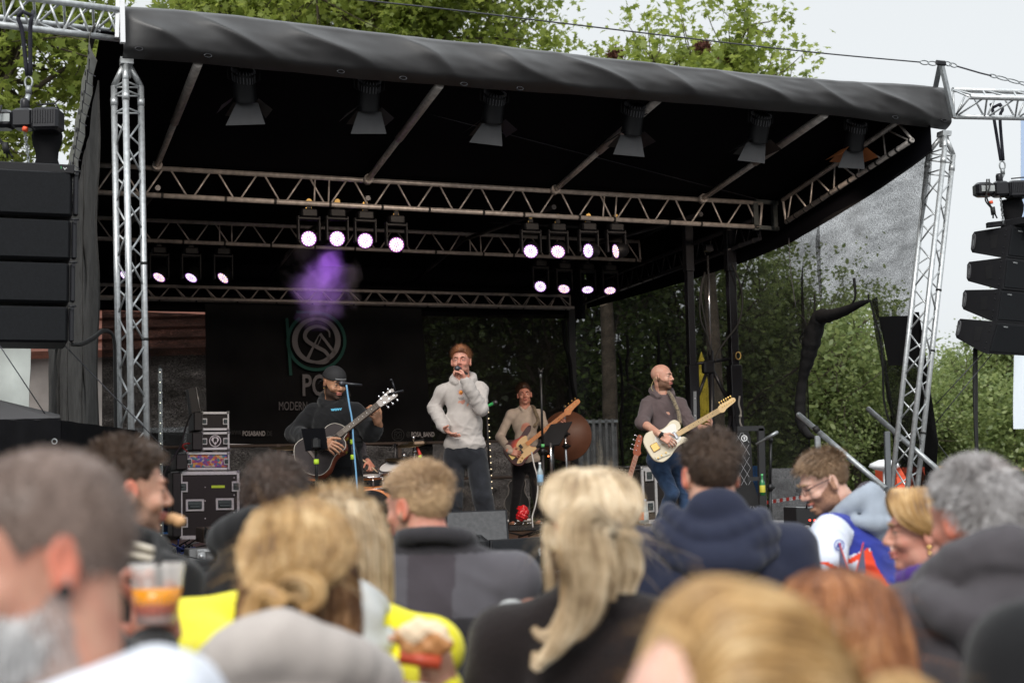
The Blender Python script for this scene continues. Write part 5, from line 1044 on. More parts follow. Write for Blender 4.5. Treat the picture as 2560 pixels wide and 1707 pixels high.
mb = MB(); mb.tube([onY(1352, 935, 14.6), onY(1350, 926, 14.6)], .02, 8); mb.tube([onY(1345, 920, 14.6), onY(1351, 928, 14.6), onY(1359, 920, 14.6)], .008, 6); build('mic_clip', mb, M_std, t); mb = MB(); a = onY(1352, 944, 14.6); mb.tube([a, a+A(0, 0, .06)], .014, 8); build('collar', mb, M_steel, t)
mb = MB(); a = onY(1357, 1110, 14.6); mb.tube([a, a-A(0, 0, .03)], .019, 10); build('tape_mark', mb, mat('green_tape', (.12, .45, .15), .6), t)
t, a, b = stand('music_stand', 'black music stand with tilted tablet before the bass player', (1382, 1115), (1386, 1340), 14.9, r=.014)
q = [onY(1378, 1062, 15.1), onY(1430, 1055, 15.1), onY(1398, 1112, 14.8), onY(1340, 1118, 14.8)]; n = nrm(np.cross(q[1]-q[0], q[3]-q[0])); mb = MB(); mb.add([p-n*.01 for p in q]+[p+n*.01 for p in q], [(0, 1, 2, 3), (7, 6, 5, 4), (0, 4, 5, 1), (1, 5, 6, 2), (2, 6, 7, 3), (3, 7, 4, 0)]); build('tray', mb, M_black, t)
mb = MB(); mb.tube([onY(1376, 1106, 14.8), onY(1379, 1190, 14.8)], .016, 8); mb.box(onY(1371, 1140, 14.75), (.014, .014, .014)); build('clamp', mb, mat('chrome', (.6, .6, .62), .2, .95), t); mb = MB(); mb.box(onY(1371, 1140, 14.7), (.018, .01, .018)); build('indicator', mb, mat('orange_led', (1, .2, .05), emit=(1, .2, .05), es=1.5), t)
# brown round panel on a chrome stand, behind the bass player
t = thing('brown_gong', 'large round brown disc on a chrome stand behind the bass player', 'gong', onY(1415, 1330, 17.9)*A(1, 1, 0)+A(0, 0, FLOOR)); c = onY(1417, 1090, 17.9); mb = MB(); mb.lathe(c-A(.0, .03, 0), [(0, 0), (.28, 0), (.315, .01), (.32, .03), (.315, .05), (0, .05)], A(-.15, -1, .05), 44); build('disc', mb, mat('brown_disc', (.17, .07, .04), .45, noise_amt=.25, nscale=4, bump=.05), t)
mb = MB(); mb.tube([onY(1409, 1015, 17.6), onY(1416, 1160, 17.6), A(*onY(1416, 1160, 17.6)[:2], FLOOR+.1)], .016, 10); 
for k in range(3): d = A(math.cos(k*2.1), math.sin(k*2.1), 0); q = A(*onY(1416, 1160, 17.6)[:2], FLOOR); mb.tube([q+A(0, 0, .3), q+d*.35], .01, 6)
build('support', mb, mat('chrome', (0, 0, 0)), t)
for y in (1018, 1085, 1115): mb = MB(); p = onY(1410+(y-1018)*.05, y, 17.57); mb.tube([p-A(0, 0, .03), p+A(0, 0, .03)], .035, 10); mb.tube([p-A(.05, 0, 0), p+A(.06, 0, 0)], .014, 6); build('clamp', mb, M_std, t)
t, a, b = stand('microphone_stand', 'short microphone stand with an angled bar at the right of the deck', (1927, 1100), (1925, 1360), 13.2, r=.012)
mb = MB(); mb.tube([onY(1890, 1110, 13.2), onY(1945, 1079, 13.1)], .011, 8); mb.tube([onY(1915, 1096, 13.15), onY(1943, 1080, 13.1)], .017, 8); mb.sphere(onY(1927, 1100, 13.2), .02, 8); build('boom', mb, M_steel, t)
t = thing('slotted_pole', 'thin grey slotted pole behind the electric guitarist\'s shoulder', 'pole', onY(1737, 1330, 16)*A(1, 1, 0)+A(0, 0, FLOOR)); a, b = onY(1737, 978, 16), onY(1741, 1340, 16); mb = MB(); mb.box((a+b)/2, (.035, .02, np.linalg.norm(a-b)), A(1, 0, 0), A(0, 1, 0), a-b); build('bar', mb, mat('grey_steel', (.14, .15, .16), .45, .5), t)
mb = MB(); 
for i in range(8): p = a+(b-a)*(.05+.12*i); mb.sphere(p-A(0, .012, 0), .007, 6)
build('slots', mb, M_white, t)

# ------------------------------------------------------------------ wedges and speakers at the deck edge
def wedge(label, q, v0, depth, m, grille=True, zb=FLOOR):
    """q: picture corners of the sloping front: tl,tr,br,bl"""
    tl, tr = onV(*q[0], v0+depth*.45), onV(*q[1], v0+depth*.45); br, bl = onV(*q[2], v0), onV(*q[3], v0); t = thing('monitor_wedge', label, 'monitor', (br+bl)/2, 'speakers along the deck edge')
    back = [tr+VV*depth*.3-ZZ*.03, tl+VV*depth*.3-ZZ*.03]; zb_ = zb
    B = lambda p, dv=0: A(*(p+VV*dv)[:2], zb_)
    mb = MB(); vs = [tl, tr, br, bl, back[0], back[1], B(br), B(bl), B(tr, depth*.5), B(tl, depth*.5)]
    mb.add(vs, [(3, 2, 1, 0), (0, 1, 4, 5), (5, 4, 8, 9), (7, 6, 2, 3), (1, 2, 6, 8, 4), (0, 5, 9, 7, 3), (6, 7, 9, 8)]); build('cabinet', mb, M_spb, t)
    n = nrm(np.cross(br-bl, tl-bl)); n = n if n[1] < 0 else -n; s_ = .035; I = lambda a, b: (tl*(1-a)+tr*a)*(1-b)+(bl*(1-a)+br*a)*b+n*.006
    mb = MB(); g = [I(s_, .06), I(1-s_, .06), I(1-s_, .95), I(s_, .95)]; mb.add(g+[p+n*.006 for p in g], [(4, 5, 6, 7)[::-1], (0, 1, 5, 4), (1, 2, 6, 5), (2, 3, 7, 6), (3, 0, 4, 7)]); build('grille', mb, m, t); return t, I
t, I = wedge('large grey-fronted monitor wedge in front of the singer', ((1112, 1279), (1267, 1273), (1273, 1352), (1112, 1362)), 11.12, .36, mat('wedge_grille', (.075, .075, .078), .75, noise_amt=.25, nscale=30, bump=.2, bscale=250))
t, I = wedge('black monitor wedge lying at the deck edge right of the grey one', ((1226, 1350), (1350, 1341), (1352, 1418), (1226, 1423)), 10.7, .3, M_spk, zb=1.045)
text('badge_print', 'TURBO', I(.95, .55), ZZ*-1+.0*UU, UU, .018, M_lab, t, sx=1.0, bold=.02)
mb = MB(); a = onV(1204, 1375, 10.75); mb.box(a+VV*.15, (.16, .32, .24), UU, VV, ZZ, bev=.05); mb.sphere(a-UU*.04-VV*.015, .012, 6); build('end_cap', mb, M_black, t)
t = thing('front_speaker', 'low black box with a worn top edge standing before the stage', 'box', onV(1280, 1600, 10.7)); a, b = onV(1200, 1430, 10.68), onV(1420, 1423, 10.68); mb = MB(); mb.box(A(*((a+b)/2)[:2], a[2]/2-.005), (np.linalg.norm(b-a), .6, a[2]-.01), UU, VV, ZZ, bev=.01); build('cabinet', mb, M_spb, t); mb = MB(); mb.box((a+b)/2-VV*.28+ZZ*.004, (np.linalg.norm(b-a)-.02, .03, .012), UU, VV); build('edge', mb, M_flap, t)  # strip along the top front edge in a lighter colour

# ------------------------------------------------------------------ things round the bass player and mast
def bottle(label, px, py, Y, h, m, lab, cap, group='bottles on the stage'):
    b = onY(px, py, Y); t = thing('bottle', label, 'bottle', b, group); k = h/.25; mb = MB(); mb.lathe(b, [(0, 0), (.032*k, .002), (.033*k, .13*k), (.028*k, .155*k), (.013*k, .19*k), (.012*k, .235*k), (.014*k, .24*k)], n=16); build('glass', mb, m, t)
    mb = MB(); mb.lathe(b+A(0, 0, .035*k), [(.0335*k, 0), (.034*k, .001), (.034*k, .08*k), (.0335*k, .081*k)], n=16); build('sticker', mb, lab, t); mb = MB(); mb.lathe(b+A(0, 0, .225*k), [(.014*k, 0), (.015*k, .02*k), (0, .022*k)], n=12); build('lid', mb, cap, t)
M_gg = mat('green_glass', (.02, .16, .05), .1, spec=.7); M_og = mat('orange_bottle', (.5, .12, .03), .2); M_cb = mat('clear_bottle', (.35, .42, .45), .12)
bottle('green glass bottle in the holder beside the right microphone stand', 1907, 1238, 13.0, .20, M_gg, mat('yellow_label', (.5, .45, .05), .5), mat('green_cap', (.1, .4, .15), .5))
bottle('orange-labelled bottle standing at the foot of the open flight case', 1605, 1308, 15.0, .26, M_cb, mat('orange_label', (.75, .18, .05), .6), M_og)
bottle('clear bottle with a pale blue neck next to the orange-labelled one', 1614, 1308, 15.0, .26, M_cb, mat('pale_label', (.55, .6, .6), .6), mat('pale_blue_cap', (.25, .4, .6), .5))
bottle('clear water bottle clipped to the tall stand beside the bass player', 1351, 1213, 14.5, .24, M_cb, mat('blue_label', (.25, .45, .65), .6), M_white)
t, P, X, Yd, Z, W, H = case('open_case', 'upright black flight case with silver edges left of the electric guitarist\'s legs', (1601, 1168), (1640, 1166), (1604, 1310), 14.6, .5, 'flight cases right of centre', latches=((.5, .85), (.5, .3)))
t, P, X, Yd, Z, W, H = case('amplifier_case', 'black flight case with a small white name tag behind the electric guitarist\'s legs', (1630, 1164), (1700, 1164), (1632, 1310), 14.8, .5, 'flight cases right of centre')
c = onV(1643, 1190, 14.75); mb = MB(); mb.box(c, (.05, .006, .14), UU, VV, ZZ); tg = build('name_tag', mb, M_white, t); text('tag_print', 'NOVL', c-VV*.006-UU*.018+ZZ*.058, ZZ*-1, UU, .034, M_black, t, align='LEFT', sx=.95, bold=.01)
mb = MB(); a = onV(1647, 1300, 14.7); mb.box(a, (.10, .02, .22), UU, VV, ZZ); build('wood_panel', mb, mat('light_wood', (.42, .16, .07), .6), t)
# guitar bag and black frame beside the mast
t = thing('guitar_bag', 'black guitar bag with white diamond stitching standing by the mast', 'guitar bag', onY(1857, 1320, 14.6)*A(1, 1, 0)+A(0, 0, FLOOR)); c = onY(1857, 1200, 14.6)
prof_ = [(-.09, -.58), (.13, -.58), (.17, -.38), (.145, -.2), (.09, -.02), (.085, .42), (.06, .5), (-.05, .5), (-.08, .42), (-.09, -.02), (-.13, -.2), (-.14, -.4)]
mb = MB(); mb.prism(prof_, c, A(1, .1, 0), ZZ, .14); build('shell', mb, mat('padded_black', (.012, .012, .013), .7, bump=.1), t)
mb = MB()
def ins(x, y):
    w = np.interp(y, [-.58, -.38, -.2, -.02, .42, .5], [.11, .16, .14, .085, .075, .04]); return abs(x-.0) < w
for s_ in (-1, 1):
    for k in range(-16, 17):
        seg = []
        for j in range(60):
            y = -.57+1.06*j/59; x = (k*.075+s_*(y)*.6)
            if ins(x, y) and not (-.25 < y < -.05): seg.append(c+nrm(A(1, .1, 0))*x+ZZ*y-A(0, .075, 0))
            else:
                if len(seg) > 1: mb.tube(seg, .0022, 3)
                seg = []
        if len(seg) > 1: mb.tube(seg, .0022, 3)
build('diamond_stitching', mb, mat('stitch_white', (.4, .4, .42), .7), t)
mb = MB(); e = c+ZZ*.43-A(-.02, .08, 0); flat_ring(mb, e, A(1, 0, 0), ZZ, .024, .033); mb.box(e, (.010, .004, .03)); mb.box(e+ZZ*.006, (.022, .004, .007)); build('round_logo', mb, M_white, t)
t = thing('support_stand', 'square black tube frame standing right of the guitar bag', 'frame', onY(1900, 1330, 14)*A(1, 1, 0)+A(0, 0, FLOOR)); mb = MB(); mb.box((onY(1845, 1072, 14)+onY(1905, 1070, 14))/2, (.26, .06, .05)); a, b = onY(1902, 1068, 14), onY(1908, 1390, 14); mb.box((a+b)/2, (.075, .06, np.linalg.norm(a-b)), A(1, 0, 0), A(0, 1, 0), a-b, bev=.01); mb.box((onY(1868, 1197, 14)+onY(1905, 1196, 14))/2, (.15, .05, .04)); build('tube', mb, M_black, t)
# telescopic lifting mast
t = thing('lifting_mast', 'tall black twin-post lifting mast with a bright hydraulic rod', 'mast', onY(1770, 1330, 17.0)*A(1, 1, 0)+A(0, 0, FLOOR)); VM = 14.7
for (a, b, w0) in (((1718, 560), (1742, 1320), .085), ((1822, 560), (1850, 1320), .10)):
    p, q = onV(*a, VM), onV(*b, VM); m1, m2 = p+(q-p)*.16, p+(q-p)*.47; mb = MB(); mb.box((p+m1)/2, (w0*1.25, .10, np.linalg.norm(p-m1)), UU, VV, p-q, bev=.006); mb.box((m1+m2)/2, (w0, .09, np.linalg.norm(m1-m2)), UU, VV, p-q, bev=.006); mb.box((m2+q)/2, (w0*1.45, .13, np.linalg.norm(m2-q)), UU, VV, p-q, bev=.006); build('post', mb, mat('gloss_black', (.010, .010, .012), .22, spec=.6), t)
mb = MB(); mb.tube([onV(1769, 640, VM), onV(1777, 880, VM)], .014, 12); build('hydraulic_rod', mb, mat('chrome', (0, 0, 0)), t)
mb = MB(); mb.tube([onV(1777, 876, VM), onV(1784, 1320, VM)], .032, 10); build('cylinder', mb, M_blackm, t); mb = MB(); mb.box(onV(1770, 620, VM), (.10, .08, .08), UU, VV, ZZ); build('rod_mount', mb, M_blackm, t)
mb = MB(); mb.tube([onV(1735, 910, VM), onV(1825, 897, VM)], .022, 6); mb.box(onV(1770, 918, VM), (.14, .10, .16), UU, VV, ZZ, bev=.02); mb.tube([onV(1765, 935, VM), onV(1740, 1005, VM)], .022, 6); mb.tube([onV(1782, 925, VM), onV(1822, 1005, VM)], .022, 6); mb.tube([onV(1828, 1040, VM), onV(1795, 1180, VM)], .022, 6); build('brace', mb, M_blackm, t)
mb = MB(); c = onV(1846, 889, VM-.1); 
for k in range(3): mb.tube([c+A(.03*math.cos(x), .012*k, .045*math.sin(x)) for x in np.linspace(0, 6.28, 13)[:-1]], .006, 5, closed=True)
build('cable_reel', mb, mat('brass', (0, 0, 0)), t)
mb = MB(); 
for pts in ([(1757, 690), (1750, 740), (1752, 800), (1772, 850), (1775, 890)], [(1830, 660), (1850, 710), (1856, 760), (1845, 810), (1815, 850), (1795, 880), (1788, 905)], [(1762, 680), (1753, 740), (1762, 800), (1775, 870)]): mb.tube(smoothpath([onV(x, y, VM-.1) for x, y in pts], 6), .012, 7)
build('hose', mb, M_rub, t)
mb = MB(); mb.tube(smoothpath([onV(x, y, VM-.12) for x, y in ((1849, 990), (1847, 1010), (1852, 1030), (1850, 1055), (1860, 1075))], 5), .012, 6); mb.sphere(onV(1851, 1040, VM-.14), .02, 8); build('rope', mb, mat('pale_rope', (.25, .24, .22), .7), t)
t = thing('yellow_parasol', 'folded yellow parasol seen through the netting behind the mast', 'parasol', onY(1748, 1340, 23)*A(1, 1, 0)); a = onY(1753, 878, 23); mb = MB(); mb.lathe(A(a[0], 23, a[2]-1.5), [(.0, 0), (.10, .01), (.115, .5), (.09, 1.0), (.05, 1.35), (.0, 1.5)], n=14); build('canopy', mb, mat('yellow_fabric', (.50, .37, .02), .7), t); mb = MB(); mb.tube([A(a[0], 23, 0), A(a[0], 23, a[2]-1.3)], .03, 8); build('pole', mb, M_white, t)
# stairs with diagonal handrails at the right
t = thing('stair_rail', 'grey tube handrail slanting down to the right behind the crouching man', 'railing', onY(2040, 1120, 12.6), 'stair handrails at the right'); a, b = onY(1997, 1037, 12.7), onY(2215, 1222, 11.9); mb = MB(); mb.tube([a, b], .025, 12); mb.sphere(a, .026, 10); build('handrail', mb, M_steel, t); a = onY(2043, 1083, 12.5); mb = MB(); mb.box((a+A(a[0], a[1], FLOOR))/2-A(0, 0, .02), (.05, .04, a[2]-FLOOR), bev=.006); build('post', mb, M_steel, t)
mb = MB(); a = onY(2041, 1076, 12.5); mb.tube([a-A(.02, 0, .0), a+A(.02, 0, 0.02)], .032, 8); build('tie', mb, M_rub, t)
t = thing('stair_rail', 'grey tube handrail passing behind the right tower', 'railing', onY(2218, 1120, 13.4), 'stair handrails at the right'); a, b = onY(2170, 1021, 13.8), onY(2352, 1180, 13.0); mb = MB(); mb.tube([a, b], .026, 12); build('handrail', mb, M_steel, t)
a = onY(2217, 1078, 13.1); b = onY(2224, 1330, 13.1); mb = MB(); mb.box((a+b)/2, (.052, .05, np.linalg.norm(a-b)), A(1, 0, 0), A(0, 1, 0), a-b, bev=.006); build('post', mb, mat('grey_steel', (0, 0, 0)), t)
# amplifiers and cables at the right end of the deck
t = thing('dimmer_box', 'black dimmer box with red lights and a tilted handle at the deck edge', 'dimmer', onY(2020, 1318, 12.4)); c = onY(2015, 1290, 12.4); Xd = nrm(A(1, .2, -.06)); mb = MB(); mb.box(c, (.30, .3, .15), Xd, A(-.2, 1, 0), ZZ, bev=.008); build('body', mb, M_black, t)
mb = MB(); mb.box(c+ZZ*.078, (.28, .26, .004), Xd, A(-.2, 1, 0), ZZ); build('lid', mb, mat('pale_lid', (.42, .44, .45), .4), t); mb = MB(); mb.tube([c-Xd*.08+ZZ*.07-VV*.15, c-Xd*.08+ZZ*.13-VV*.17, c+Xd*.06+ZZ*.10-VV*.17, c+Xd*.06+ZZ*.05-VV*.15], .009, 6); build('handle', mb, M_blackm, t)
for dx in (.0, .045): mb = MB(); mb.sphere(c+Xd*dx-A(0, .155, .03), .010, 8); build('indicator', mb, mat('red_led', (1, .1, .05), emit=(1, .05, .03), es=2.0), t)
for k in range(3): cable('floor_cable', ['black coil of cable beside the dimmer box', 'black cable loop in front of the dimmer box', 'long black cable along the right deck edge'][k], [onZ(1940+20*k, 1345, FLOOR+.01), onY(1955+20*k, 1318, 12.2), onY(1985+20*k, 1310, 12.2), onY(2010+10*k, 1335, 12.1), onZ(2040+20*k, 1342, FLOOR+.01)], .009, group='cables at the right end of the deck')
t = thing('pedal_board', 'small pedal board with silver jacks at the bass player\'s feet', 'pedal board', onY(1330, 1325, 16.2)); c = A(*onZ(1330, 1326, FLOOR)[:2], FLOOR+.04); mb = MB(); mb.box(c, (.55, .25, .07), bev=.008); build('board', mb, M_black, t); mb = MB(); rng = np.random.default_rng(3)
for i in range(9): mb.sphere(c+A(rng.uniform(-.24, .24), rng.uniform(-.1, .1), .05), .014, 8)
build('jacks', mb, mat('chrome', (0, 0, 0)), t)
cable('bass_cable', 'white cable hanging from the bass guitar to its pedal board', [onY(1329, 1130, 16.2), onY(1336, 1165, 16.1), onY(1343, 1190, 16.0), onY(1344, 1230, 16.0), onY(1338, 1265, 16.0), onY(1331, 1290, 16.0), onY(1332, 1318, 15.9)], .008, mat('white_cable', (.6, .6, .6), .5))
t = thing('red_flower', 'bunch of crumpled red wrapping at the bass player\'s feet', 'bunch', onY(1307, 1320, 15.7)); s = SDF(); c = onY(1307, 1283, 15.7)
for i in range(14): d = np.random.default_rng(i).normal(size=3); s.ell(c+nrm(d)*.045*A(1.1, .8, 1.1)+A(0, 0, .0), .045, k=.01)
V, Q = s.mesh(.008, disp=lambda P: .008*np.sin(P[:, 0]*90+P[:, 2]*60)*np.sin(P[:, 2]*110)); o = link_mesh('wrapping', V, Q, mat('red_foil', (.55, .015, .02), .25, spec=.8), t, smooth=True)
# ------------------------------------------------------------------ people
def skinmat(name, c, c2):
    return mat(name, c, .48, col2=c2, nscale=22, bump=.06, bscale=160, spec=.4, sss=.12)
SK = {'fair': skinmat('skin_fair', (.60, .345, .25), (.55, .27, .19)), 'rosy': skinmat('skin_rosy', (.58, .30, .22), (.52, .21, .15)), 'tan': skinmat('skin_tan', (.42, .22, .13), (.36, .17, .10)), 'pale': skinmat('skin_pale', (.68, .43, .34), (.62, .35, .27))}
LIP = mat('lips', (.42, .14, .11), .4); EYEW = mat('eye_white', (.26, .22, .20), .35); EYED = mat('eye_dark', (.02, .015, .01), .15)
EARR = mat('ear_red', (.62, .20, .13), .5, sss=.15)
def stub(name, c): return mat(name, c, .7, noise_amt=.35, nscale=140, bump=.3, bscale=300)
def basis(yaw, pitch=0, roll=0):
    """yaw 0 looks away from the camera (+Y), 90 looks to picture right; pitch < 0 looks down. rows: right, forward, up"""
    y, p = math.radians(yaw), math.radians(pitch); f = A(math.sin(y)*math.cos(p), math.cos(y)*math.cos(p), math.sin(p)); M = frame(f)
    if roll: c, s_ = math.cos(math.radians(roll)), math.sin(math.radians(roll)); M = np.stack([M[0]*c+M[2]*s_, M[1], M[2]*c-M[0]*s_])
    return M
def head_sdf(c, M, s=1.0, nose=1.0, jaw=1.0, neck=None, nr=.056, mouth_open=0, ears=True, round_=1.0):
    S_ = SDF(); L = lambda x, y, z: c+(x*M[0]+y*M[1]+z*M[2])*s
    E = lambda p, r, k, sub=False: S_.ell(L(*p), [a*s for a in r], M, k*s, sub)
    E((0, -.012, .030), (.076*round_, .096, .086), .02); E((0, .022, -.030), (.060*jaw, .068, .078), .025); E((0, .030, -.078), (.047*jaw, .048, .034), .02)
    E((0, .072, -.100), (.021*jaw, .018, .016), .018); E((0, .078, .024), (.050, .017, .012), .014)
    for x in (-1, 1):
        E((x*.040, .062, -.032), (.022, .022, .020), .016); E((x*.031, .100, .002), (.020, .020, .0125), .010, True); E((x*.032, .0735, .0065), (.0165, .0155, .0085), .005); E((x*.032, .0735, -.0085), (.0160, .0140, .0065), .005)
        E((x*.046*jaw, .0, -.072), (.016, .040, .022), .02)
    S_.cap(L(0, .088, .012), L(0, .108, -.028*nose), .0075*s, .0125*s, .009*s)
    for x in (-1, 1): E((x*.012, .098, -.034*nose), (.0085, .011, .0075), .006)
    E((0, .094, -.060), (.024, .011, .0062), .006); E((0, .091, -.0725-.012*mouth_open), (.021, .011, .0068), .006)
    if mouth_open: E((0, .100, -.066-.004*mouth_open), (.015, .02, .004+.006*mouth_open), .003, True)
    else: E((0, .106, -.0662), (.024, .006, .0012), .003, True)
    if ears:
        for x in (-1, 1):
            ax = M[0]*x; Me = np.stack([nrm(M[0]*x*1.0-M[1]*.35), nrm(M[1]+M[0]*x*.35), M[2]])
            S_.ell(L(x*.080, -.010, -.006), (.0085*s, .021*s, .033*s), Me, .006*s); S_.ell(L(x*.078, -.004, -.028), (.008*s, .012*s, .014*s), Me, .008*s)
            S_.ell(L(x*.090, -.006, -.002), (.007*s, .012*s, .021*s), Me, .004*s, True)
    if neck is not None:
        a = L(0, -.022, -.055); S_.cap(a, neck, nr*s, nr*1.12*s, .022*s)
    return S_
def hand_sdf(w, d, n, s=1.0, side=1, curl=(.35, .4, .45, .5), thumb=.4, spread=.06, thumb_out=.75):
    """w wrist, d direction of the fingers, n the way the palm faces, side: thumb on +side of d x n"""
    d = nrm(d); n = nrm(n-d*np.dot(n, d)); l = np.cross(d, n)*side; S_ = SDF(); M = np.stack([l, d, n])
    S_.box(w+d*.048*s, (.041*s, .046*s, .0145*s), M, .013*s, .01*s); S_.cap(w-d*.03*s, w+d*.02*s, .026*s, .027*s, .012*s)
    S_.ell(w+d*.035*s+l*.026*s+n*.008*s, (.018*s, .030*s, .016*s), M, .01*s)
    for i in range(4):
        b = w+(d*(.088-(.004, 0, .002, .010)[i])+l*(.0315-.021*i))*s; a = 0; dd = nrm(d+l*spread*(1.5-i)); k = (1, 1.1, 1.02, .8)[i]; p = b; rr = .0092*(1, 1, .96, .86)[i]
        for j, (ln, r0, r1) in enumerate(((.044, 1.05, .98), (.027, .98, .9), (.021, .9, .78))):
            a += curl[i]*(1, 1.15, .8)[j]; q = p+(dd*math.cos(a)+n*math.sin(a))*ln*k*s; S_.cap(p, q, rr*r0*s, rr*r1*s, .0035*s); p = q
    p = w+(d*.022+l*.034)*s; t1 = nrm(d*.62+l*thumb_out+n*.28); q = p+t1*.040*s; S_.cap(p, q, .0125*s, .011*s, .008*s)
    t2 = nrm(t1+d*thumb*.6+n*thumb-l*thumb*.5); p2 = q+t2*.032*s; S_.cap(q, p2, .011*s, .0098*s, .004*s); t3 = nrm(t2+n*thumb*.4-l*thumb*.3); S_.cap(p2, p2+t3*.022*s, .0098*s, .0085*s, .003*s); return S_
def folds(amp, seed=0, f=1.0, vert=1.0):
    r = np.random.default_rng(seed); a = r.uniform(-1, 1, (4, 3)); ph = r.uniform(0, 6.28, 8)
    def g(P):
        x, y, z = P[:, 0]*f, P[:, 1]*f, P[:, 2]*f*vert; w = 2.2*np.sin(7*z+5*x+ph[0])+1.6*np.sin(9*y-6*z+ph[1])
        v = np.sin(16*x+11*z+w+ph[2])+.7*np.sin(27*z-14*x+9*y+.8*w+ph[3])+.55*np.sin(38*(x*a[0, 0]+y*a[0, 1]+z)+w*1.3+ph[4])
        return amp*(np.minimum(np.abs(v), 1.3)*.9-.7)
    return g
def std_joints(g, H, yaw, lean=0.0, arms='down', width=1.0, M=None):
    """standing figure; g ground point, lean metres forward at the shoulders"""
    k = H/1.8; B = basis(yaw) if M is None else M; r, f, u = B; P = lambda x, y, z: g+(r*x*width+f*(y+lean*max(0, (z-.95)/.5))+ZZ*z)*k; P0 = lambda x, y, z: g+(r*x+f*y+ZZ*z)*k
    J = dict(B=B, k=k, pelvis=P(0, 0, .98), neck=P(0, -.01, 1.545), chest=P(0, 0, 1.33))
    for s_, n in ((1, 'R'), (-1, 'L')):
        J['sh'+n] = P(s_*.185, -.005, 1.475); J['el'+n] = P(s_*.245, -.03, 1.18); J['wr'+n] = P(s_*.25, .10, .93); J['hip'+n] = P0(s_*.09, 0, .93); J['kn'+n] = P0(s_*.11, .02, .50); J['an'+n] = P0(s_*.12, -.02, .085)
    return J
def torso_sdf(J, g=1.0, belly=1.0, bottom=0.0, k=.035, flare=1.0):
    S_ = SDF(); B = J['B']; kk = J['k']; p, n = J['pelvis'], J['neck']; ax = nrm(n-p); R = nrm(J['shR']-J['shL']); F = nrm(np.cross(ax, R)); M = np.stack([R, F, ax]); w = np.linalg.norm(J['shR']-J['shL'])/2/.185
    at = lambda t, o=0: p+(n-p)*t+F*o*kk
    S_.ell(at(.70, .0), (.158*g*w*kk, .112*g*kk, .18*kk), M, k); S_.ell(at(.36, .008), (.146*g*belly*w*kk, .113*g*belly*kk, .19*kk), M, k); S_.ell(at(.02-bottom, .0), (.158*g*flare*kk, .118*g*kk, .13*kk), M, k)
    for s_ in ('R', 'L'): S_.cap(at(.90), J['sh'+s_]-ax*.015, .056*g*kk, .056*g*kk, k)
    S_.cap(at(1.0)-F*.01, J['shR'], .050*kk, .048*kk, .03); S_.cap(at(1.0)-F*.01, J['shL'], .050*kk, .048*kk, .03); J['M'] = M; return S_
def shift(J, dz, dx=0):
    for n in ('neck', 'shL', 'shR', 'chest', 'elL', 'elR'): J[n] = J[n]+ZZ*dz+A(dx, 0, 0)
    for n in ('pelvis', 'hipL', 'hipR', 'knL', 'knR', 'anL', 'anR', 'wrL', 'wrR'): J[n] = J[n]+A(dx, 0, 0)
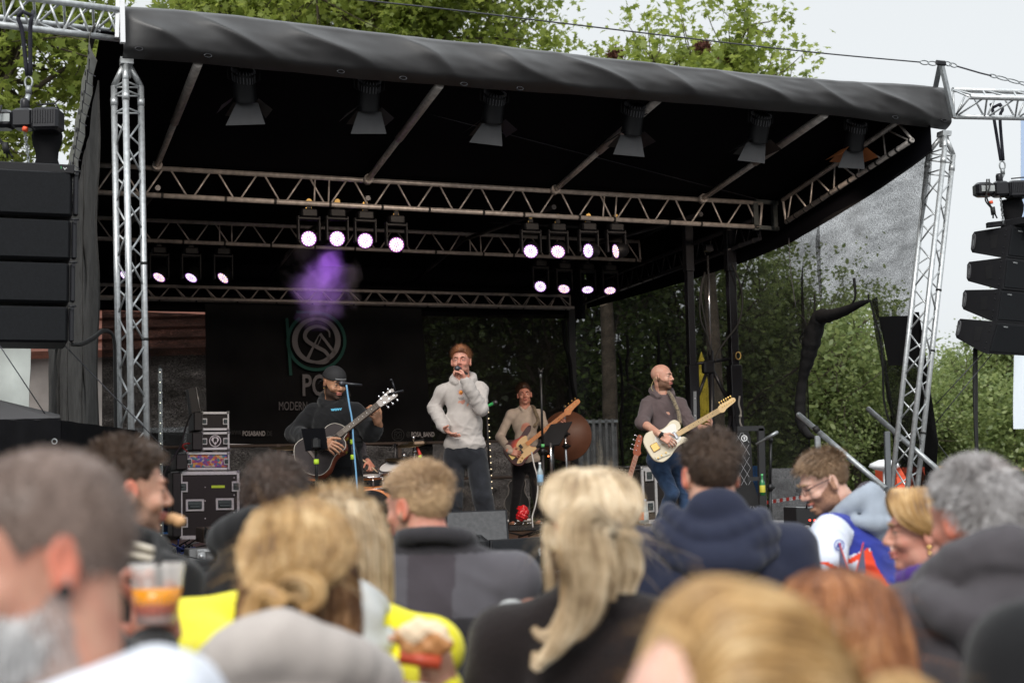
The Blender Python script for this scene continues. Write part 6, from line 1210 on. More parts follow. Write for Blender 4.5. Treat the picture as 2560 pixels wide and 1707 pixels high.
def person(label, J, hc, HM, hs, skin, top=None, legs=None, hands=None, head_kw={}, beard=None, vox=.0055, shoes=None, lipmat=None, redear=False, extra_skin=None, name='person', head_reg=None, group=None, torso=True, eyes=True, eye_col=None):
    """skin surface, eyes, clothing and hair parts hang under one root; returns the root"""
    g = (J['hipL']+J['hipR'])/2; root = thing(name, label, 'person', A(g[0], g[1], min(J['anL'][2], J['anR'][2])-.08), group)
    k = J['k']; pieces = []; hk = dict(neck=J['neck']+ZZ*.0, nr=.056); hk.update(head_kw)
    hv = max(.0035, vox*.8); Hs = head_sdf(hc, HM, hs, **hk); V, Q = Hs.mesh(hv); pieces.append((V, Q)); nh = len(Q)
    for (w, d, n, kw) in (hands or []): pieces.append(hand_sdf(np.asarray(w), d, n, k*kw.pop('scale', 1.0) if isinstance(kw, dict) else k, **kw).mesh(.004 if vox < .007 else .005))
    S_ = SDF(); T = J['pelvis']; N = J['neck']; S_.path([T, (T+N)/2, J['chest']], [.10*k, .10*k, .11*k], .05); S_.cap(J['chest'], N-ZZ*.02, .11*k, .05*k, .05)
    for s_ in 'LR':
        S_.path([J['sh'+s_], J['el'+s_], J['wr'+s_]], [.048*k, .044*k, .029*k], .02); S_.cap(N-ZZ*.06*k, J['sh'+s_], .05*k, .045*k, .04)
        S_.path([J['hip'+s_], J['kn'+s_], J['an'+s_]], [.075*k, .05*k, .035*k], .03); S_.cap(J['an'+s_], J['an'+s_]+J['B'][1]*.14*k-ZZ*.05*k, .035*k, .03*k, .02)
    pieces.append(S_.mesh(.013)); V, Q = merge(pieces)
    mats = [skin, LIP, EARR]; mi = np.zeros(len(Q), int); C = V[Q[:nh]].mean(1); q = ((C-hc)@HM.T)/hs
    m_ = (np.abs(q[:, 0]) < .023) & (q[:, 1] > .082) & (np.abs(q[:, 2]+.066) < .0115); mi[:nh][m_] = 1
    if redear: mi[:nh][(np.abs(q[:, 0]) > .076) & (np.abs(q[:, 2]+.006) < .034) & (np.abs(q[:, 1]+.006) < .018)] = 2
    if beard is not None:
        mats.append(beard[0]); z0 = beard[1] if len(beard) > 1 else -.02
        bm = (q[:, 2] < np.interp(q[:, 1], [-.01, .02, .06, .09], [z0+.03, z0, z0-.025, z0-.028])) & (q[:, 1] > -.012) & (q[:, 2] > -.135) & ~m_ & ~((np.abs(q[:, 0]) < .014) & (q[:, 1] > .098) & (q[:, 2] > -.045)); mi[:nh][bm] = len(mats)-1
    body = link_mesh('body', V, Q, mats, root, mi, True)
    L = lambda x, y, z: hc+(x*HM[0]+y*HM[1]+z*HM[2])*hs
    if eyes:
        for x in (-1, 1):
            mb = MB(); mb.sphere(L(x*.031, .0755, -.0005), .0118*hs, 14, 0); mb.sphere(L(x*.031, .0828, -.001), (.0058*hs,)*3, 10, 1); build('eye', mb, [EYEW, EYED], root)
    return root, body
def ribbons(P, Nn, w):
    """P (n,k,3) strands, Nn (n,3) facing, w width; tapered"""
    n, k, _ = P.shape; T = np.gradient(P, axis=1); X = np.cross(T, Nn[:, None, :]); X /= np.maximum(np.linalg.norm(X, axis=2, keepdims=True), 1e-9)
    tp = np.linspace(1, .25, k)[None, :, None]*(np.asarray(w).reshape(-1, 1, 1) if hasattr(w, '__len__') else w)/2
    V = np.stack([P-X*tp, P+X*tp], 2).reshape(-1, 3); b = (np.arange(n)*k*2)[:, None]; j = (np.arange(k-1)*2)[None, :]
    i = (b+j).reshape(-1); return V, np.stack([i, i+1, i+3, i+2], 1)
def hairmat(name, c1, c2, rough=.42, streak=None):
    m = bpy.data.materials.new(name); m.use_nodes = True; nt = m.node_tree; b = nt.nodes['Principled BSDF']; g = nt.nodes.new('ShaderNodeNewGeometry'); r = nt.nodes.new('ShaderNodeValToRGB'); r.color_ramp.elements[0].color = (*c1, 1); r.color_ramp.elements[1].color = (*c2, 1)
    if streak: e = r.color_ramp.elements.new(.55); e.color = (*streak, 1)
    tc = nt.nodes.new('ShaderNodeTexCoord'); n = nt.nodes.new('ShaderNodeTexNoise'); n.inputs['Scale'].default_value = 15; n.inputs['Detail'].default_value = 3; nt.links.new(tc.outputs['Object'], n.inputs['Vector'])
    mx = nt.nodes.new('ShaderNodeMath'); mx.operation = 'MULTIPLY_ADD'; mx.inputs[1].default_value = .55; ad = nt.nodes.new('ShaderNodeMath'); ad.operation = 'MULTIPLY_ADD'; ad.inputs[1].default_value = 1.5; ad.inputs[2].default_value = -.52
    nt.links.new(n.outputs['Fac'], ad.inputs[0]); nt.links.new(g.outputs['Random Per Island'], mx.inputs[0]); nt.links.new(ad.outputs[0], mx.inputs[2]); nt.links.new(mx.outputs[0], r.inputs[0]); nt.links.new(r.outputs[0], b.inputs['Base Color']); b.inputs['Roughness'].default_value = rough; b.inputs['Specular IOR Level'].default_value = .35; return m
def ctab(y, tab=((-.11, -.055), (-.06, -.050), (-.02, -.012), (.012, .030), (.035, .022), (.05, .05), (.075, .070), (.11, .078))):
    return np.interp(y, [a for a, b in tab], [b for a, b in tab])
def short_hair(root, hc, HM, hs, m, thick=.014, length=.03, n=2500, comb=(0, .2, .3), lift=.6, seed=0, width=.0022, tab=None, top=1.0, curly=0.0, fade=None, bald=None, name='hair'):
    T = dict(tab=tab) if tab else {}; S_ = SDF(); L = lambda x, y, z: hc+(x*HM[0]+y*HM[1]+z*HM[2])*hs
    S_.ell(L(0, -.013, .032), [(.077+thick*(.2 if fade else .55))*hs, (.097+thick*(.5 if fade else .8))*hs, (.087+thick)*hs], HM, .01)
    if top > 1: S_.ell(L(0, .02, .085), [.058*hs, .075*hs, (.035+thick*(top-1)*2)*hs], HM, .02)
    def clip(P):
        q = ((P-hc)@HM.T)/hs; d = ctab(q[:, 1], **T)-q[:, 2]
        if bald is not None: d = np.maximum(d, bald[3]-np.linalg.norm(q-np.array(bald[:3]), axis=1))
        return d*hs
    ns = lambda P: .0018*hs*np.sin(P[:, 0]*170+3*np.sin(P[:, 2]*90))*np.sin(P[:, 2]*150+P[:, 1]*120)*(1+curly*2)
    V, Q = S_.mesh(.006, disp=ns, clip=clip); h = link_mesh(name, V, Q, m, root, smooth=True)
    r = np.random.default_rng(seed); d = r.normal(size=(n*3, 3)); d /= np.linalg.norm(d, axis=1)[:, None]; rad = np.array([.077+thick*(.2 if fade else .5), .097+thick*.75, .087+thick*.95]); q = d*rad+np.array([0, -.013, .032]); ok = q[:, 2] > ctab(q[:, 1], **T)+.002
    if bald is not None: ok &= np.linalg.norm(q-np.array(bald[:3]), axis=1) > bald[3]*r.uniform(.8, 1.2, len(q))
    q = q[ok][:n]; N = d[ok][:n]/rad; N /= np.linalg.norm(N, axis=1)[:, None]
    ln = length*r.uniform(.6, 1.25, (len(q), 1)); ln *= np.where(q[:, 2:3] > .055, top, np.interp(q[:, 2:3], [-.05, .02, .055], [.12, .25, .9]) if fade else 1.0)
    D = N*lift+np.array(comb)+r.normal(size=(len(q), 3))*(.22+curly*.5); D /= np.linalg.norm(D, axis=1)[:, None]; t = np.linspace(0, 1, 4)[None, :, None]
    P = q[:, None]+D[:, None]*ln[:, None]*t-np.array([0, 0, 1.])[None, None]*ln[:, None]*t*t*.35+(np.sin(t*9+r.uniform(0, 6, (len(q), 1, 1)))*curly*.006 if curly else 0)
    W = hc+(P@HM)*hs; V, Q = ribbons(W, N@HM, width*hs); 
    o = link_mesh('strands', V, Q, m, h)
    if n > 3000 and bald is None and thick > .008: flyaways(root, hc, HM, hs, m, 160, seed, .03, .03)
    return h
def flyaways(root, hc, HM, hs, m, n=260, seed=0, low=-.02, ln=.05):
    r = np.random.default_rng(seed+50); d = r.normal(size=(n*3, 3)); d /= np.linalg.norm(d, axis=1)[:, None]; q = d*np.array([.084, .104, .096])+np.array([0, -.01, .032]); q = q[(q[:, 2] > low) & (q[:, 1] < .06)][:n]; N = q-np.array([0, -.01, .03]); N /= np.linalg.norm(N, axis=1)[:, None]
    t = np.linspace(0, 1, 7)[None, :, None]; D = r.normal(size=(len(q), 3))*.7+N*.45-np.array([0, .5, .3]); L_ = ln*r.uniform(.4, 1.3, (len(q), 1, 1)); P = q[:, None]+D[:, None]*L_*t-np.array([0, 0, 1.])*L_*t*t*.7+N[:, None]*.012*np.sin(t*3.1); V, Q = ribbons(hc+(P@HM)*hs, N@HM, .0011); return link_mesh('flyaway_hair', V, Q, m, root)
def strands(name, parent, curves_, m, n, spread, width, seed=0, k=14, wave=.0, flat=None):
    """curves_: list of (points, weight, radius list) guides; hair strands scattered round each guide"""
    r = np.random.default_rng(seed); Vs = []; Qs = []; o = 0; tot = sum(c[1] for c in curves_)
    for pts, wt, rad in curves_:
        G = np.array(smoothpath(pts, 8)); s_ = np.linspace(0, 1, len(G)); t = np.linspace(0, 1, k); C = np.stack([np.interp(t, s_, G[:, i]) for i in range(3)], 1); R = np.interp(t, np.linspace(0, 1, len(rad)), rad)
        T = np.gradient(C, axis=0); T /= np.linalg.norm(T, axis=1)[:, None]; up = np.array([.1, -1, .2]); X = np.cross(T, up); X /= np.maximum(np.linalg.norm(X, axis=1)[:, None], 1e-6); Y = np.cross(X, T)
        c = max(2, int(n*wt/tot)); a = r.uniform(0, 6.28, c); rr = np.sqrt(r.uniform(0, 1, c))
        ph = r.uniform(0, 6.28, (c, 1)); j = 1+.12*r.normal(size=(c, 1)); da = wave*np.sin(t[None]*7+ph)
        P = C[None]+X[None]*(np.cos(a[:, None]+da*6)*rr[:, None]*R[None]*j)[..., None]*spread+Y[None]*(np.sin(a[:, None]+da*6)*rr[:, None]*R[None]*j)[..., None]*spread
        P = P+(wave*.02*np.sin(t[None, :, None]*11+ph[:, :, None]))*X[None]; P += r.normal(size=(c, 1, 3))*.001
        Nn = X[0]*np.cos(a)[:, None]+Y[0]*np.sin(a)[:, None]+np.array([0, -.6, .2]); V, Q = ribbons(P, Nn, width*r.uniform(.6, 1.4, c)); Vs.append(V); Qs.append(Q+o); o += len(V)
    return link_mesh(name, np.concatenate(Vs), np.concatenate(Qs), m, parent, smooth=True)
def sleeve(S_, J, s_, g=1.0, end=1.0, k=.025, r=(.060, .052, .042), cuff=True, puff=1.0):
    kk = J['k']*g; a, b, c = J['sh'+s_], J['el'+s_], J['wr'+s_]; c = b+(c-b)*end; S_.cap(a, b, r[0]*kk, r[1]*kk, .028); 
    if end > .05:
        m = b+(c-b)*.8; S_.cap(b, m, r[1]*kk, r[2]*1.15*kk*puff, k); S_.cap(m, c, r[2]*1.1*kk*puff, r[2]*.95*kk, .012)
        if cuff: d = nrm(c-b); S_.cap(c-d*.045*kk, c-d*.008*kk, r[2]*.98*kk, r[2]*.92*kk, .006)
def hood_down(S_, J, g=1.0, drop=.10, size=1.0, open_=.3):
    """hood lying on the back and round the neck"""
    N = J['neck']; M = J['M']; R, F, U = M; kk = J['k']*size; pts = []
    for a in np.linspace(-2.45, 2.45, 17):
        back = (1-abs(a)/2.45); pts.append(N+(R*math.sin(a)*.098-F*math.cos(a)*.105)*kk+U*(.052-.075*(1-back)**1.5*1.1+.015*back)*kk)
    S_.path(pts, [(.025+.020*(1-abs(i-8)/8))*kk for i in range(17)], .012)
    S_.ell(N+(-F*.115-U*drop*.55)*kk, (.118*kk, .052*kk, .095*kk), M, .03); S_.ell(N+(-F*.10-U*(drop+.05))*kk, (.075*kk, .045*kk, .07*kk), M, .03)
    pts = [N+(R*math.sin(a)*.125-F*(math.cos(a)*.10+.055)-U*(.03+.045*math.cos(a)))*kk for a in np.linspace(-1.5, 1.5, 9)]; S_.path(pts, .026*kk, .018)
def garment(name, root, S_, m, vox, disp=None, matfn=None, J=None):
    V, Q = S_.mesh(vox, disp=disp); mi = None
    if matfn is not None: C = V[Q].mean(1); mi = matfn(C)
    return link_mesh(name, V, Q, m, root, mi, True)
def trousers(root, J, m, vox=.012, g=1.0, amp=.004, seed=1, wide=1.0, name='trousers', top=.10):
    S_ = SDF(); kk = J['k']*g; B = J['B']; S_.ell(J['pelvis']-ZZ*.0, (.160*kk, .120*kk, top*kk), B, .04); S_.ell((J['hipL']+J['hipR'])/2-ZZ*.0, (.155*kk, .12*kk, .10*kk), B, .04)
    for s_ in 'LR': S_.cap(J['hip'+s_], J['kn'+s_], .092*kk, .066*kk*wide, .02); S_.cap(J['kn'+s_], J['an'+s_]+ZZ*.02, .064*kk*wide, .055*kk*wide, .02)
    return garment(name, root, S_, m, vox, folds(amp, seed, 1.2))
def shoe(root, J, m, sole):
    f = J['B'][1]
    for s_ in 'LR':
        a = J['an'+s_]; k = J['k']; ft = J.get('ft'+s_, f); S_ = SDF(); c = a+ft*.06*k; z = A(0, 0, 1); S_.ell(A(c[0], c[1], a[2]-.035*k), (.045*k, .13*k, .045*k), frame(ft), .02); S_.cap(a-ZZ*.01, a+ZZ*.03*k, .045*k, .042*k, .02); V, Q = S_.mesh(.008, clip=lambda P, z0=a[2]-.075*k: z0-P[:, 2]); link_mesh('shoe', V, Q, m, root, smooth=True)
def audience(px, py, Y, yaw, hyaw=None, pitch=0, lean=0.0, width=1.0, hroll=0, hsc=None):
    """figure standing on the square whose head centre is seen at (px, py) at distance Y"""
    hc = onY(px, py, Y); H = (hc[2]/1.68)*1.8; B = basis(yaw); HM = basis(yaw if hyaw is None else hyaw, pitch, hroll); g = A(hc[0], hc[1], 0)-B[1]*(.02+lean)*H/1.8
    J = std_joints(g, H, yaw, lean, width=width); return J, hc, HM, (hsc or .93)
# ------------------------------------------------------------------ instruments
def closed(pts, n=5):
    P = [A(*p, 0) for p in pts]; N = len(P); out = []
    for i in range(N):
        a, b, c, d = P[i-1], P[i], P[(i+1) % N], P[(i+2) % N]
        for k in range(n): t = k/n; q = .5*((2*b)+(-a+c)*t+(2*a-5*b+4*c-d)*t*t+(-a+3*b-3*c+d)*t**3); out.append((q[0], q[1]))
    return out
M_str = mat('guitar_string', (.55, .5, .42), .3, .8); M_fret = mat('rosewood', (.05, .028, .018), .5); M_maple = mat('maple', (.62, .42, .20), .35, noise_amt=.12, nscale=6, coat=.3); M_gold2 = mat('gold_hardware', (.75, .5, .18), .25, .9); M_chr = mat('chrome', (0, 0, 0))
def guitar(name, label, o, ax, n, outline, th, m_body, m_side, neck_len, neck_w, m_neck, m_board, head, nstr, group='guitars', extras=None, body_end=.1, sc=1.0, headang=0.0, pegs=1, m_head=None):
    """o body centre, ax towards the headstock, n front normal"""
    ax = nrm(ax); n = nrm(n-ax*np.dot(n, ax)); up = np.cross(n, ax); o = np.asarray(o); P = lambda a, b, c=0: o+(ax*a+up*b+n*c)*sc
    t = thing(name, label, 'guitar', o, group); ol = closed(outline); mb = MB(); inn = [(a*.965, b*.965) for a, b in ol]; N = len(ol)
    lay = [([(a, b) for a, b in inn], th/2), (ol, th/2-.008), (ol, -th/2+.008), (inn, -th/2)]; vs = []
    for l, c in lay: vs += [P(a, b, c) for a, b in l]
    mb.add(vs, [tuple(range(N))], 0); k0 = len(mb.v)-4*N
    for r_ in range(3):
        for i in range(N): j = (i+1) % N; mb.f.append((k0+r_*N+j, k0+r_*N+i, k0+(r_+1)*N+i, k0+(r_+1)*N+j)); mb.m.append(0 if r_ == 0 else 1); mb.sm.append(True)
    mb.f.append(tuple(k0+3*N+i for i in range(N-1, -1, -1))); mb.m.append(1); mb.sm.append(False); build('body', mb, [m_body, m_side], t)
    x0 = body_end; x1 = body_end+neck_len; mb = MB(); mb.box(P((x0+x1)/2, 0, th/2-.002), (neck_len*sc, neck_w*sc, .022*sc), ax, up, n, bev=.006); nk = build('neck', mb, m_neck, t)
    mb = MB(); mb.box(P((x0+x1)/2-.01, 0, th/2+.011), ((neck_len+.02)*sc, neck_w*.96*sc, .006*sc), ax, up, n); build('fingerboard', mb, m_board, nk)
    mb = MB(); 
    for i in range(1, 19): x = x1-neck_len*1.35*(1-2**(-i/12)); 
    for i in range(1, 19):
        x = x1-(neck_len*1.38)*(1-2**(-i/12))
        if x > x0: mb.box(P(x, 0, th/2+.0150), (.0016*sc, neck_w*.94*sc, .002*sc), ax, up, n, mi=0)
        if i in (3, 5, 7, 9, 12, 15) and x > x0: mb.sphere(P(x+.02, 0, th/2+.0145), .0042*sc, 6, 1)
    build('fret', mb, [mat('fret_wire', (.30, .27, .22), .5, .3), M_white if m_board is M_fret else M_black], nk)
    hd = closed(head, 4); mb = MB(); hn = nrm(n-ax*headang); ha = nrm(ax+n*-headang); mb.prism(hd, P(x1, 0, th/2-.002), ha, np.cross(hn, ha), .016*sc, 0); h = build('headstock', mb, m_head or m_neck, t)
    hw = max(b for a, b in head); hl = max(a for a, b in head); Q_ = lambda a, b, c=0: P(x1, 0, th/2-.002)+ha*a*sc+np.cross(hn, ha)*b*sc+hn*c*sc
    for i in range(nstr):
        if pegs == 2: s_ = 1 if i < nstr/2 else -1; a = hl*(.28+.27*(i % math.ceil(nstr/2))); b0 = s_*hw*.55; b1 = s_*(hw+.022)
        else: a = hl*(.22+.66*i/max(1, nstr-1)); b0 = hw*.35; b1 = hw*pegs_side+.022
        mb = MB(); mb.tube([Q_(a, b0, .008), Q_(a, b0, .02)], .006*sc, 8); mb.tube([Q_(a, b0, -.012), Q_(a, b1, -.012)], .003*sc, 5); mb.sphere(Q_(a, b1, -.012), (.010*sc, .007*sc, .012*sc), 8); build('tuning_peg', mb, peg_mat, h)
    mb = MB()
    for i in range(nstr): b = neck_w*.8*(i/(nstr-1)-.5); mb.tube([P(bridge_x, b*1.25, th/2+.012), P(x1, b*.9, th/2+.018)], .0011 if nstr > 4 else .0017, 3)
    build('strings', mb, M_str, t)
    if extras: extras(t, P, ax, up, n, th)
    return t, P
pegs_side = 1; peg_mat = M_chr; bridge_x = -.1
AC = [(-.25, 0), (-.235, .10), (-.17, .182), (-.08, .185), (.0, .137), (.06, .122), (.13, .14), (.195, .12), (.235, .06), (.245, .0), (.22, -.03), (.175, -.05), (.165, -.09), (.125, -.13), (.06, -.122), (.0, -.137), (-.08, -.185), (-.17, -.182), (-.235, -.10)]
PB = [(-.225, 0), (-.21, .11), (-.13, .16), (-.03, .14), (.04, .122), (.12, .145), (.20, .165), (.24, .145), (.20, .105), (.12, .075), (.085, .035), (.085, -.03), (.11, -.07), (.155, -.10), (.15, -.14), (.08, -.148), (.0, -.125), (-.06, -.145), (-.14, -.165), (-.21, -.10)]
TL = [(-.20, 0), (-.19, .10), (-.13, .155), (-.05, .148), (.02, .118), (.08, .122), (.14, .142), (.185, .13), (.205, .085), (.19, .04), (.155, .028), (.145, -.03), (.175, -.05), (.195, -.085), (.175, -.108), (.14, -.10), (.09, -.10), (.03, -.118), (-.04, -.150), (-.13, -.158), (-.19, -.10)]
HD_AC = [(0, .024), (.03, .034), (.16, .045), (.18, .02), (.172, 0), (.18, -.02), (.16, -.045), (.03, -.034), (0, -.024)]
HD_T = [(0, .022), (.03, .040), (.12, .040), (.165, .044), (.19, .030), (.185, .005), (.16, -.006), (.12, -.012), (.07, -.02), (.035, -.035), (0, -.022)]
HD_P = [(0, .022), (.03, .045), (.12, .048), (.19, .050), (.23, .035), (.225, .0), (.19, -.012), (.12, -.018), (.07, -.03), (.035, -.045), (0, -.022)]
# ------------------------------------------------------------------ clothing materials
def cloth(name, c, **k): 
    d = dict(rough=.9, noise_amt=.12, nscale=20, bump=.15, bscale=260, spec=.15, sheen=.15); d.update(k); return mat(name, c, d.pop('rough'), **d)
C_black = cloth('black_cotton', (.012, .012, .013)); C_cream = cloth('cream_hoodie', (.46, .415, .385), noise_amt=.08); C_jeansb = cloth('black_jeans', (.022, .023, .028), noise_amt=.35, nscale=12); C_taupe = cloth('taupe_hoodie', (.115, .085, .085)); C_blue = cloth('blue_jeans', (.035, .065, .13), noise_amt=.5, nscale=9); C_beige = cloth('beige_knit', (.52, .44, .37)); C_bt = cloth('dark_trousers', (.010, .010, .012)); C_strap = cloth('patterned_strap', (.28, .22, .14), col2=(.10, .08, .06), nscale=60)
SHO = mat('dark_leather', (.03, .025, .02), .5); SHOB = mat('brown_suede', (.30, .15, .09), .8)
def on(px, py, Y): return onY(px, py, Y)
def bandJ(Y, pts, yaw, k=1.0, dy={}):
    J = dict(B=basis(yaw), k=k)
    for n, p in pts.items():
        z = p[2] if len(p) > 2 else 0; J[n] = onY(p[0], p[1], Y+z)
    for n in ('anL', 'anR'): J[n] = A(J[n][0], J[n][1], FLOOR+.085*k)
    if 'chest' not in J: J['chest'] = J['pelvis']*.32+J['neck']*.68
    return J
def brows(root, hc, HM, hs, m, thick=.005):
    L = lambda x, y, z: hc+(x*HM[0]+y*HM[1]+z*HM[2])*hs; mb = MB()
    for x in (-1, 1): mb.tube(smoothpath([L(x*.014, .096, .020), L(x*.030, .094, .025), L(x*.048, .082, .020)], 3), [thick*.8*hs]*3+[thick*hs]*2+[thick*.3*hs]*2, 6)
    build('eyebrows', mb, m, root)
# ================================================================== singer
YS = 12.5; J = bandJ(YS, dict(neck=(1158, 951, .02), shR=(1107, 979, .02), shL=(1202, 973, .02), elR=(1086, 1020, .05), wrR=(1112, 1071, -.12), elL=(1203, 1022, -.16), wrL=(1163, 953, -.26), pelvis=(1162, 1118, 0), hipR=(1137, 1140, 0), hipL=(1190, 1140, 0), knR=(1131, 1255, -.05), knL=(1206, 1240, -.06), anR=(1139, 1380, .0), anL=(1229, 1380, .0)), 180, 1.04)
hc = onY(1153, 903, YS-.02); HM = basis(188, 3)
root, body = person('singer in a cream hoodie holding a microphone to his mouth', J, hc, HM, 1.04, SK['rosy'], hands=[(J['wrR'], onY(1134, 1092, YS-.2)-J['wrR'], A(.6, -.2, .2), dict(side=1, curl=(.25, .3, .3, .35), spread=.14, thumb=.2)), (J['wrL'], onY(1152, 922, YS-.22)-J['wrL'], A(-.75, .1, .25), dict(side=1, curl=(.9, .95, 1.0, 1.0), thumb=.9))], vox=.006)
T = torso_sdf(J, 1.08, 1.08, bottom=-.06); sleeve(T, J, 'R', 1.06, r=(.058, .054, .042), puff=1.1); sleeve(T, J, 'L', 1.06, r=(.058, .055, .042), puff=1.1); hood_down(T, J, size=.92)
pt = nrm(J['pelvis']-J['neck']); T.ell(J['pelvis']-pt*.02+J['M'][1]*0, (.185, .14, .09), J['M'], .02); T.ell(J['pelvis']-pt*.14+J['M'][1]*.10, (.10, .035, .07), J['M'], .012)
def fs(P): 
    f1 = folds(.0050, 3, 1.7)(P); return f1
g_ = garment('hoodie', root, T, C_cream, .0075, fs)
trousers(root, J, C_jeansb, .009, 1.04, .005, 4, wide=1.28, name='jeans', top=.08); shoe(root, J, SHO, SHO)
short_hair(root, hc, HM, 1.04, hairmat('curly_auburn', (.10, .035, .015), (.34, .14, .06)), thick=.020, length=.022, n=2200, comb=(0, .2, .4), curly=1.0, top=1.5, fade=True, seed=5)
brows(root, hc, HM, 1.04, mat('brown_brow', (.12, .05, .025), .8))
# printed sun on the chest
pc_ = onY(1152, 981, YS-.20); n_ = nrm(A(-.03, -1, .12)); X_ = nrm(np.cross(n_*-1, ZZ)); X_ = A(1, 0, 0); Z_ = nrm(np.cross(X_, n_*-1)) if False else ZZ
def flower(c, r):
    mb = MB(); 
    for i in range(16): a = 2*math.pi*i/16; mb.add([c+X_*r*.55*math.cos(a-.12)+ZZ*r*.55*math.sin(a-.12), c+X_*r*(1.15 if i % 2 else .9)*math.cos(a)+ZZ*r*(1.15 if i % 2 else .9)*math.sin(a), c+X_*r*.55*math.cos(a+.12)+ZZ*r*.55*math.sin(a+.12)], [(0, 1, 2)], 0)
    mb.sphere(c+A(0, .006, 0), (r*.55, .012, r*.55), 16, 1); mb.sphere(c-A(0, .003, 0), (r*.22, .008, r*.22), 10, 0); return mb
build('sun_print', flower(pc_, .032), [mat('print_red', (.45, .08, .04), .7), mat('print_orange', (.75, .28, .04), .7)], g_)
for k, w_ in ((0, 'STUDENT'), (1, 'STUDIO')): text('chest_print', w_, onY(1153, 995+3.6*k, YS-.205), A(1, 0, 0), ZZ, .008, mat('print_black', (.03, .02, .02), .8), g_, bold=.03)
microphone('black handheld microphone at the singer\'s mouth', onY(1145, 922, YS-.25), nrm(onY(1145, 922, YS-.25)-onY(1163, 932, YS-.14)), None)
# ================================================================== acoustic guitarist
YG = 12.0; J = bandJ(YG, dict(neck=(833, 1003, .03), shR=(784, 1032, .08), shL=(888, 1030, .0), elR=(736, 1084, .05), wrR=(806, 1108, -.44), elL=(928, 1082, -.08), wrL=(946, 1056, -.16), pelvis=(848, 1168, .05), hipR=(822, 1190, .05), hipL=(876, 1190, .05), knR=(830, 1280, 0), knL=(884, 1280, 0), anR=(825, 1385, .05), anL=(893, 1385, 0)), 172, 1.10)
hc = onY(836, 958, YG-.02); HM = basis(142, -14)
gd = onY(962, 1011, YG-.26)-onY(800, 1137, YG-.36); nG = A(-.32, -1, .22)
root, body = person('guitarist in black hoodie and backwards cap looking down at his guitar', J, hc, HM, 1.12, SK['tan'], beard=(stub('dark_beard', (.06, .033, .022)), -.03), hands=[(J['wrR'], onY(826, 1113, YG-.50)-J['wrR'], A(.05, 1, -.5), dict(side=1, curl=(.45, .5, .55, .6), spread=.1, thumb=.3, scale=1.05)), (J['wrL'], onY(938, 1034, YG-.24)-J['wrL'], A(-.55, .3, .2), dict(side=-1, curl=(.7, .75, .8, .8), spread=.1, thumb=.4, scale=1.05))], vox=.006)
T = torso_sdf(J, 1.2, 1.18, bottom=-.03); sleeve(T, J, 'R', 1.12, r=(.068, .064, .05)); sleeve(T, J, 'L', 1.12, end=.45, r=(.068, .064, .056)); hood_down(T, J, size=.95); g_ = garment('hoodie', root, T, C_black, .008, folds(.005, 9, 1.5))
text('chest_print', 'wovv', onY(841, 1026, YG-.24), A(1, 0, .06), ZZ, .026, mat('print_cyan', (.10, .42, .62), .6), g_, bold=.05, sx=1.1)
trousers(root, J, C_bt, .01, 1.1, .005, 5); shoe(root, J, SHO, SHO)
def cap(root, hc, HM, hs, m, brim_back=True):
    S_ = SDF(); L = lambda x, y, z: hc+(x*HM[0]+y*HM[1]+z*HM[2])*hs; S_.ell(L(0, -.010, .040), (.088*hs, .106*hs, .094*hs), HM, .01)
    V, Q = S_.mesh(.006, clip=lambda P: (.036-.010*((P-hc)@HM[1])/hs/.1-((P-hc)@HM[2])/hs)*hs); c = link_mesh('cap', V, Q, m, root, smooth=True)
    mb = MB(); P = [[L(x*.075*(1-abs(w)*.0), -.09-.07*w*(1-(x*.8)**2), .012-.03*w-.01*x*x) for w in (0, .5, 1)] for x in np.linspace(-1, 1, 9)]; mb.sheet(P, .004); build('cap_brim', mb, m, c)
    mb = MB(); P = [L(.088*math.sin(a), -.010+.107*math.cos(a), .044) for a in np.linspace(-.55, .55, 9)]; mb.tube(P, .008*hs, 6); build('cap_strap', mb, mat('grey_strap', (.12, .12, .12), .5), c)
    return c
cap(root, hc, HM, 1.12, mat('cap_black', (.016, .015, .016), .8))
brows(root, hc, HM, 1.12, mat('black_brow', (.02, .012, .01), .8), .006)
mb = MB(); e = hc+(HM[0]*.083+HM[2]*-.036-HM[1]*.004)*1.12; mb.tube([e+A(0, 0, 0)+HM[1]*.009*math.cos(x)+HM[2]*.009*math.sin(x) for x in np.linspace(0, 6.28, 11)[:-1]], .003, 5, closed=True); build('earring', mb, M_gold2, root)
peg_mat = M_chr; bridge_x = -.11
M_acf = mat('grey_stained_top', (.040, .033, .033), .75, noise_amt=.15, nscale=4, stretch=(1, 8, 8), spec=.15); M_acs = mat('mahogany', (.17, .035, .015), .3, coat=.4)
def ex_ac(t, P, ax, up, n, th):
    mb = MB(); c = P(.062, 0, th/2+.001); mb.lathe(c, [(0, .0), (.048, .0)], n, 28); build('sound_hole', mb, mat('hole_brown', (.035, .018, .01), .8), t)
    mb = MB(); flat_ring(mb, P(.062, 0, th/2+.002), ax, up, .048, .058); build('rosette', mb, mat('rosette_brown', (.22, .16, .12), .5), t)
    mb = MB(); mb.box(P(-.11, 0, th/2+.006), (.03, .16, .010), ax, up, n, bev=.004); build('bridge', mb, M_fret, t)
    mb = MB(); ol = closed(AC); mb.tube([P(a*.985, b*.985, th/2) for a, b in ol], .0028, 4, closed=True); build('binding', mb, mat('cream_binding', (.45, .40, .34), .4), t)
GA, GP = guitar('acoustic_guitar', 'grey-topped acoustic guitar with reddish sides held by the capped guitarist', onY(813, 1124, YG-.34), gd, nG, AC, .10, M_acf, M_acs, .40, .052, M_fret, M_fret, HD_AC, 6, extras=ex_ac, body_end=.17, pegs=2, m_head=mat('dark_headstock', (.10, .07, .055), .4, coat=.3))
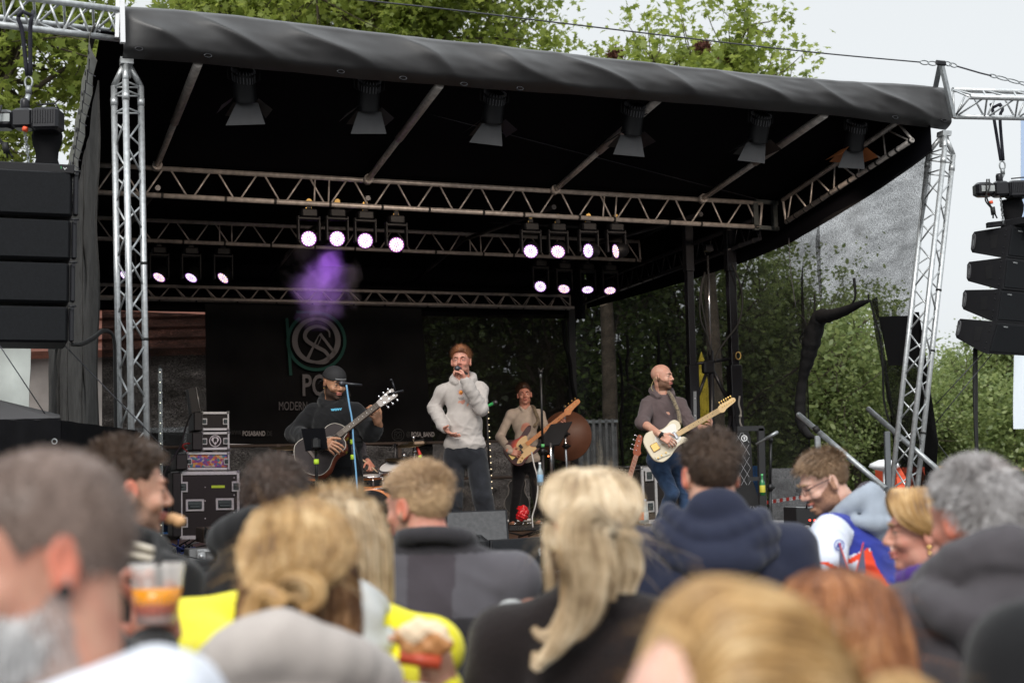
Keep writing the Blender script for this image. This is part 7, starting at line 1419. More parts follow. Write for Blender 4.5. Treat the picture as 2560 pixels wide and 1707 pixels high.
mb = MB(); p = GP(.75, .0, .07); mb.tube([p-A(.06, 0, .03), p+A(.07, 0, .0)], .010, 8); mb.tube([p, p+A(-.02, 0, .08)], .008, 8); mb.sphere(p+A(-.03, 0, .09), .014, 8); build('tuner_clip', mb, M_blackm, GA)
# ================================================================== bass player
YB = 17.3; J = bandJ(YB, dict(neck=(1312, 1020, .02), shR=(1277, 1036, .03), shL=(1350, 1036, .03), elR=(1250, 1092, .05), wrR=(1275, 1128, -.42), elL=(1366, 1078, -.10), wrL=(1393, 1056, -.22), pelvis=(1317, 1150, 0), hipR=(1300, 1165, 0), hipL=(1336, 1165, 0), knR=(1290, 1242, -.03), knL=(1342, 1240, -.03), anR=(1282, 1318, 0), anL=(1348, 1318, 0)), 176, 1.0)
hc = onY(1311, 986, YB); HM = basis(178, 0, -4)
gd = onY(1433, 1021, YB-.34)-onY(1309, 1120, YB-.34)
root, body = person('bass player in a beige long-sleeved polo shirt behind the singer', J, hc, HM, 1.05, SK['rosy'], hands=[(J['wrR'], onY(1296, 1134, YB-.42)-J['wrR'], A(.1, 1, -.4), dict(side=1, curl=(.5, .55, .6, .6), spread=.12)), (J['wrL'], onY(1404, 1040, YB-.36)-J['wrL'], A(.1, .6, -.5), dict(side=-1, curl=(.7, .75, .8, .8), spread=.12))], vox=.007)
T = torso_sdf(J, 1.04, 1.0, bottom=0); sleeve(T, J, 'R', 1.0); sleeve(T, J, 'L', 1.0); N_ = J['neck']
for s_ in (-1, 1): T.path([N_+A(s_*.01, -.075, -.05), N_+A(s_*.05, -.055, .0), N_+A(s_*.062, 0, .022), N_+A(s_*.04, .06, .03)], .014, .01)
garment('polo_shirt', root, T, C_beige, .009, folds(.005, 12, 1.5)); trousers(root, J, C_bt, .012, .95, .005, 6, wide=.95); shoe(root, J, SHOB, SHOB)
short_hair(root, hc, HM, 1.05, hairmat('dark_brown_hair', (.018, .010, .006), (.07, .035, .02)), thick=.020, length=.03, n=1200, comb=(.3, .6, .1), top=1.5, fade=True, seed=8); brows(root, hc, HM, 1.05, mat('dark_brow', (.03, .016, .01), .8))
def ex_pb(t, P, ax, up, n, th):
    pg = closed([(-.17, -.10), (-.09, -.05), (-.05, .06), (.03, .10), (.12, .09), (.10, .03), (.085, .0), (.09, -.06), (.14, -.105), (.06, -.12), (-.06, -.115), (-.12, -.13)]); mb = MB(); mb.prism(pg, P(0, 0, th/2+.003), ax, up, .004); build('pickguard', mb, mat('cream_pickguard', (.72, .50, .25), .4), t)
    mb = MB(); mb.box(P(-.01, .025, th/2+.012), (.035, .05, .016), ax, up, n); mb.box(P(-.045, -.025, th/2+.012), (.035, .05, .016), ax, up, n); build('pickup', mb, M_black, t)
    mb = MB(); mb.box(P(-.165, 0, th/2+.012), (.05, .075, .012), ax, up, n); build('bridge', mb, M_gold2, t); mb = MB(); mb.sphere(P(-.08, -.095, th/2+.012), .012, 10); mb.sphere(P(-.12, -.11, th/2+.012), .012, 10); build('control_knob', mb, M_gold2, t)
sb = bpy.data.materials.new('sunburst'); sb.use_nodes = True; nt = sb.node_tree; bs = nt.nodes['Principled BSDF']; bs.inputs['Roughness'].default_value = .2; tc = nt.nodes.new('ShaderNodeTexCoord'); vl = nt.nodes.new('ShaderNodeVectorMath'); vl.operation = 'LENGTH'; nt.links.new(tc.outputs['Object'], vl.inputs[0]); rp = nt.nodes.new('ShaderNodeValToRGB')
for i, (p_, c_) in enumerate(((.06, (.75, .28, .05)), (.11, (.45, .04, .015)), (.155, (.05, .01, .008)))):
    e_ = rp.color_ramp.elements[i] if i < 2 else rp.color_ramp.elements.new(p_); e_.position = p_; e_.color = (*c_, 1)
nt.links.new(vl.outputs['Value'], rp.inputs[0]); nt.links.new(rp.outputs[0], bs.inputs['Base Color'])
peg_mat = M_gold2; bridge_x = -.165; M_or = mat('orange_maple', (.62, .22, .04), .3, coat=.4)
guitar('bass_guitar', 'sunburst bass guitar with cream pickguard played behind the singer', onY(1307, 1119, YB-.34), gd, A(.05, -1, .12), PB, .045, sb, M_black, .58, .052, M_or, M_or, HD_P, 4, extras=ex_pb, body_end=.08)
mb = MB(); P = smoothpath([onY(1336, 1066, YB-.36), onY(1345, 1050, YB-.2), onY(1338, 1030, YB-.12), onY(1334, 1018, YB-.02), onY(1325, 1016, YB+.1)], 5); mb.tube(P, .022, 6); tag(build('guitar_strap', mb, C_strap, loc=P[0]), 'patterned strap over the bass player\'s shoulder', 'strap', 'guitar straps')
# ================================================================== electric guitarist
YE = 13.8; J = bandJ(YE, dict(neck=(1656, 985, .03), shR=(1620, 1010, .02), shL=(1699, 1010, .08), elR=(1606, 1056, -.16), wrR=(1654, 1089, -.47), elL=(1727, 1066, .0), wrL=(1771, 1072, -.13), pelvis=(1660, 1128, .05), hipR=(1640, 1150, .02), hipL=(1688, 1150, .07), knR=(1680, 1232, -.10), knL=(1712, 1235, .05), anR=(1648, 1345, .12), anL=(1716, 1345, .02)), 160, 1.03)
hc = onY(1655, 942, YE); HM = basis(122, 0)
gd = onY(1802, 1024, YE-.34)-onY(1662, 1104, YE-.38)
root, body = person('bald bearded guitarist in a dark taupe hoodie looking to the right', J, hc, HM, 1.06, SK['fair'], beard=(stub('brown_beard', (.20, .10, .06)), -.028), hands=[(J['wrR'], onY(1684, 1108, YE-.50)-J['wrR'], A(.1, 1, -.5), dict(side=1, curl=(.45, .5, .55, .6), spread=.08)), (J['wrL'], onY(1784, 1046, YE-.26)-J['wrL'], A(-.7, -.1, .3), dict(side=-1, curl=(.6, .65, .7, .75), spread=.1))], vox=.006)
T = torso_sdf(J, 1.10, 1.06, bottom=-.05); sleeve(T, J, 'R', 1.08, end=.08, r=(.063, .060, .055)); sleeve(T, J, 'L', 1.06, end=.3, r=(.063, .058, .052)); hood_down(T, J, size=.95)
S2 = T; g_ = garment('hoodie', root, T, C_taupe, .0075, folds(.0055, 17, 1.5)); trousers(root, J, C_blue, .009, 1.02, .005, 7, wide=1.0, name='jeans', top=.08); shoe(root, J, SHO, SHO)
# forearms are bare: thicker skin pieces are in the body; add the watch
mb = MB(); w = J['wrR']; d = nrm(onY(1684, 1108, YE-.50)-w); mb.tube([w-d*.020, w+d*.008], .034, 14); mb.box(w-A(.0, .034, -.01), (.042, .012, .042), d, np.cross(d, A(0, 1, 0)), A(0, -1, 0)*-1 if False else np.cross(d, np.cross(d, A(0, 1, 0))), bev=.008); build('watch', mb, M_black, root)
mb = MB(); e = hc-HM[1]*.03+HM[0]*.085-HM[2]*.05; mb.tube(smoothpath([e+HM[2]*.045, e-HM[1]*.03, e-HM[1]*.05-HM[2]*.05, e-HM[1]*.03-HM[2]*.09], 4), .0025, 5); build('earpiece_cable', mb, mat('clear_cable', (.5, .42, .2), .4), root)
brows(root, hc, HM, 1.06, mat('dark_brow', (0, 0, 0)))
M_tele = mat('cream_guitar_paint', (.66, .58, .43), .22, coat=.6)
def ex_tl(t, P, ax, up, n, th):
    pg = closed([(-.10, .03), (-.06, .09), (.04, .105), (.12, .115), (.16, .09), (.14, .03), (.14, -.05), (.06, -.075), (.0, -.06), (-.03, -.01), (-.09, -.0)]); mb = MB(); mb.prism(pg, P(0, 0, th/2+.003), ax, up, .004); build('pickguard', mb, mat('white_pickguard', (.72, .70, .64), .3), t)
    mb = MB(); mb.box(P(.105, 0, th/2+.010), (.026, .075, .014), ax, up, n, bev=.004); build('pickup', mb, M_chr, t); mb = MB(); mb.box(P(-.12, 0, th/2+.010), (.075, .075, .012), ax, up, n, bev=.004); build('bridge', mb, M_gold2, t)
    mb = MB(); mb.box(P(-.10, -.105, th/2+.008), (.15, .032, .006), nrm(ax-up*.15), up, n, bev=.003); c = build('control_plate', mb, mat('plate_cream', (.6, .55, .42), .3, .3), t)
    for x in (-.15, -.11, -.06): mb = MB(); mb.tube([P(x, -.10-.05*(x+.1)*-1, th/2+.01), P(x, -.10-.05*(x+.1)*-1, th/2+.028)], .008, 10); build('control_knob', mb, M_gold2, c)
peg_mat = M_gold2; bridge_x = -.12
guitar('electric_guitar', 'cream electric guitar with maple neck held by the bald guitarist', onY(1664, 1103, YE-.38), gd, A(-.05, -1, .10), TL, .045, M_tele, M_tele, .45, .050, M_maple, M_maple, HD_T, 6, extras=ex_tl, body_end=.145)
mb = MB(); P = smoothpath([onY(1700, 1060, YE-.36), onY(1697, 1035, YE-.30), onY(1688, 1010, YE-.26), onY(1680, 992, YE-.17), onY(1672, 980, YE-.02)], 5); mb.tube(P, .020, 6); tag(build('guitar_strap', mb, C_strap, loc=P[0]), 'pale patterned strap across the bald guitarist\'s chest', 'strap', 'guitar straps')
# spare guitar on its stand
peg_mat = M_chr; bridge_x = -.14; M_rb = mat('red_brown_wood', (.26, .06, .02), .35, coat=.3)
guitar('spare_guitar', 'spare guitar with a red-brown neck leaning on a stand behind the ponytail', onY(1545, 1285, 15.4), onY(1598, 1110, 15.5)-onY(1545, 1285, 15.4), A(.1, -1, .1), PB, .045, M_rb, M_rb, .56, .052, M_rb, M_rb, HD_P, 4, body_end=.08, sc=1.05)
t = thing('guitar_stand', 'black padded guitar stand behind the spare guitar', 'stand', onY(1560, 1330, 15.5)*A(1, 1, 0)+A(0, 0, FLOOR)); mb = MB(); p = onY(1560, 1168, 15.5); q = A(p[0], p[1], FLOOR+.02); mb.tube([q, p], .014, 8); mb.tube([p-A(.06, 0, 0), p+A(.18, 0, 0)], .022, 8)
for k in range(3): d = A(math.cos(k*2.1+.5), math.sin(k*2.1+.5), 0); mb.tube([q+A(0, 0, .25), q+d*.3], .012, 6)
build('support', mb, M_std, t)
# ================================================================== drummer and drum kit
YD = 15.6; J = std_joints(A(*onY(868, 1200, YD)[:2], FLOOR-.42), 1.78, 176); hc = onY(858, 1062, YD); dz = hc-(J['neck']+ZZ*.18)
for n in list(J):
    if n not in ('B', 'k', 'anL', 'anR', 'knL', 'knR', 'hipL', 'hipR'): J[n] = J[n]+dz*A(1, 1, .0)+A(0, 0, hc[2]-.185-J['neck'][2]) if n != 'neck' else J[n]
nz = hc-ZZ*.185
J['neck'] = nz; J['chest'] = nz-ZZ*.2; J['pelvis'] = nz-ZZ*.5
for s_, n in ((-1, 'R'), (1, 'L')):
    J['sh'+n] = nz+A(s_*.185, 0, -.06); J['hip'+n] = nz+A(s_*.09, 0, -.52); J['kn'+n] = nz+A(s_*.20, -.42, -.50); J['an'+n] = A(nz[0]+s_*.2, nz[1]-.45, FLOOR+.085); J['el'+n] = nz+A(s_*.27, -.10, -.32)
J['elL'] = onY(905, 1140, YD-.2); J['wrL'] = onY(922, 1155, YD-.45); J['wrR'] = onY(830, 1165, YD-.45)
root, body = person('drummer in black mostly hidden behind the acoustic guitarist, one hand with a stick showing', J, hc, basis(176, -15), 1.0, SK['rosy'], hands=[(J['wrL'], onY(935, 1172, YD-.55)-J['wrL'], A(-.2, -.2, -1), dict(side=-1, curl=(.9, .95, 1, 1))), (J['wrR'], A(.1, -1, -.2), A(0, 0, -1), dict(side=1, curl=(.9, .95, 1, 1)))], vox=.008)
T = torso_sdf(J, 1.05); sleeve(T, J, 'R'); sleeve(T, J, 'L', end=.7); garment('shirt', root, T, C_black, .011, folds(.004, 3)); trousers(root, J, C_bt, .014); shoe(root, J, SHO, SHO); short_hair(root, hc, basis(176, -15), 1.0, MATS.get('x') or hairmat('drummer_hair', (.02, .012, .008), (.07, .04, .02)), n=300)
t = thing('drum_stool', 'black round drum stool under the drummer', 'stool', A(nz[0], nz[1]+.02, FLOOR)); mb = MB(); mb.lathe(A(nz[0], nz[1]+.02, nz[2]-.70), [(0, 0), (.16, 0), (.17, .04), (.15, .09), (0, .10)]); build('seat', mb, M_black, t); mb = MB(); mb.tube([A(nz[0], nz[1]+.02, FLOOR), A(nz[0], nz[1]+.02, nz[2]-.68)], .02, 8); build('support', mb, M_chr, t)
t = thing('drumstick', 'pale wooden drumstick in the drummer\'s hand', 'drumstick', onY(925, 1163, YD-.5)); mb = MB(); mb.tube([onY(905, 1148, YD-.5), onY(927, 1165, YD-.5), onY(944, 1180, YD-.55)], [.009, .009, .005], 7); build('shaft', mb, mat('pale_stick', (.6, .45, .3), .5), t)
M_hoop = mat('orange_wood_hoop', (.50, .16, .04), .35, coat=.3); M_shell = mat('black_shell', (.012, .012, .014), .15, spec=.6); M_headb = mat('black_drum_head', (.010, .010, .012), .2, spec=.6); M_headw = mat('white_drum_head', (.6, .6, .6), .5)
def drum(label, c, axis, R, D, band=True, head=M_headw, name='drum'):
    c = np.asarray(c); axis = nrm(axis); t = thing(name, label, 'drum', c, 'drum kit'); mb = MB()
    prof = [(R, -D/2), (R, -D*.28)], [(R+.001, -D*.28), (R+.001, D*.28)], [(R, D*.28), (R, D/2)]
    for i, p in enumerate(prof): mb.lathe(c, p, axis, 32, 1 if i == 1 or not band else 0)
    build('shell', mb, [M_hoop, M_shell], t)
    for s_ in (-1, 1): mb = MB(); mb.lathe(c+axis*s_*D/2, [(R-.004, -.012), (R+.014, -.012), (R+.014, .012), (R-.004, .012)], axis, 32); build('hoop', mb, M_chr if D < .3 else M_hoop, t)
    mb = MB(); mb.lathe(c+axis*(D/2+.004), [(0, 0), (R-.002, 0)], axis, 32); build('drum_head', mb, head, t)
    a = A(0, 0, 1) if abs(axis[2]) < .9 else A(1, 0, 0); x = nrm(np.cross(axis, a)); y = np.cross(axis, x)
    for k in range(8):
        q = 2*math.pi*(k+.3)/8; o_ = (x*math.cos(q)+y*math.sin(q))*(R+.016); mb = MB(); mb.tube([c+o_-axis*D*.46, c+o_+axis*D*.46], .0045, 6); mb.box(c+o_*.99, (.02, .02, .05), x*math.cos(q)+y*math.sin(q), np.cross(axis, x*math.cos(q)+y*math.sin(q)), axis); build('tension_lug', mb, M_chr, t)
    return t
kc = onY(932, 1276, 14.6); kax = nrm(A(.0, -1, .03)); kc[2] = FLOOR+.262+.03; KR = .243; t = drum('bass drum with black front head showing a number seven badge', kc, kax, KR, .42, head=M_headb, name='bass_drum')
p = kc+kax*(.21+.012); mb = MB(); mb.box(p+ZZ*.01, (.066, .003, .082), A(1, 0, 0), A(0, 1, 0), ZZ); sq_ = build('badge', mb, M_white, t); text('badge_print', '7', p+ZZ*-.016-A(0, .006, 0), A(1, 0, 0), ZZ, .05, M_black, t, bold=.02); mb = MB(); mb.box(p-ZZ*.026-A(0, .004, 0), (.062, .002, .008)); build('badge_line', mb, M_black, t)
mb = MB(); c = p+ZZ*.165; 
for k in range(5): mb.tube([c+A(-.025+.0125*k, 0, 0), c+A((-.025+.0125*k)*1.25, 0, .022+.006*(k % 2))], .003, 4)
mb.tube([c+A(-.026, 0, -.004), c+A(.026, 0, -.004)], .004, 4); build('crown_print', mb, mat('dim_print', (.12, .12, .12), .6), t)
for k, (px, py, r_) in enumerate(((905, 1296, .032), (958, 1288, .03))): mb = MB(); c = onY(px, py, 14.36); flat_ring(mb, c, A(1, 0, 0), ZZ, r_*.85, r_); build('port_ring', mb, mat('dim_print', (0, 0, 0)), t)
for s_ in (-1, 1): mb = MB(); mb.tube([kc+A(s_*.2, -.1, -.12), kc+A(s_*.33, -.16, -(kc[2]-FLOOR)+.01)], .010, 6); build('spur_leg', mb, M_chr, t)
drum('snare drum with orange wood bands and chrome rim left of the kick drum', onY(928, 1204, 14.9), A(0, -.12, 1), .135, .125)
drum('tilted rack tom with chrome rim behind the blond man\'s head', onY(985, 1178, 14.9), A(-.25, -.45, .9), .14, .13)
drum('orange floor tom half hidden behind the tablet stand', onY(795, 1215, 15.0), A(0, -.1, 1), .16, .26)
def cymbal(label, c, ax, R, foot, gp='cymbals of the drum kit'):
    c = np.asarray(c); t = thing('cymbal', label, 'cymbal', c, gp); mb = MB(); mb.lathe(c, [(0, .028), (.025, .026), (.05, .012), (R*.6, .006), (R, -.004), (R, -.007), (R*.5, .0), (0, .02)], ax, 34); build('plate', mb, mat('bronze', (.13, .10, .06), .35, .85), t); return t
cymbal('dark cymbal on an angled boom at the left of the drum kit', onY(722, 1120, 14.3), A(.06, -.10, 1), .20, None); cymbal('flat ride cymbal low at the right of the drum kit', onY(1010, 1148, 15.0), A(.05, -.12, 1), .20, None); cymbal('small cymbal raised above the right of the drum kit', onY(1030, 1110, 15.2), A(-.1, -.2, 1), .17, None)
def cstand(label, pts, Y, foot): 
    t = thing('cymbal_stand', label, 'stand', onY(*foot, Y), 'chrome stands of the drum kit'); mb = MB(); P = [onY(x, y, Y) for x, y in pts]; mb.tube(P, .009, 8); build('boom', mb, M_chr, t); mb = MB()
    for p in P[1:-1]: mb.sphere(p, .026, 8)
    mb.tube([P[0], P[0]+A(0, 0, .05)], .014, 8); build('clutch', mb, M_chr, t); f = A(P[-1][0], P[-1][1], FLOOR)
    for k in range(3): d = A(math.cos(k*2.1+.3), math.sin(k*2.1+.3), 0); mb = MB(); mb.tube([f+A(0, 0, .35), f+d*.3], .008, 6); build('leg', mb, M_chr, t)
cstand('chrome boom stand slanting up to the dark left cymbal', ((738, 1124), (732, 1136), (692, 1160), (665, 1172), (668, 1345)), 14.3, (668, 1345)); cstand('chrome stand carrying the low right cymbal', ((1010, 1145), (1012, 1185), (1012, 1345)), 15.0, (1012, 1345)); cstand('tall chrome stand at the right of the drum kit', ((1034, 1100), (1036, 1128), (1034, 1200), (1036, 1345)), 15.2, (1036, 1345))
microphone('small black drum microphone with neon tape', onY(988, 1145, 15.1), A(0, -.2, -1)); mb = MB()
t = microphone('drum microphone with a red and green clip at the kit\'s right', onY(1052, 1140, 15.1), A(.4, -.2, -1), mat('red_plastic', (.5, .03, .02), .4)); mb = MB(); a = onY(1049, 1138, 15.08); mb.tube([a, a-A(-.01, 0, .03)], .02, 8); build('clip', mb, M_green_tape, t)
cable('microphone_boom', 'thin black boom reaching over the drum kit from the right', [onY(1060, 1098, 15.2), onY(1020, 1108, 15.2), onY(975, 1125, 15.2), onY(985, 1112, 15.2)], .008)
t = thing('wooden_block', 'small wooden block clipped on the stand over the drum kit', 'block', onY(1048, 1107, 15.1)); mb = MB(); mb.box(onY(1048, 1107, 15.1), (.11, .04, .035), A(1, 0, .05), bev=.008); build('block', mb, mat('worn_wood', (.28, .2, .14), .7), t)
t = thing('guitar_case', 'black guitar shape with a pale rim leaning beside the bass player\'s legs', 'guitar', onY(1275, 1320, 17.8)); ol = closed(AC); mb = MB(); c = onY(1292, 1235, 17.9); mb.prism([(a*1.0, b*.8) for a, b in ol], c, A(0, .1, 1), A(1, 0, 0), .09); build('body', mb, M_black, t); mb = MB(); mb.tube([c+A(b*.8, -.045, a) for a, b in ol], .006, 4, closed=True); build('rim', mb, mat('pale_binding', (.4, .38, .35), .5), t)
# ------------------------------------------------------------------ the audience in front of the stage
C_navy = cloth('navy_cotton', (.022, .026, .048), noise_amt=.1); C_char = cloth('charcoal_softshell', (.034, .032, .036), noise_amt=.1); C_grey = cloth('grey_panel', (.088, .083, .094), noise_amt=.08); C_dark = cloth('dark_panel', (.058, .050, .058), noise_amt=.08); C_blk = cloth('black_jacket', (.012, .012, .013), noise_amt=.1)
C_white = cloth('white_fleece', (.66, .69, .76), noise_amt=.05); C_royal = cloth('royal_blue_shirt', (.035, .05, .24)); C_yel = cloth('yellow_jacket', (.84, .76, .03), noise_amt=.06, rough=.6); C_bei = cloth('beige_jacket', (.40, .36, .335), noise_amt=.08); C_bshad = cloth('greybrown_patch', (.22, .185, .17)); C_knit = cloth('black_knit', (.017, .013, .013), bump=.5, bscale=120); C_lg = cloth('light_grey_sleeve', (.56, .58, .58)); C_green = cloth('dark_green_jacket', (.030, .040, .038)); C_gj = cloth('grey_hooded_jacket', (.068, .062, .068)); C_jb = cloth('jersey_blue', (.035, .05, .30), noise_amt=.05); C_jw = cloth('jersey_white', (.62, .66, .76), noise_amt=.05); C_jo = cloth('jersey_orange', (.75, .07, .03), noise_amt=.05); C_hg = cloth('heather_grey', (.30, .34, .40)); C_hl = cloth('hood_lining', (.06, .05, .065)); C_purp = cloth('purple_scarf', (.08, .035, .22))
H_brown = hairmat('brown_hair', (.035, .020, .013), (.13, .085, .06)); H_dkb = hairmat('dark_hair', (.028, .016, .011), (.10, .062, .045)); H_sand = hairmat('sandy_hair', (.22, .13, .07), (.55, .38, .22)); H_blond = hairmat('blond_long', (.09, .035, .012), (.74, .55, .31), streak=(.46, .27, .10)); H_blond2 = hairmat('ash_blond_long', (.16, .09, .045), (.90, .80, .62), streak=(.66, .50, .31)); H_aub = hairmat('auburn_long', (.07, .022, .010), (.58, .28, .12), streak=(.30, .11, .04)); H_grey = hairmat('grey_hair', (.22, .20, .195), (.72, .70, .70)); H_buzz = hairmat('buzz_brown', (.10, .065, .05), (.27, .20, .17)); H_gin = hairmat('light_brown_hair', (.10, .06, .035), (.34, .22, .13)); H_beard = hairmat('grey_beard', (.28, .27, .27), (.80, .80, .80))
def lower_half(root, J, seed, m=None):
    trousers(root, J, m or C_bt, .02, 1.0, .004, seed); shoe(root, J, SHO, SHO)
def Lf(hc, HM, hs): return lambda x, y, z: hc+(x*HM[0]+y*HM[1]+z*HM[2])*hs
# ---- bearded man, near left
J, hc, HM, s_ = audience(100, 1392, 1.54, -62, -120, -8, hroll=0); shift(J, -.09)
root, body = person('bearded man with buzzed hair and white hooded top, large and blurred at the left edge', J, hc, HM, s_, skinmat('skin_weathered', (.50, .27, .19), (.44, .20, .14)), head_kw=dict(nr=.064, jaw=1.12), beard=(stub('grey_stubble', (.36, .27, .24)), -.05), redear=True, vox=.007)
short_hair(root, hc, HM, s_, H_buzz, thick=.006, length=.008, n=5000, comb=(0, -.2, -.2), lift=1.0, width=.0016, seed=1, tab=((-.11, -.06), (-.06, -.055), (-.02, -.03), (.012, .02), (.035, .0), (.05, .045), (.075, .062), (.11, .078)))
r = np.random.default_rng(1); d = r.normal(size=(9000, 3)); d /= np.linalg.norm(d, axis=1)[:, None]; q = d*np.array([.058, .072, .060])+np.array([0, .028, -.068]); q = q[(q[:, 1] > .005) & (q[:, 2] < np.interp(q[:, 1], [0, .05, .1], [-.03, -.045, -.052])) & ~((np.abs(q[:, 0]) < .02) & (np.abs(q[:, 2]+.066) < .008))]
t_ = np.linspace(0, 1, 4)[None, :, None]; Dn = (q-np.array([0, 0, -.05])); Dn /= np.linalg.norm(Dn, axis=1)[:, None]; P = q[:, None]+(Dn[:, None]*.5+np.array([0, .15, -.9])+r.normal(size=(len(q), 1, 3))*.25)*t_*.030; V, Q = ribbons(hc+(P@HM)*s_, Dn@HM, .0022); link_mesh('beard', V, Q, H_beard, root)
L = Lf(hc, HM, s_); mb = MB(); mb.tube([L(-.084, -.004, -.036), L(-.092, -.004, -.036)], .007, 12); build('ear_plug', mb, M_black, root)
T = torso_sdf(J, 1.10); sleeve(T, J, 'R', 1.15); sleeve(T, J, 'L', 1.15)
def mf(C, J=J):
    z = (C-J['neck'])@J['M'].T; return np.where((np.abs(z[:, 0]) < .10) & (z[:, 1] > -.02), 1, 0)
garment('hoodie', root, T, [C_white, C_royal], .011, folds(.006, 31, .8), mf)
T = SDF(); J['M'] = J['M']; hood_down(T, J, size=1.25, drop=.08); garment('hood', root, T, C_white, .010, folds(.006, 33, .8))
T = SDF(); N = J['neck']; M = J['M']; T.path([N+(M[0]*math.sin(a)*.078+M[1]*math.cos(a)*.078)+M[2]*.005 for a in np.linspace(0, 6.28, 15)], .014, .01); garment('collar', root, T, C_royal, .008); lower_half(root, J, 1)
# ---- man in profile with quiff
J, hc, HM, s_ = audience(318, 1226, 3.4, 35, 62, -2)
root, body = person('brown-haired man in profile facing right in a black top with cream cords', J, hc, HM, s_, SK['fair'], beard=(stub('faint_stubble', (.42, .24, .17)), -.03), redear=True, vox=.006)
short_hair(root, hc, HM, s_, H_brown, thick=.010, length=.024, n=3500, comb=(0, .1, .5), top=1.7, fade=True, seed=2, width=.0024); brows(root, hc, HM, s_, mat('brown_brow', (0, 0, 0)))
T = torso_sdf(J, 1.02); sleeve(T, J, 'R'); sleeve(T, J, 'L'); hood_down(T, J, drop=.09); garment('jacket', root, T, C_blk, .010, folds(.006, 35, .9))
N, M = J['neck'], J['M']
for o_ in (0, 1): mb = MB(); mb.tube(smoothpath([N-M[1]*.135+M[2]*(.05-.06*o_)-M[0]*.12, N-M[1]*.155+M[2]*(.055-.05*o_), N-M[1]*.12+M[2]*(.04-.03*o_)+M[0]*.10, N+M[0]*.17-M[1]*.02+M[2]*(.0-.02*o_)], 5), .0095, 8); build('cord', mb, mat('cream_cord', (.50, .45, .38), .8), root)
lower_half(root, J, 2)
mb = MB(); Lm = Lf(hc, HM, s_); p = Lm(.0, .118, -.072); mb.sphere(p, (.022, .014, .014), 12); mb.sphere(p+A(.018, 0, -.006), (.017, .014, .015), 12); tag(build('snack', mb, mat('bread_crust', (.62, .36, .18), .6), loc=p), 'bite of bread at the lips of the man in profile', 'food')
# ---- person in black hood behind the bun
J, hc, HM, s_ = audience(688, 1262, 3.75, 10, -8, -4)
root, body = person('dark-haired man in a black hooded jacket left of the woman with the hair bun', J, hc, HM, s_, SK['rosy'], vox=.0065)
short_hair(root, hc, HM, s_, H_dkb, thick=.020, length=.026, n=3500, comb=(.3, .2, .1), top=1.3, seed=3, width=.0024, curly=.5)
T = torso_sdf(J, 1.12); sleeve(T, J, 'R', 1.1); sleeve(T, J, 'L', 1.15); hood_down(T, J, drop=.12, size=1.2); garment('jacket', root, T, C_blk, .011, folds(.008, 37, .9)); lower_half(root, J, 3)
# ---- yellow jacket, arms round
J, hc, HM, s_ = audience(848, 1372, 2.95, -8, 15, 0, width=1.05); k = J['k']
J['elL'] = onY(470, 1600, 2.85); J['wrL'] = onY(560, 1720, 2.6); J['elR'] = onY(1000, 1615, 2.98); J['wrR'] = onY(1110, 1745, 2.70); J['shL'] = onY(640, 1520, 2.95)*.6+J['shL']*.4
root, body = person('fair-haired person in a bright yellow jacket mostly hidden behind the woman with the bun', J, hc, HM, s_, SK['fair'], vox=.0065, hands=[(J['wrR'], nrm(onY(1085, 1640, 2.68)-J['wrR']), A(-.7, .6, .1), dict(side=1, curl=(.5, .55, .55, .6), thumb=.4, spread=.1))])
short_hair(root, hc, HM, s_, H_blond2, thick=.016, length=.05, n=2500, comb=(0, -.4, -.3), seed=4, width=.003)
L = Lf(hc, HM, s_); C = []
for a in np.linspace(-2.3, 2.3, 13): x, y = math.sin(a)*.085, -math.cos(a)*.10; C.append(([L(x*.7, y*.7, .10), L(x, y, .03), L(x*1.05, y*1.05, -.06), L(x*1.02, y, -.16), L(x*.95, y*.95, -.25)], 1, [.02, .026, .026, .02]))
strands('long_hair', root, C, H_blond2, 3500, 1.0, .004, 4)
mb = MB(); p = L(.02, -.115, .035); mb.tube([p+HM[0]*-.03, p+HM[0]*.03-HM[2]*.01], .010, 8); build('hair_clip', mb, M_black, root)
T = torso_sdf(J, 1.1); sleeve(T, J, 'R', .95, r=(.06, .05, .045)); sleeve(T, J, 'L', 1.35, r=(.062, .062, .05))
garment('jacket', root, T, C_yel, .011, folds(.008, 39, .8)); T = SDF(); hood_down(T, J, drop=.05, size=.82); garment('hood', root, T, C_lg, .010, folds(.004, 5)); lower_half(root, J, 4)
# ---- woman with looped bun
J, hc, HM, s_ = audience(748, 1432, 2.3, 2, 3, 3, width=1.05, hsc=.89); shift(J, -.055)
root, body = person('woman seen from behind with blond looped bun and beige hooded jacket, left of centre', J, hc, HM, s_, SK['fair'], vox=.008)
L = Lf(hc, HM, s_); S_ = SDF(); S_.ell(L(0, -.010, .030), (.086*s_, .106*s_, .098*s_), HM, .01); S_.ell(L(0, -.035, -.08), (.082*s_, .075*s_, .13*s_), HM, .03); S_.ell(L(0, -.10, -.035), (.042*s_, .035*s_, .045*s_), HM, .02)
V, Q = S_.mesh(.008, disp=lambda P: .0015*np.sin((P@HM[0])*160+4*np.sin((P@HM[2])*20))); h = link_mesh('hair', V, Q, H_blond, root, smooth=True)
C = []
for a in np.linspace(-2.2, 2.2, 23):     # swept from the crown to the bun
    x, y = math.sin(a)*.080, -math.cos(a)*.098; C.append(([L(x*.25, y*.25+.02, .128), L(x*.8, y*.75, .095), L(x*1.08, y*1.0-.012, .035), L(x*.6, -.118 if abs(a) < 1.7 else y, -.01), L(x*.2, -.134, -.03)], 1.3, [.006, .017, .018, .012, .008]))
C2 = []
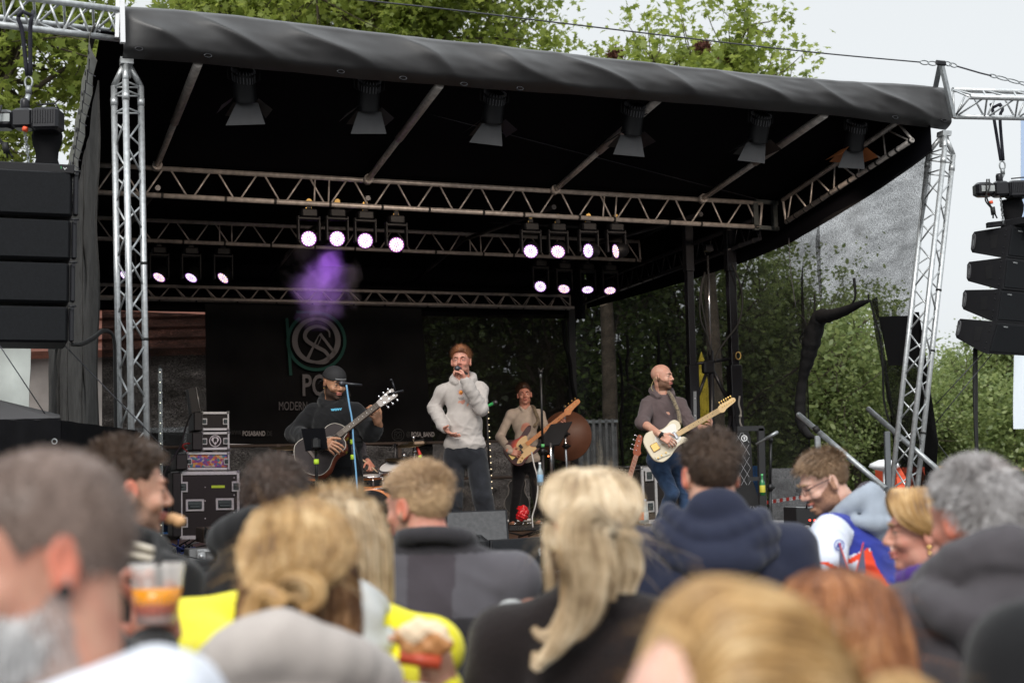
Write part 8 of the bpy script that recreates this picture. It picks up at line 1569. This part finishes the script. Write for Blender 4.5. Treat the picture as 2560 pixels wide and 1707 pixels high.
for a in np.linspace(-2.5, 2.5, 21):     # loose lengths
    x, y = math.sin(a)*.082, -math.cos(a)*.088; C2.append(([L(x*.9, y*.9, .05), L(x*1.10, y*1.08, -.03), L(x*1.10, y*1.05-.012, -.11), L(x*.98, y*.95-.015, -.185), L(x*.85, y*.9-.02, -.235)], 1, [.010, .019, .02, .015, .008]))
strands('under_lengths', root, C2, hairmat('dark_blond', (.035, .014, .006), (.50, .27, .11), streak=(.16, .07, .025)), 6000, 1.0, .0022, 6, wave=.18)
strands('long_hair', root, C, H_blond, 13000, 1.0, .0022, 7, wave=.12)
C = []; c0 = L(-.022, -.150, -.060)
ring = [c0+HM[0]*.030*math.cos(a)*s_+HM[2]*.042*math.sin(a)*s_-HM[1]*.006*math.sin(a*2) for a in np.linspace(.6, 6.6, 14)]; C.append((ring, 2, [.012, .016, .017, .016, .010]))
ring = [L(.02, -.14, -.02)+HM[0]*.040*math.cos(a)*s_+HM[2]*.030*math.sin(a)*s_ for a in np.linspace(-1.2, 3.8, 10)]; C.append((ring, 1, [.008, .014, .012, .006]))
C.append(([L(.0, -.13, -.09), L(.03, -.14, -.13), L(.045, -.135, -.165), L(.015, -.14, -.185), L(-.02, -.135, -.15), L(-.018, -.13, -.12)], 1, [.006, .009, .009, .007]))
flyaways(root, hc, HM, s_, H_blond, 420, 2)
strands('hair_bun', root, C, H_blond, 3600, 1.0, .0022, 8)
T = torso_sdf(J, 1.18); sleeve(T, J, 'R', 1.2); sleeve(T, J, 'L', 1.2)
garment('jacket', root, T, C_bei, .011, folds(.008, 41, .8)); T = SDF(); hood_down(T, J, drop=.12, size=1.30)
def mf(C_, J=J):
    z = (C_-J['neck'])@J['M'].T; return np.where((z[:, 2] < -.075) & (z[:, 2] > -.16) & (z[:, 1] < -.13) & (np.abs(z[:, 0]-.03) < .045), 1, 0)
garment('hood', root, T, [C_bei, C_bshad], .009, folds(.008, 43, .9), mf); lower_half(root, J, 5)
# ---- blond man with the two-tone vest
J, hc, HM, s_ = audience(1046, 1266, 3.85, 6, -52, -4, width=1.12); shift(J, .015, .05)
root, body = person('sandy-haired man in a charcoal vest with grey shoulder panels, back to the camera', J, hc, HM, s_, SK['rosy'], redear=True, vox=.006, beard=(stub('sandy_stubble', (.42, .24, .16)), -.04))
short_hair(root, hc, HM, s_, H_sand, thick=.009, length=.020, n=4500, comb=(0, .35, .3), top=1.6, fade=True, seed=5, width=.0024); brows(root, hc, HM, s_, mat('sandy_brow', (.35, .22, .12), .8))
J['elR'] = onY(1288, 1500, 3.85); J['wrR'] = onY(1262, 1600, 3.6)
T = torso_sdf(J, 1.13, 1.08); N, M = J['neck'], J['M']; T.path([N+(M[0]*math.sin(a)*.088+M[1]*(math.cos(a)*.085+.005))+M[2]*(.032+.02*math.cos(a)*-1) for a in np.linspace(.7, 5.58, 17)], .021, .012)
for sn in 'LR': T.cap(J['sh'+sn], J['sh'+sn]*.8+J['el'+sn]*.2, .066*J['k'], .066*J['k'], .03)
def mf(C_, J=J):
    z = (C_-J['neck'])@J['M'].T; y = z[:, 2]; top = (y > -.165-.02*np.abs(z[:, 0])) & (z[:, 1] < .03); ctr = np.abs(z[:, 0]) < .066+.05*y; col = y > -.002
    return np.where(col, 0, np.where(top & ~ctr, 1, np.where(top & ctr, 2, 0)))
garment('vest', root, T, [C_char, C_grey, C_dark], .0085, folds(.005, 45, .9), mf)
T = SDF(); sleeve(T, J, 'R', .88); sleeve(T, J, 'L', 1.0); garment('sleeves', root, T, C_lg, .009, folds(.006, 47))
T = SDF(); T.path([N+(M[0]*math.sin(a)*.068+M[1]*math.cos(a)*.068)+M[2]*.042 for a in np.linspace(3.6, 5.8, 9)], .012, .01); garment('shirt_collar', root, T, mat('white_cotton', (.7, .7, .7), .8), .007)
lower_half(root, J, 6)
# ---- ponytail woman
J, hc, HM, s_ = audience(1480, 1328, 2.78, 6, -14, 4, width=.98, hsc=.93)
root, body = person('blond woman with a long ponytail and black sweater in the middle of the crowd', J, hc, HM, s_, SK['rosy'], redear=True, vox=.007)
L = Lf(hc, HM, s_); S_ = SDF(); S_.ell(L(0, -.006, .032), (.084*s_, .104*s_, .094*s_), HM, .01); tabw = ((-.12, -.07), (-.06, -.06), (-.02, -.03), (.012, .022), (.035, .02), (.05, .045), (.075, .066), (.11, .078))
tabw = ((-.12, -.12), (-.06, -.105), (-.025, -.05), (.012, .022), (.035, .02), (.05, .045), (.075, .066), (.11, .078)); S_.ell(L(0, -.045, -.05), (.070*s_, .058*s_, .075*s_), HM, .03)
V, Q = S_.mesh(.007, disp=lambda P: .001*np.sin((P@HM[0])*150+3*np.sin((P@HM[2])*25)), clip=lambda P: (ctab(((P-hc)@HM[1])/s_, tab=tabw)-((P-hc)@HM[2])/s_)*s_); h = link_mesh('hair', V, Q, H_blond2, root, smooth=True)
tie = L(.0, -.122, .018); C = []
for a in np.linspace(-2.6, 2.6, 29): x, y = math.sin(a)*.084, -math.cos(a)*.102; C.append(([L(x*.3, y*.2+.03, .124), L(x*.82, y*.7+.01, .100), L(x*1.06, y*.98, .060), L(x*.8, y*.75-.035, .030), tie], 1, [.008, .019, .018, .012, .008]))
for a in np.linspace(-2.0, 2.0, 17): x, y = math.sin(a)*.080, -math.cos(a)*.098; C.append(([L(x*1.05, y*1.0+.03, .01), L(x*1.04, y*1.02, -.02), L(x*.75, -.108, -.005), tie], .6, [.010, .015, .010, .007]))
for a in np.linspace(-1.3, 1.3, 15): x = math.sin(a)*.072; C.append(([L(x*.8, -.080-.02*math.cos(a), -.115), L(x*1.0, -.088-.02*math.cos(a), -.06), L(x*.6, -.118, -.01), tie], .5, [.010, .012, .009, .006]))
for a in (-2.3, -2.0, 1.9, 2.3): x, y = math.sin(a)*.085, -math.cos(a)*.095; C.append(([L(x*1.0, y, .02), L(x*1.12, y*1.0, -.05), L(x*1.08, y*1.0, -.12), L(x*.95, y*1.1, -.17)], .22, [.006, .010, .012, .008]))
flyaways(root, hc, HM, s_, H_blond2, 420, 1)
strands('combed_hair', root, C, H_blond2, 10000, 1.0, .0020, 11, wave=.04)
mb = MB(); mb.tube([tie+(HM[0]*.019*math.cos(a)+HM[2]*.014*math.sin(a)) for a in np.linspace(0, 6.28, 15)[:-1]], .006, 8, closed=True); build('hair_tie', mb, mat('dark_band', (.06, .04, .05), .7), root)
def U(px, py, dy=0.0): return onY(px, py, tie[1]-.05+dy)
G = [([tie, U(1452, 1290, -.02), U(1440, 1380, -.03), U(1445, 1470, -.02), U(1425, 1560, -.02), U(1385, 1620, -.03), U(1352, 1655, -.04)], 3, [.016, .030, .030, .028, .022, .014, .005]), ([tie, U(1475, 1320, -.02), U(1490, 1420, -.02), U(1480, 1510, -.02), U(1450, 1570, -.02), U(1400, 1610, -.03)], 2, [.008, .018, .023, .020, .014, .004]),
     ([U(1430, 1480), U(1415, 1545), U(1385, 1585), U(1352, 1588), U(1334, 1570)], .8, [.012, .018, .014, .008, .004]), ([U(1420, 1520), U(1400, 1600), U(1365, 1640), U(1342, 1665), U(1336, 1630)], .7, [.012, .016, .012, .008, .004]), ([tie, U(1500, 1340), U(1525, 1430), U(1530, 1500)], .5, [.008, .016, .014, .006])]
strands('ponytail', root, G, H_blond2, 8000, 1.0, .0020, 12, k=20, wave=.04)
T = torso_sdf(J, 1.08); sleeve(T, J, 'R', 1.12); sleeve(T, J, 'L', 1.12); T.cap(J['neck']-ZZ*.02, J['neck']+ZZ*.035, .070, .062, .02); garment('sweater', root, T, C_knit, .010, folds(.004, 49, .9)); lower_half(root, J, 7)
# ---- navy hoodie man
J, hc, HM, s_ = audience(1776, 1186, 3.95, 0, -10, -2, width=1.08)
root, body = person('dark-haired man in a navy hoodie seen from behind right of centre', J, hc, HM, s_, SK['fair'], redear=True, vox=.006, head_kw=dict(nr=.062))
short_hair(root, hc, HM, s_, H_brown, thick=.015, length=.024, n=4500, comb=(.2, -.1, .1), top=1.3, fade=True, seed=6, width=.0024, curly=.3)
T = torso_sdf(J, 1.20, 1.08); sleeve(T, J, 'R', 1.2); sleeve(T, J, 'L', 1.2); garment('hoodie', root, T, C_navy, .009, folds(.006, 51, .8))
T = SDF(); N, M = J['neck'], J['M']
for q_, rr_, zz, bb in ((.125, .036, .035, .045), (.148, .040, -.01, .06), (.150, .034, -.055, .075)): T.path([N+M[0]*math.sin(a)*q_-M[1]*(math.cos(a)*.105+bb*.3)+M[2]*(zz-.055*math.cos(a)**2+.01*math.sin(a*3)) for a in np.linspace(-1.9, 1.9, 15)], [rr_*(1-.35*abs(a)/1.9) for a in np.linspace(-1.9, 1.9, 15)], .010)
T.ell(N-M[1]*.085+M[2]*.045, (.085, .040, .060), M, .02); T.ell(N-M[1]*.13-M[2]*.09, (.11, .05, .05), M, .02); garment('hood', root, T, C_navy, .007, folds(.004, 53, .8)); lower_half(root, J, 8, C_blue)
# ---- man in the sports jersey, crouching forward
YJ = 5.6; hc = onY(2060, 1204, YJ); HM = basis(-98, -22, 0); B = basis(-70)
J = dict(B=B, k=1.0, neck=onY(2125, 1285, YJ+.02), shL=onY(2075, 1330, YJ-.14), shR=onY(2165, 1305, YJ+.22), pelvis=onY(2215, 1560, YJ+.05), elL=onY(2055, 1460, YJ-.30), wrL=onY(1985, 1500, YJ-.35), elR=onY(1985, 1370, YJ+.25), wrR=onY(1950, 1440, YJ+.10))
J['chest'] = J['neck']*.65+J['pelvis']*.35
for n, dy in (('L', -.1), ('R', .1)): g = J['pelvis']+A(0, dy, 0); J['hip'+n] = g-ZZ*.05; J['kn'+n] = A(g[0]-.12, g[1], .50); J['an'+n] = A(g[0]+.02, g[1], .085)
root, body = person('bespectacled man in a blue, white and orange sports jersey bending forward at the stage', J, hc, HM, .97, SK['pale'], beard=(stub('reddish_beard', (.40, .21, .13)), -.012), head_kw=dict(mouth_open=1.0), vox=.0055, redear=False)
short_hair(root, hc, HM, .97, H_gin, thick=.010, length=.026, n=4200, comb=(0, .5, .1), top=1.6, fade=True, seed=7, width=.0026); brows(root, hc, HM, 1.02, mat('sandy_brow', (0, 0, 0)))
L = Lf(hc, HM, 1.02); mb = MB()
for x in (-1, 1): mb.tube([L(x*.032+.019*math.cos(a), .104-.004*abs(math.cos(a)), .000+.015*math.sin(a)) for a in np.linspace(0, 6.28, 15)[:-1]], .0016, 5, closed=True); mb.tube([L(x*.051, .100, .004), L(x*.072, .06, .010), L(x*.081, .0, .012)], .0022, 5)
mb.tube([L(-.013, .106, .003), L(.013, .106, .003)], .0016, 5); build('glasses', mb, M_blackm, root)
T = torso_sdf(J, 1.08, 1.05)
M = J['M']
T.cap(J['shL'], J['shL']*.45+J['elL']*.55, .070, .080, .03); T.cap(J['shR'], J['shR']*.5+J['elR']*.5, .066, .068, .03)
def mf(C_, J=J):
    z = (C_-J['neck'])@J['M'].T; mi = np.zeros(len(C_), int); nearL = np.linalg.norm(np.cross(C_-J['shL'], nrm(J['elL']-J['shL'])), axis=1); tl = (C_-J['shL'])@nrm(J['elL']-J['shL']); ln = np.linalg.norm(J['elL']-J['shL'])*.55
    slv = (nearL < .088) & (tl > -.035); mi[slv] = 1; mi[slv & (tl > ln+.055)] = 2
    nr_ = (C_-J['shR'])@nrm(J['elR']-J['shR']); sr = (nr_ > .02) & (np.linalg.norm(C_-J['shR'], axis=1) < .36) & (z[:, 2] > -.30) & (z[:, 1] > .04); mi[sr & (z[:, 0] > .12)] = 1; mi[sr & (nr_ > np.linalg.norm(J['elR']-J['shR'])*.5+.04)] = 2
    tor = ~slv & (z[:, 2] < -.12) & (z[:, 1] > -.085); mi[tor & (z[:, 0] < .05)] = 1
    bk = ~slv & (z[:, 1] < -.045) & (z[:, 1] > -.105) & (z[:, 2] < -.13) & (z[:, 0] < .1); w = (z[:, 1]+.075+.016*np.sin(z[:, 2]*11)); mi[bk & (np.abs(w) < .026)] = 2; mi[bk & (w > .026) & (w < .040)] = 3
    yo = ~slv & (np.abs(z[:, 2]+.10+.25*np.abs(z[:, 0]+.02)) < .010) & (z[:, 1] > -.08); mi[yo] = 2; return mi
garment('jersey', root, T, [C_jb, C_jw, C_jo, cloth('jersey_navy', (.015, .018, .08))], .0062, folds(.006, 55, 1.4), mf)
T = SDF(); sleeve(T, J, 'L', 1.0); sleeve(T, J, 'R', 1.05); garment('sleeves', root, T, C_hg, .009, folds(.006, 57, 1.2))
T = SDF(); hood_down(T, J, drop=.04, size=.95)
def mf2(C_, J=J): z = (C_-J['neck'])@J['M'].T; return np.where((np.hypot(z[:, 0], z[:, 1]+.03) < .088) & (z[:, 2] > -.06), 1, 0)
garment('hood', root, T, [C_hg, C_hl], .007, folds(.004, 59, 1.2), mf2)
mb = MB(); N = J['neck']
for o_, x in ((-1, 0), (1, .01)): P = smoothpath([N+B[0]*.07*o_+B[1]*.03+ZZ*.03, onY(2088+14*o_, 1330, YJ-.20+.02*o_), onY(2080, 1390, YJ-.26), onY(2076, 1440, YJ-.28)], 5); mb.grid(np.array([[p-A(.010, 0, 0), p+A(.010, 0, 0)] for p in P]), 0)
build('lanyard', mb, mat('pale_blue_ribbon', (.45, .52, .75), .6), root); mb = MB(); c = onY(2098, 1362, YJ-.30); flat_ring(mb, c, A(1, .2, 0), ZZ, .016, .021); mb.box(c, (.02, .002, .02), A(1, .2, 0), A(0, 1, 0), A(.2, 0, 1)); build('badge_print', mb, mat('emblem_blue', (.06, .09, .35), .6), root)
mb = MB(); e = onY(2130, 1395, YJ-.32)
for x0, mir in ((-.045, 1), (.045, -1)): mb.add([e+A(x0, 0, .055), e+A(x0+.018*mir, 0, -.01), e+A(x0+.030*mir, 0, -.055), e+A(x0-.004*mir, 0, -.055)], [(0, 1, 2, 3)], 0); mb.tube([e+A(x0, -.002, .058), e+A(x0+.020*mir, -.002, -.008), e+A(x0+.034*mir, -.002, -.055)], .0022, 4, 1)
build('sleeve_print', mb, [mat('print_slate', (.10, .10, .16), .7), C_jo], root); lower_half(root, J, 9)
# ---- blond woman in green at the right
J, hc, HM, s_ = audience(2308, 1326, 3.9, -40, -80, -2, width=.92)
root, body = person('blond woman in profile facing left with a dark green jacket and purple scarf', J, hc, HM, s_, SK['rosy'], vox=.006)
L = Lf(hc, HM, s_); S_ = SDF(); S_.ell(L(0, -.010, .034), (.083*s_, .100*s_, .092*s_), HM, .01); V, Q = S_.mesh(.007, clip=lambda P: (ctab(((P-hc)@HM[1])/s_, tab=tabw)-((P-hc)@HM[2])/s_)*s_); link_mesh('hair', V, Q, H_blond, root, smooth=True); C = []
for a in np.linspace(.3, 2.9, 14):
    for x in (-1, 1): y = math.cos(a)*.10; C.append(([L(x*.01, y*.8, .124), L(x*.06, y*.9, .095), L(x*.086, y*.8-.01, .04), L(x*.080, y*.5-.05, -.005), L(x*.04, -.10, -.04)], 1, [.006, .010, .010, .008, .007]))
strands('combed_hair', root, C, H_blond, 4000, 1.0, .003, 15); mb = MB(); mb.sphere(L(-.086, -.004, -.045), .008, 8); mb.sphere(L(-.086, -.004, -.062), .006, 8); build('earring', mb, M_gold2, root); brows(root, hc, HM, s_, mat('sandy_brow', (0, 0, 0)))
T = torso_sdf(J, 1.05); sleeve(T, J, 'R', 1.1); sleeve(T, J, 'L', 1.15); N, M = J['neck'], J['M']; garment('jacket', root, T, C_green, .010, folds(.008, 61, .9)); T = SDF(); T.path([N+(M[0]*math.sin(a)*.078+M[1]*math.cos(a)*.078)+M[2]*(.012+.015*math.sin(a*2)) for a in np.linspace(0, 6.28, 15)], .026, .012); garment('scarf', root, T, C_purp, .008, folds(.004, 2, 1.4)); lower_half(root, J, 10)
# ---- grey-haired man
J, hc, HM, s_ = audience(2436, 1296, 2.95, -8, -30, -4, width=1.08)
root, body = person('grey-haired man in a dark grey hooded jacket at the right edge', J, hc, HM, s_*1.03, SK['rosy'], redear=True, vox=.007, head_kw=dict(nr=.064))
short_hair(root, hc, HM, s_*1.03, H_grey, thick=.014, length=.020, n=7000, comb=(0, -.1, .0), top=1.1, seed=8, width=.0026, lift=.9, bald=(.012, -.075, .105, .026))
T = torso_sdf(J, 1.22, 1.1); sleeve(T, J, 'R', 1.25); sleeve(T, J, 'L', 1.25)
def mf(C_, J=J): z = (C_-J['neck'])@J['M'].T; return np.where((z[:, 2] < -.24), 1, 0)
garment('jacket', root, T, [C_gj, C_dark], .0095, folds(.013, 63, .6), mf); T = SDF(); hood_down(T, J, drop=.11, size=1.15); T.path([J['neck']+J['M'][0]*math.sin(a)*.14-J['M'][1]*(math.cos(a)*.11+.05)+J['M'][2]*(-.02-.05*math.cos(a)) for a in np.linspace(-1.6, 1.6, 11)], .04, .014); garment('hood', root, T, C_gj, .009, folds(.006, 65, .8)); lower_half(root, J, 11)
# ---- auburn woman and the nearest blond woman
J, hc, HM, s_ = audience(2098, 1632, 2.0, -10, -22, 0, width=.9, hsc=.84)
root, body = person('woman with long auburn hair low behind the nearest blond head', J, hc, HM, s_, SK['fair'], vox=.009)
L = Lf(hc, HM, s_); S_ = SDF(); S_.ell(L(0, -.010, .032), (.083*s_, .100*s_, .093*s_), HM, .01); S_.ell(L(0, -.03, -.10), (.080*s_, .070*s_, .16*s_), HM, .03); V, Q = S_.mesh(.009); link_mesh('hair', V, Q, H_aub, root, smooth=True); C = []
for a in np.linspace(-2.5, 2.5, 27): x, y = math.sin(a)*.084, -math.cos(a)*.100; C.append(([L(x*.15, y*.2+.02, .130), L(x*.85, y*.8, .095), L(x*1.10, y*1.08, .01), L(x*1.12, y*1.1-.01, -.10), L(x*1.0, y*1.05-.02, -.20), L(x*.95, y-.02, -.30)], 1, [.008, .018, .02, .02, .012]))
flyaways(root, hc, HM, s_, H_aub, 300, 5); strands('long_hair', root, C, H_aub, 9000, 1.0, .0024, 17, wave=.15); T = torso_sdf(J, 1.08); sleeve(T, J, 'R', 1.1); sleeve(T, J, 'L', 1.1); garment('jacket', root, T, C_blk, .012, folds(.006, 67)); lower_half(root, J, 12)
J, hc, HM, s_ = audience(1800, 1890, 1.2, -85, -108, 4, width=.95, hsc=1.0)
root, body = person('nearest blond woman, hugely blurred at the bottom edge, hair swept back to a tail', J, hc, HM, s_, SK['pale'], vox=.006)
tabw = ((-.12, -.07), (-.06, -.06), (-.02, -.03), (.012, .022), (.03, .045), (.045, .085), (.075, .13), (.11, .15)); L = Lf(hc, HM, s_); S_ = SDF(); S_.ell(L(0, -.010, .032), (.083, .102, .093), HM, .01); V, Q = S_.mesh(.006, clip=lambda P: (ctab(((P-hc)@HM[1])/s_, tab=tabw)-((P-hc)@HM[2])/s_)*s_); link_mesh('hair', V, Q, H_blond, root, smooth=True); C = []; tl_ = L(.0, -.135, .035)
for a in np.linspace(-1.45, 1.45, 31): x = math.sin(a)*.084; z = .032+math.cos(a)*.095; C.append(([L(x*.78, .046, .098-.045*abs(math.sin(a))), L(x*.96, .028, z*.92+.006), L(x*1.03, .0, z+.006), L(x*.95, -.065, z*.82+.012), tl_], 1, [.005, .012, .014, .013, .009]))
for a in np.linspace(-1, 1, 9): C.append(([L(a*.07, -.07, .01), L(a*.05, -.11, .02), tl_], .5, [.010, .012, .007]))
strands('combed_hair', root, C, H_blond, 9000, 1.0, .0022, 19, wave=.05); strands('dark_streaks', root, [(g[0], 1, [r*.55 for r in g[2]]) for g in C[3::5]], MATS.get('q') or hairmat('streak_brown', (.05, .022, .010), (.25, .12, .05)), 1500, 1.02, .0022, 29)
strands('ponytail', root, [([tl_, tl_+HM[1]*-.035+ZZ*.008, tl_+HM[1]*-.075-ZZ*.03, tl_+HM[1]*-.10-ZZ*.11, tl_+HM[1]*-.105-ZZ*.20], 1, [.012, .024, .032, .036, .03])], H_blond, 3200, 1.0, .0024, 20, k=18, wave=.12)
flyaways(root, hc, HM, s_, H_blond, 420, 3)
mb = MB(); mb.tube([tl_+(HM[0]*.013*math.cos(a)+HM[2]*.013*math.sin(a)) for a in np.linspace(0, 6.28, 15)[:-1]], .005, 8, closed=True); build('hair_tie', mb, mat('rose_band', (.45, .28, .26), .6), root); brows(root, hc, HM, s_, mat('sandy_brow', (0, 0, 0)))
T = torso_sdf(J, 1.05); sleeve(T, J, 'R'); sleeve(T, J, 'L'); garment('jacket', root, T, C_blk, .012, folds(.006, 69)); lower_half(root, J, 13)
# ---- black-clad person cut by the right edge
J, hc, HM, s_ = audience(2905, 1260, 1.95, 0, 0, 0, width=1.1)
root, body = person('person in a black coat cut off by the right edge, only a shoulder showing', J, hc, HM, s_, SK['fair'], vox=.01); short_hair(root, hc, HM, s_, H_dkb, n=1500, thick=.016, length=.03, seed=9)
T = torso_sdf(J, 1.25, 1.15); sleeve(T, J, 'R', 1.3); sleeve(T, J, 'L', 1.4); garment('coat', root, T, C_blk, .012, folds(.006, 71)); lower_half(root, J, 14)
# ---- cup of orange drink held up, with its holder's hand, and the bread roll
def loose_hand(): pass
YC = 2.45; t = thing('drink_cup', 'clear plastic cup of orange drink with a black straw held up at the left', 'cup', onY(390, 1545, YC)); c0, c1 = onY(392, 1560, YC), onY(392, 1412, YC); ax = nrm(c1-c0); H = np.linalg.norm(c1-c0)
mb = MB(); mb.lathe(c0, [(.0, 0), (.034, 0), (.047, H), (.0495, H+.003), (.0465, H-.002), (.033, .004)], ax, 32); build('glass', mb, mat('clear_plastic_cup', (.95, .93, .90), .08, alpha=.30), t)
mb = MB(); mb.lathe(c0, [(0, .003), (.032, .003), (.0385, H*.35)], ax, 28, 1); mb.lathe(c0, [(.0385, H*.35), (.0425, H*.62), (0, H*.62)], ax, 28, 0); build('drink', mb, [mat('orange_drink', (.90, .34, .02), .15, trans=.15), mat('red_orange_drink', (.80, .10, .01), .15, trans=.15)], t)
mb = MB(); mb.tube([c0+ax*.01+A(.005, 0, 0), c1+A(-.002, .0, .06)], .0042, 8); mb.tube([c0+ax*.01+A(.01, .01, 0), c1+A(.004, .0, .05)], .0035, 8); build('straw', mb, M_black, t)
J, hc, HM, s_ = audience(60, 1330, 2.35, 20, 10, 0)
J['elR'] = onY(330, 1700, 2.3); J['wrR'] = onY(400, 1610, YC+.06); J['shR'] = onY(200, 1600, 2.35)
root, body = person('person hidden behind the bearded man holding up the orange drink', J, hc, HM, s_, SK['rosy'], vox=.0065, hands=[(J['wrR'], nrm(onY(384, 1500, YC+.05)-J['wrR']), A(-.1, -1, -.1), dict(side=-1, curl=(.5, .55, .55, .6), thumb=.3, spread=.3, thumb_out=1.2))])
short_hair(root, hc, HM, s_, H_dkb, n=1200, seed=10); T = torso_sdf(J, 1.0); sleeve(T, J, 'R', .9, end=.85); sleeve(T, J, 'L'); garment('jacket', root, T, C_blk, .012, folds(.006, 73)); lower_half(root, J, 15)
for q_, r_ in (((322, 1488), .018), ((462, 1483), .014)): pass
YR = 2.62; J2 = None
t = thing('bread_roll', 'bitten bread roll with sausage held at the bottom of the crowd', 'bread roll', onY(1060, 1600, YR)); S_ = SDF(); c = onY(1062, 1606, YR)
for dx, dz, r_ in ((-.03, .012, .024), (-.008, .020, .026), (.016, .016, .025), (.030, .0, .022), (-.025, -.01, .022), (.005, -.006, .026)): S_.ell(c+A(dx, 0, dz), (r_*1.05, .026, r_), None, .008)
def mfr(C_): return np.where(C_[:, 2]-c[2] > .012+.010*np.sin((C_[:, 0]-c[0])*90), 1, 0)
V, Q = S_.mesh(.005, disp=lambda P: .003*np.sin(P[:, 0]*160)*np.sin(P[:, 2]*170)); link_mesh('crust', V, Q, [mat('crust_brown', (.52, .24, .09), .55), mat('bread_crumb', (.75, .58, .40), .8)], t, mfr(V[Q].mean(1)), True)
mb = MB(); mb.tube([c+A(-.045, -.015, -.022), c+A(.03, -.02, -.035)], .013, 10); build('sausage', mb, mat('sausage_red', (.50, .07, .03), .35), t)
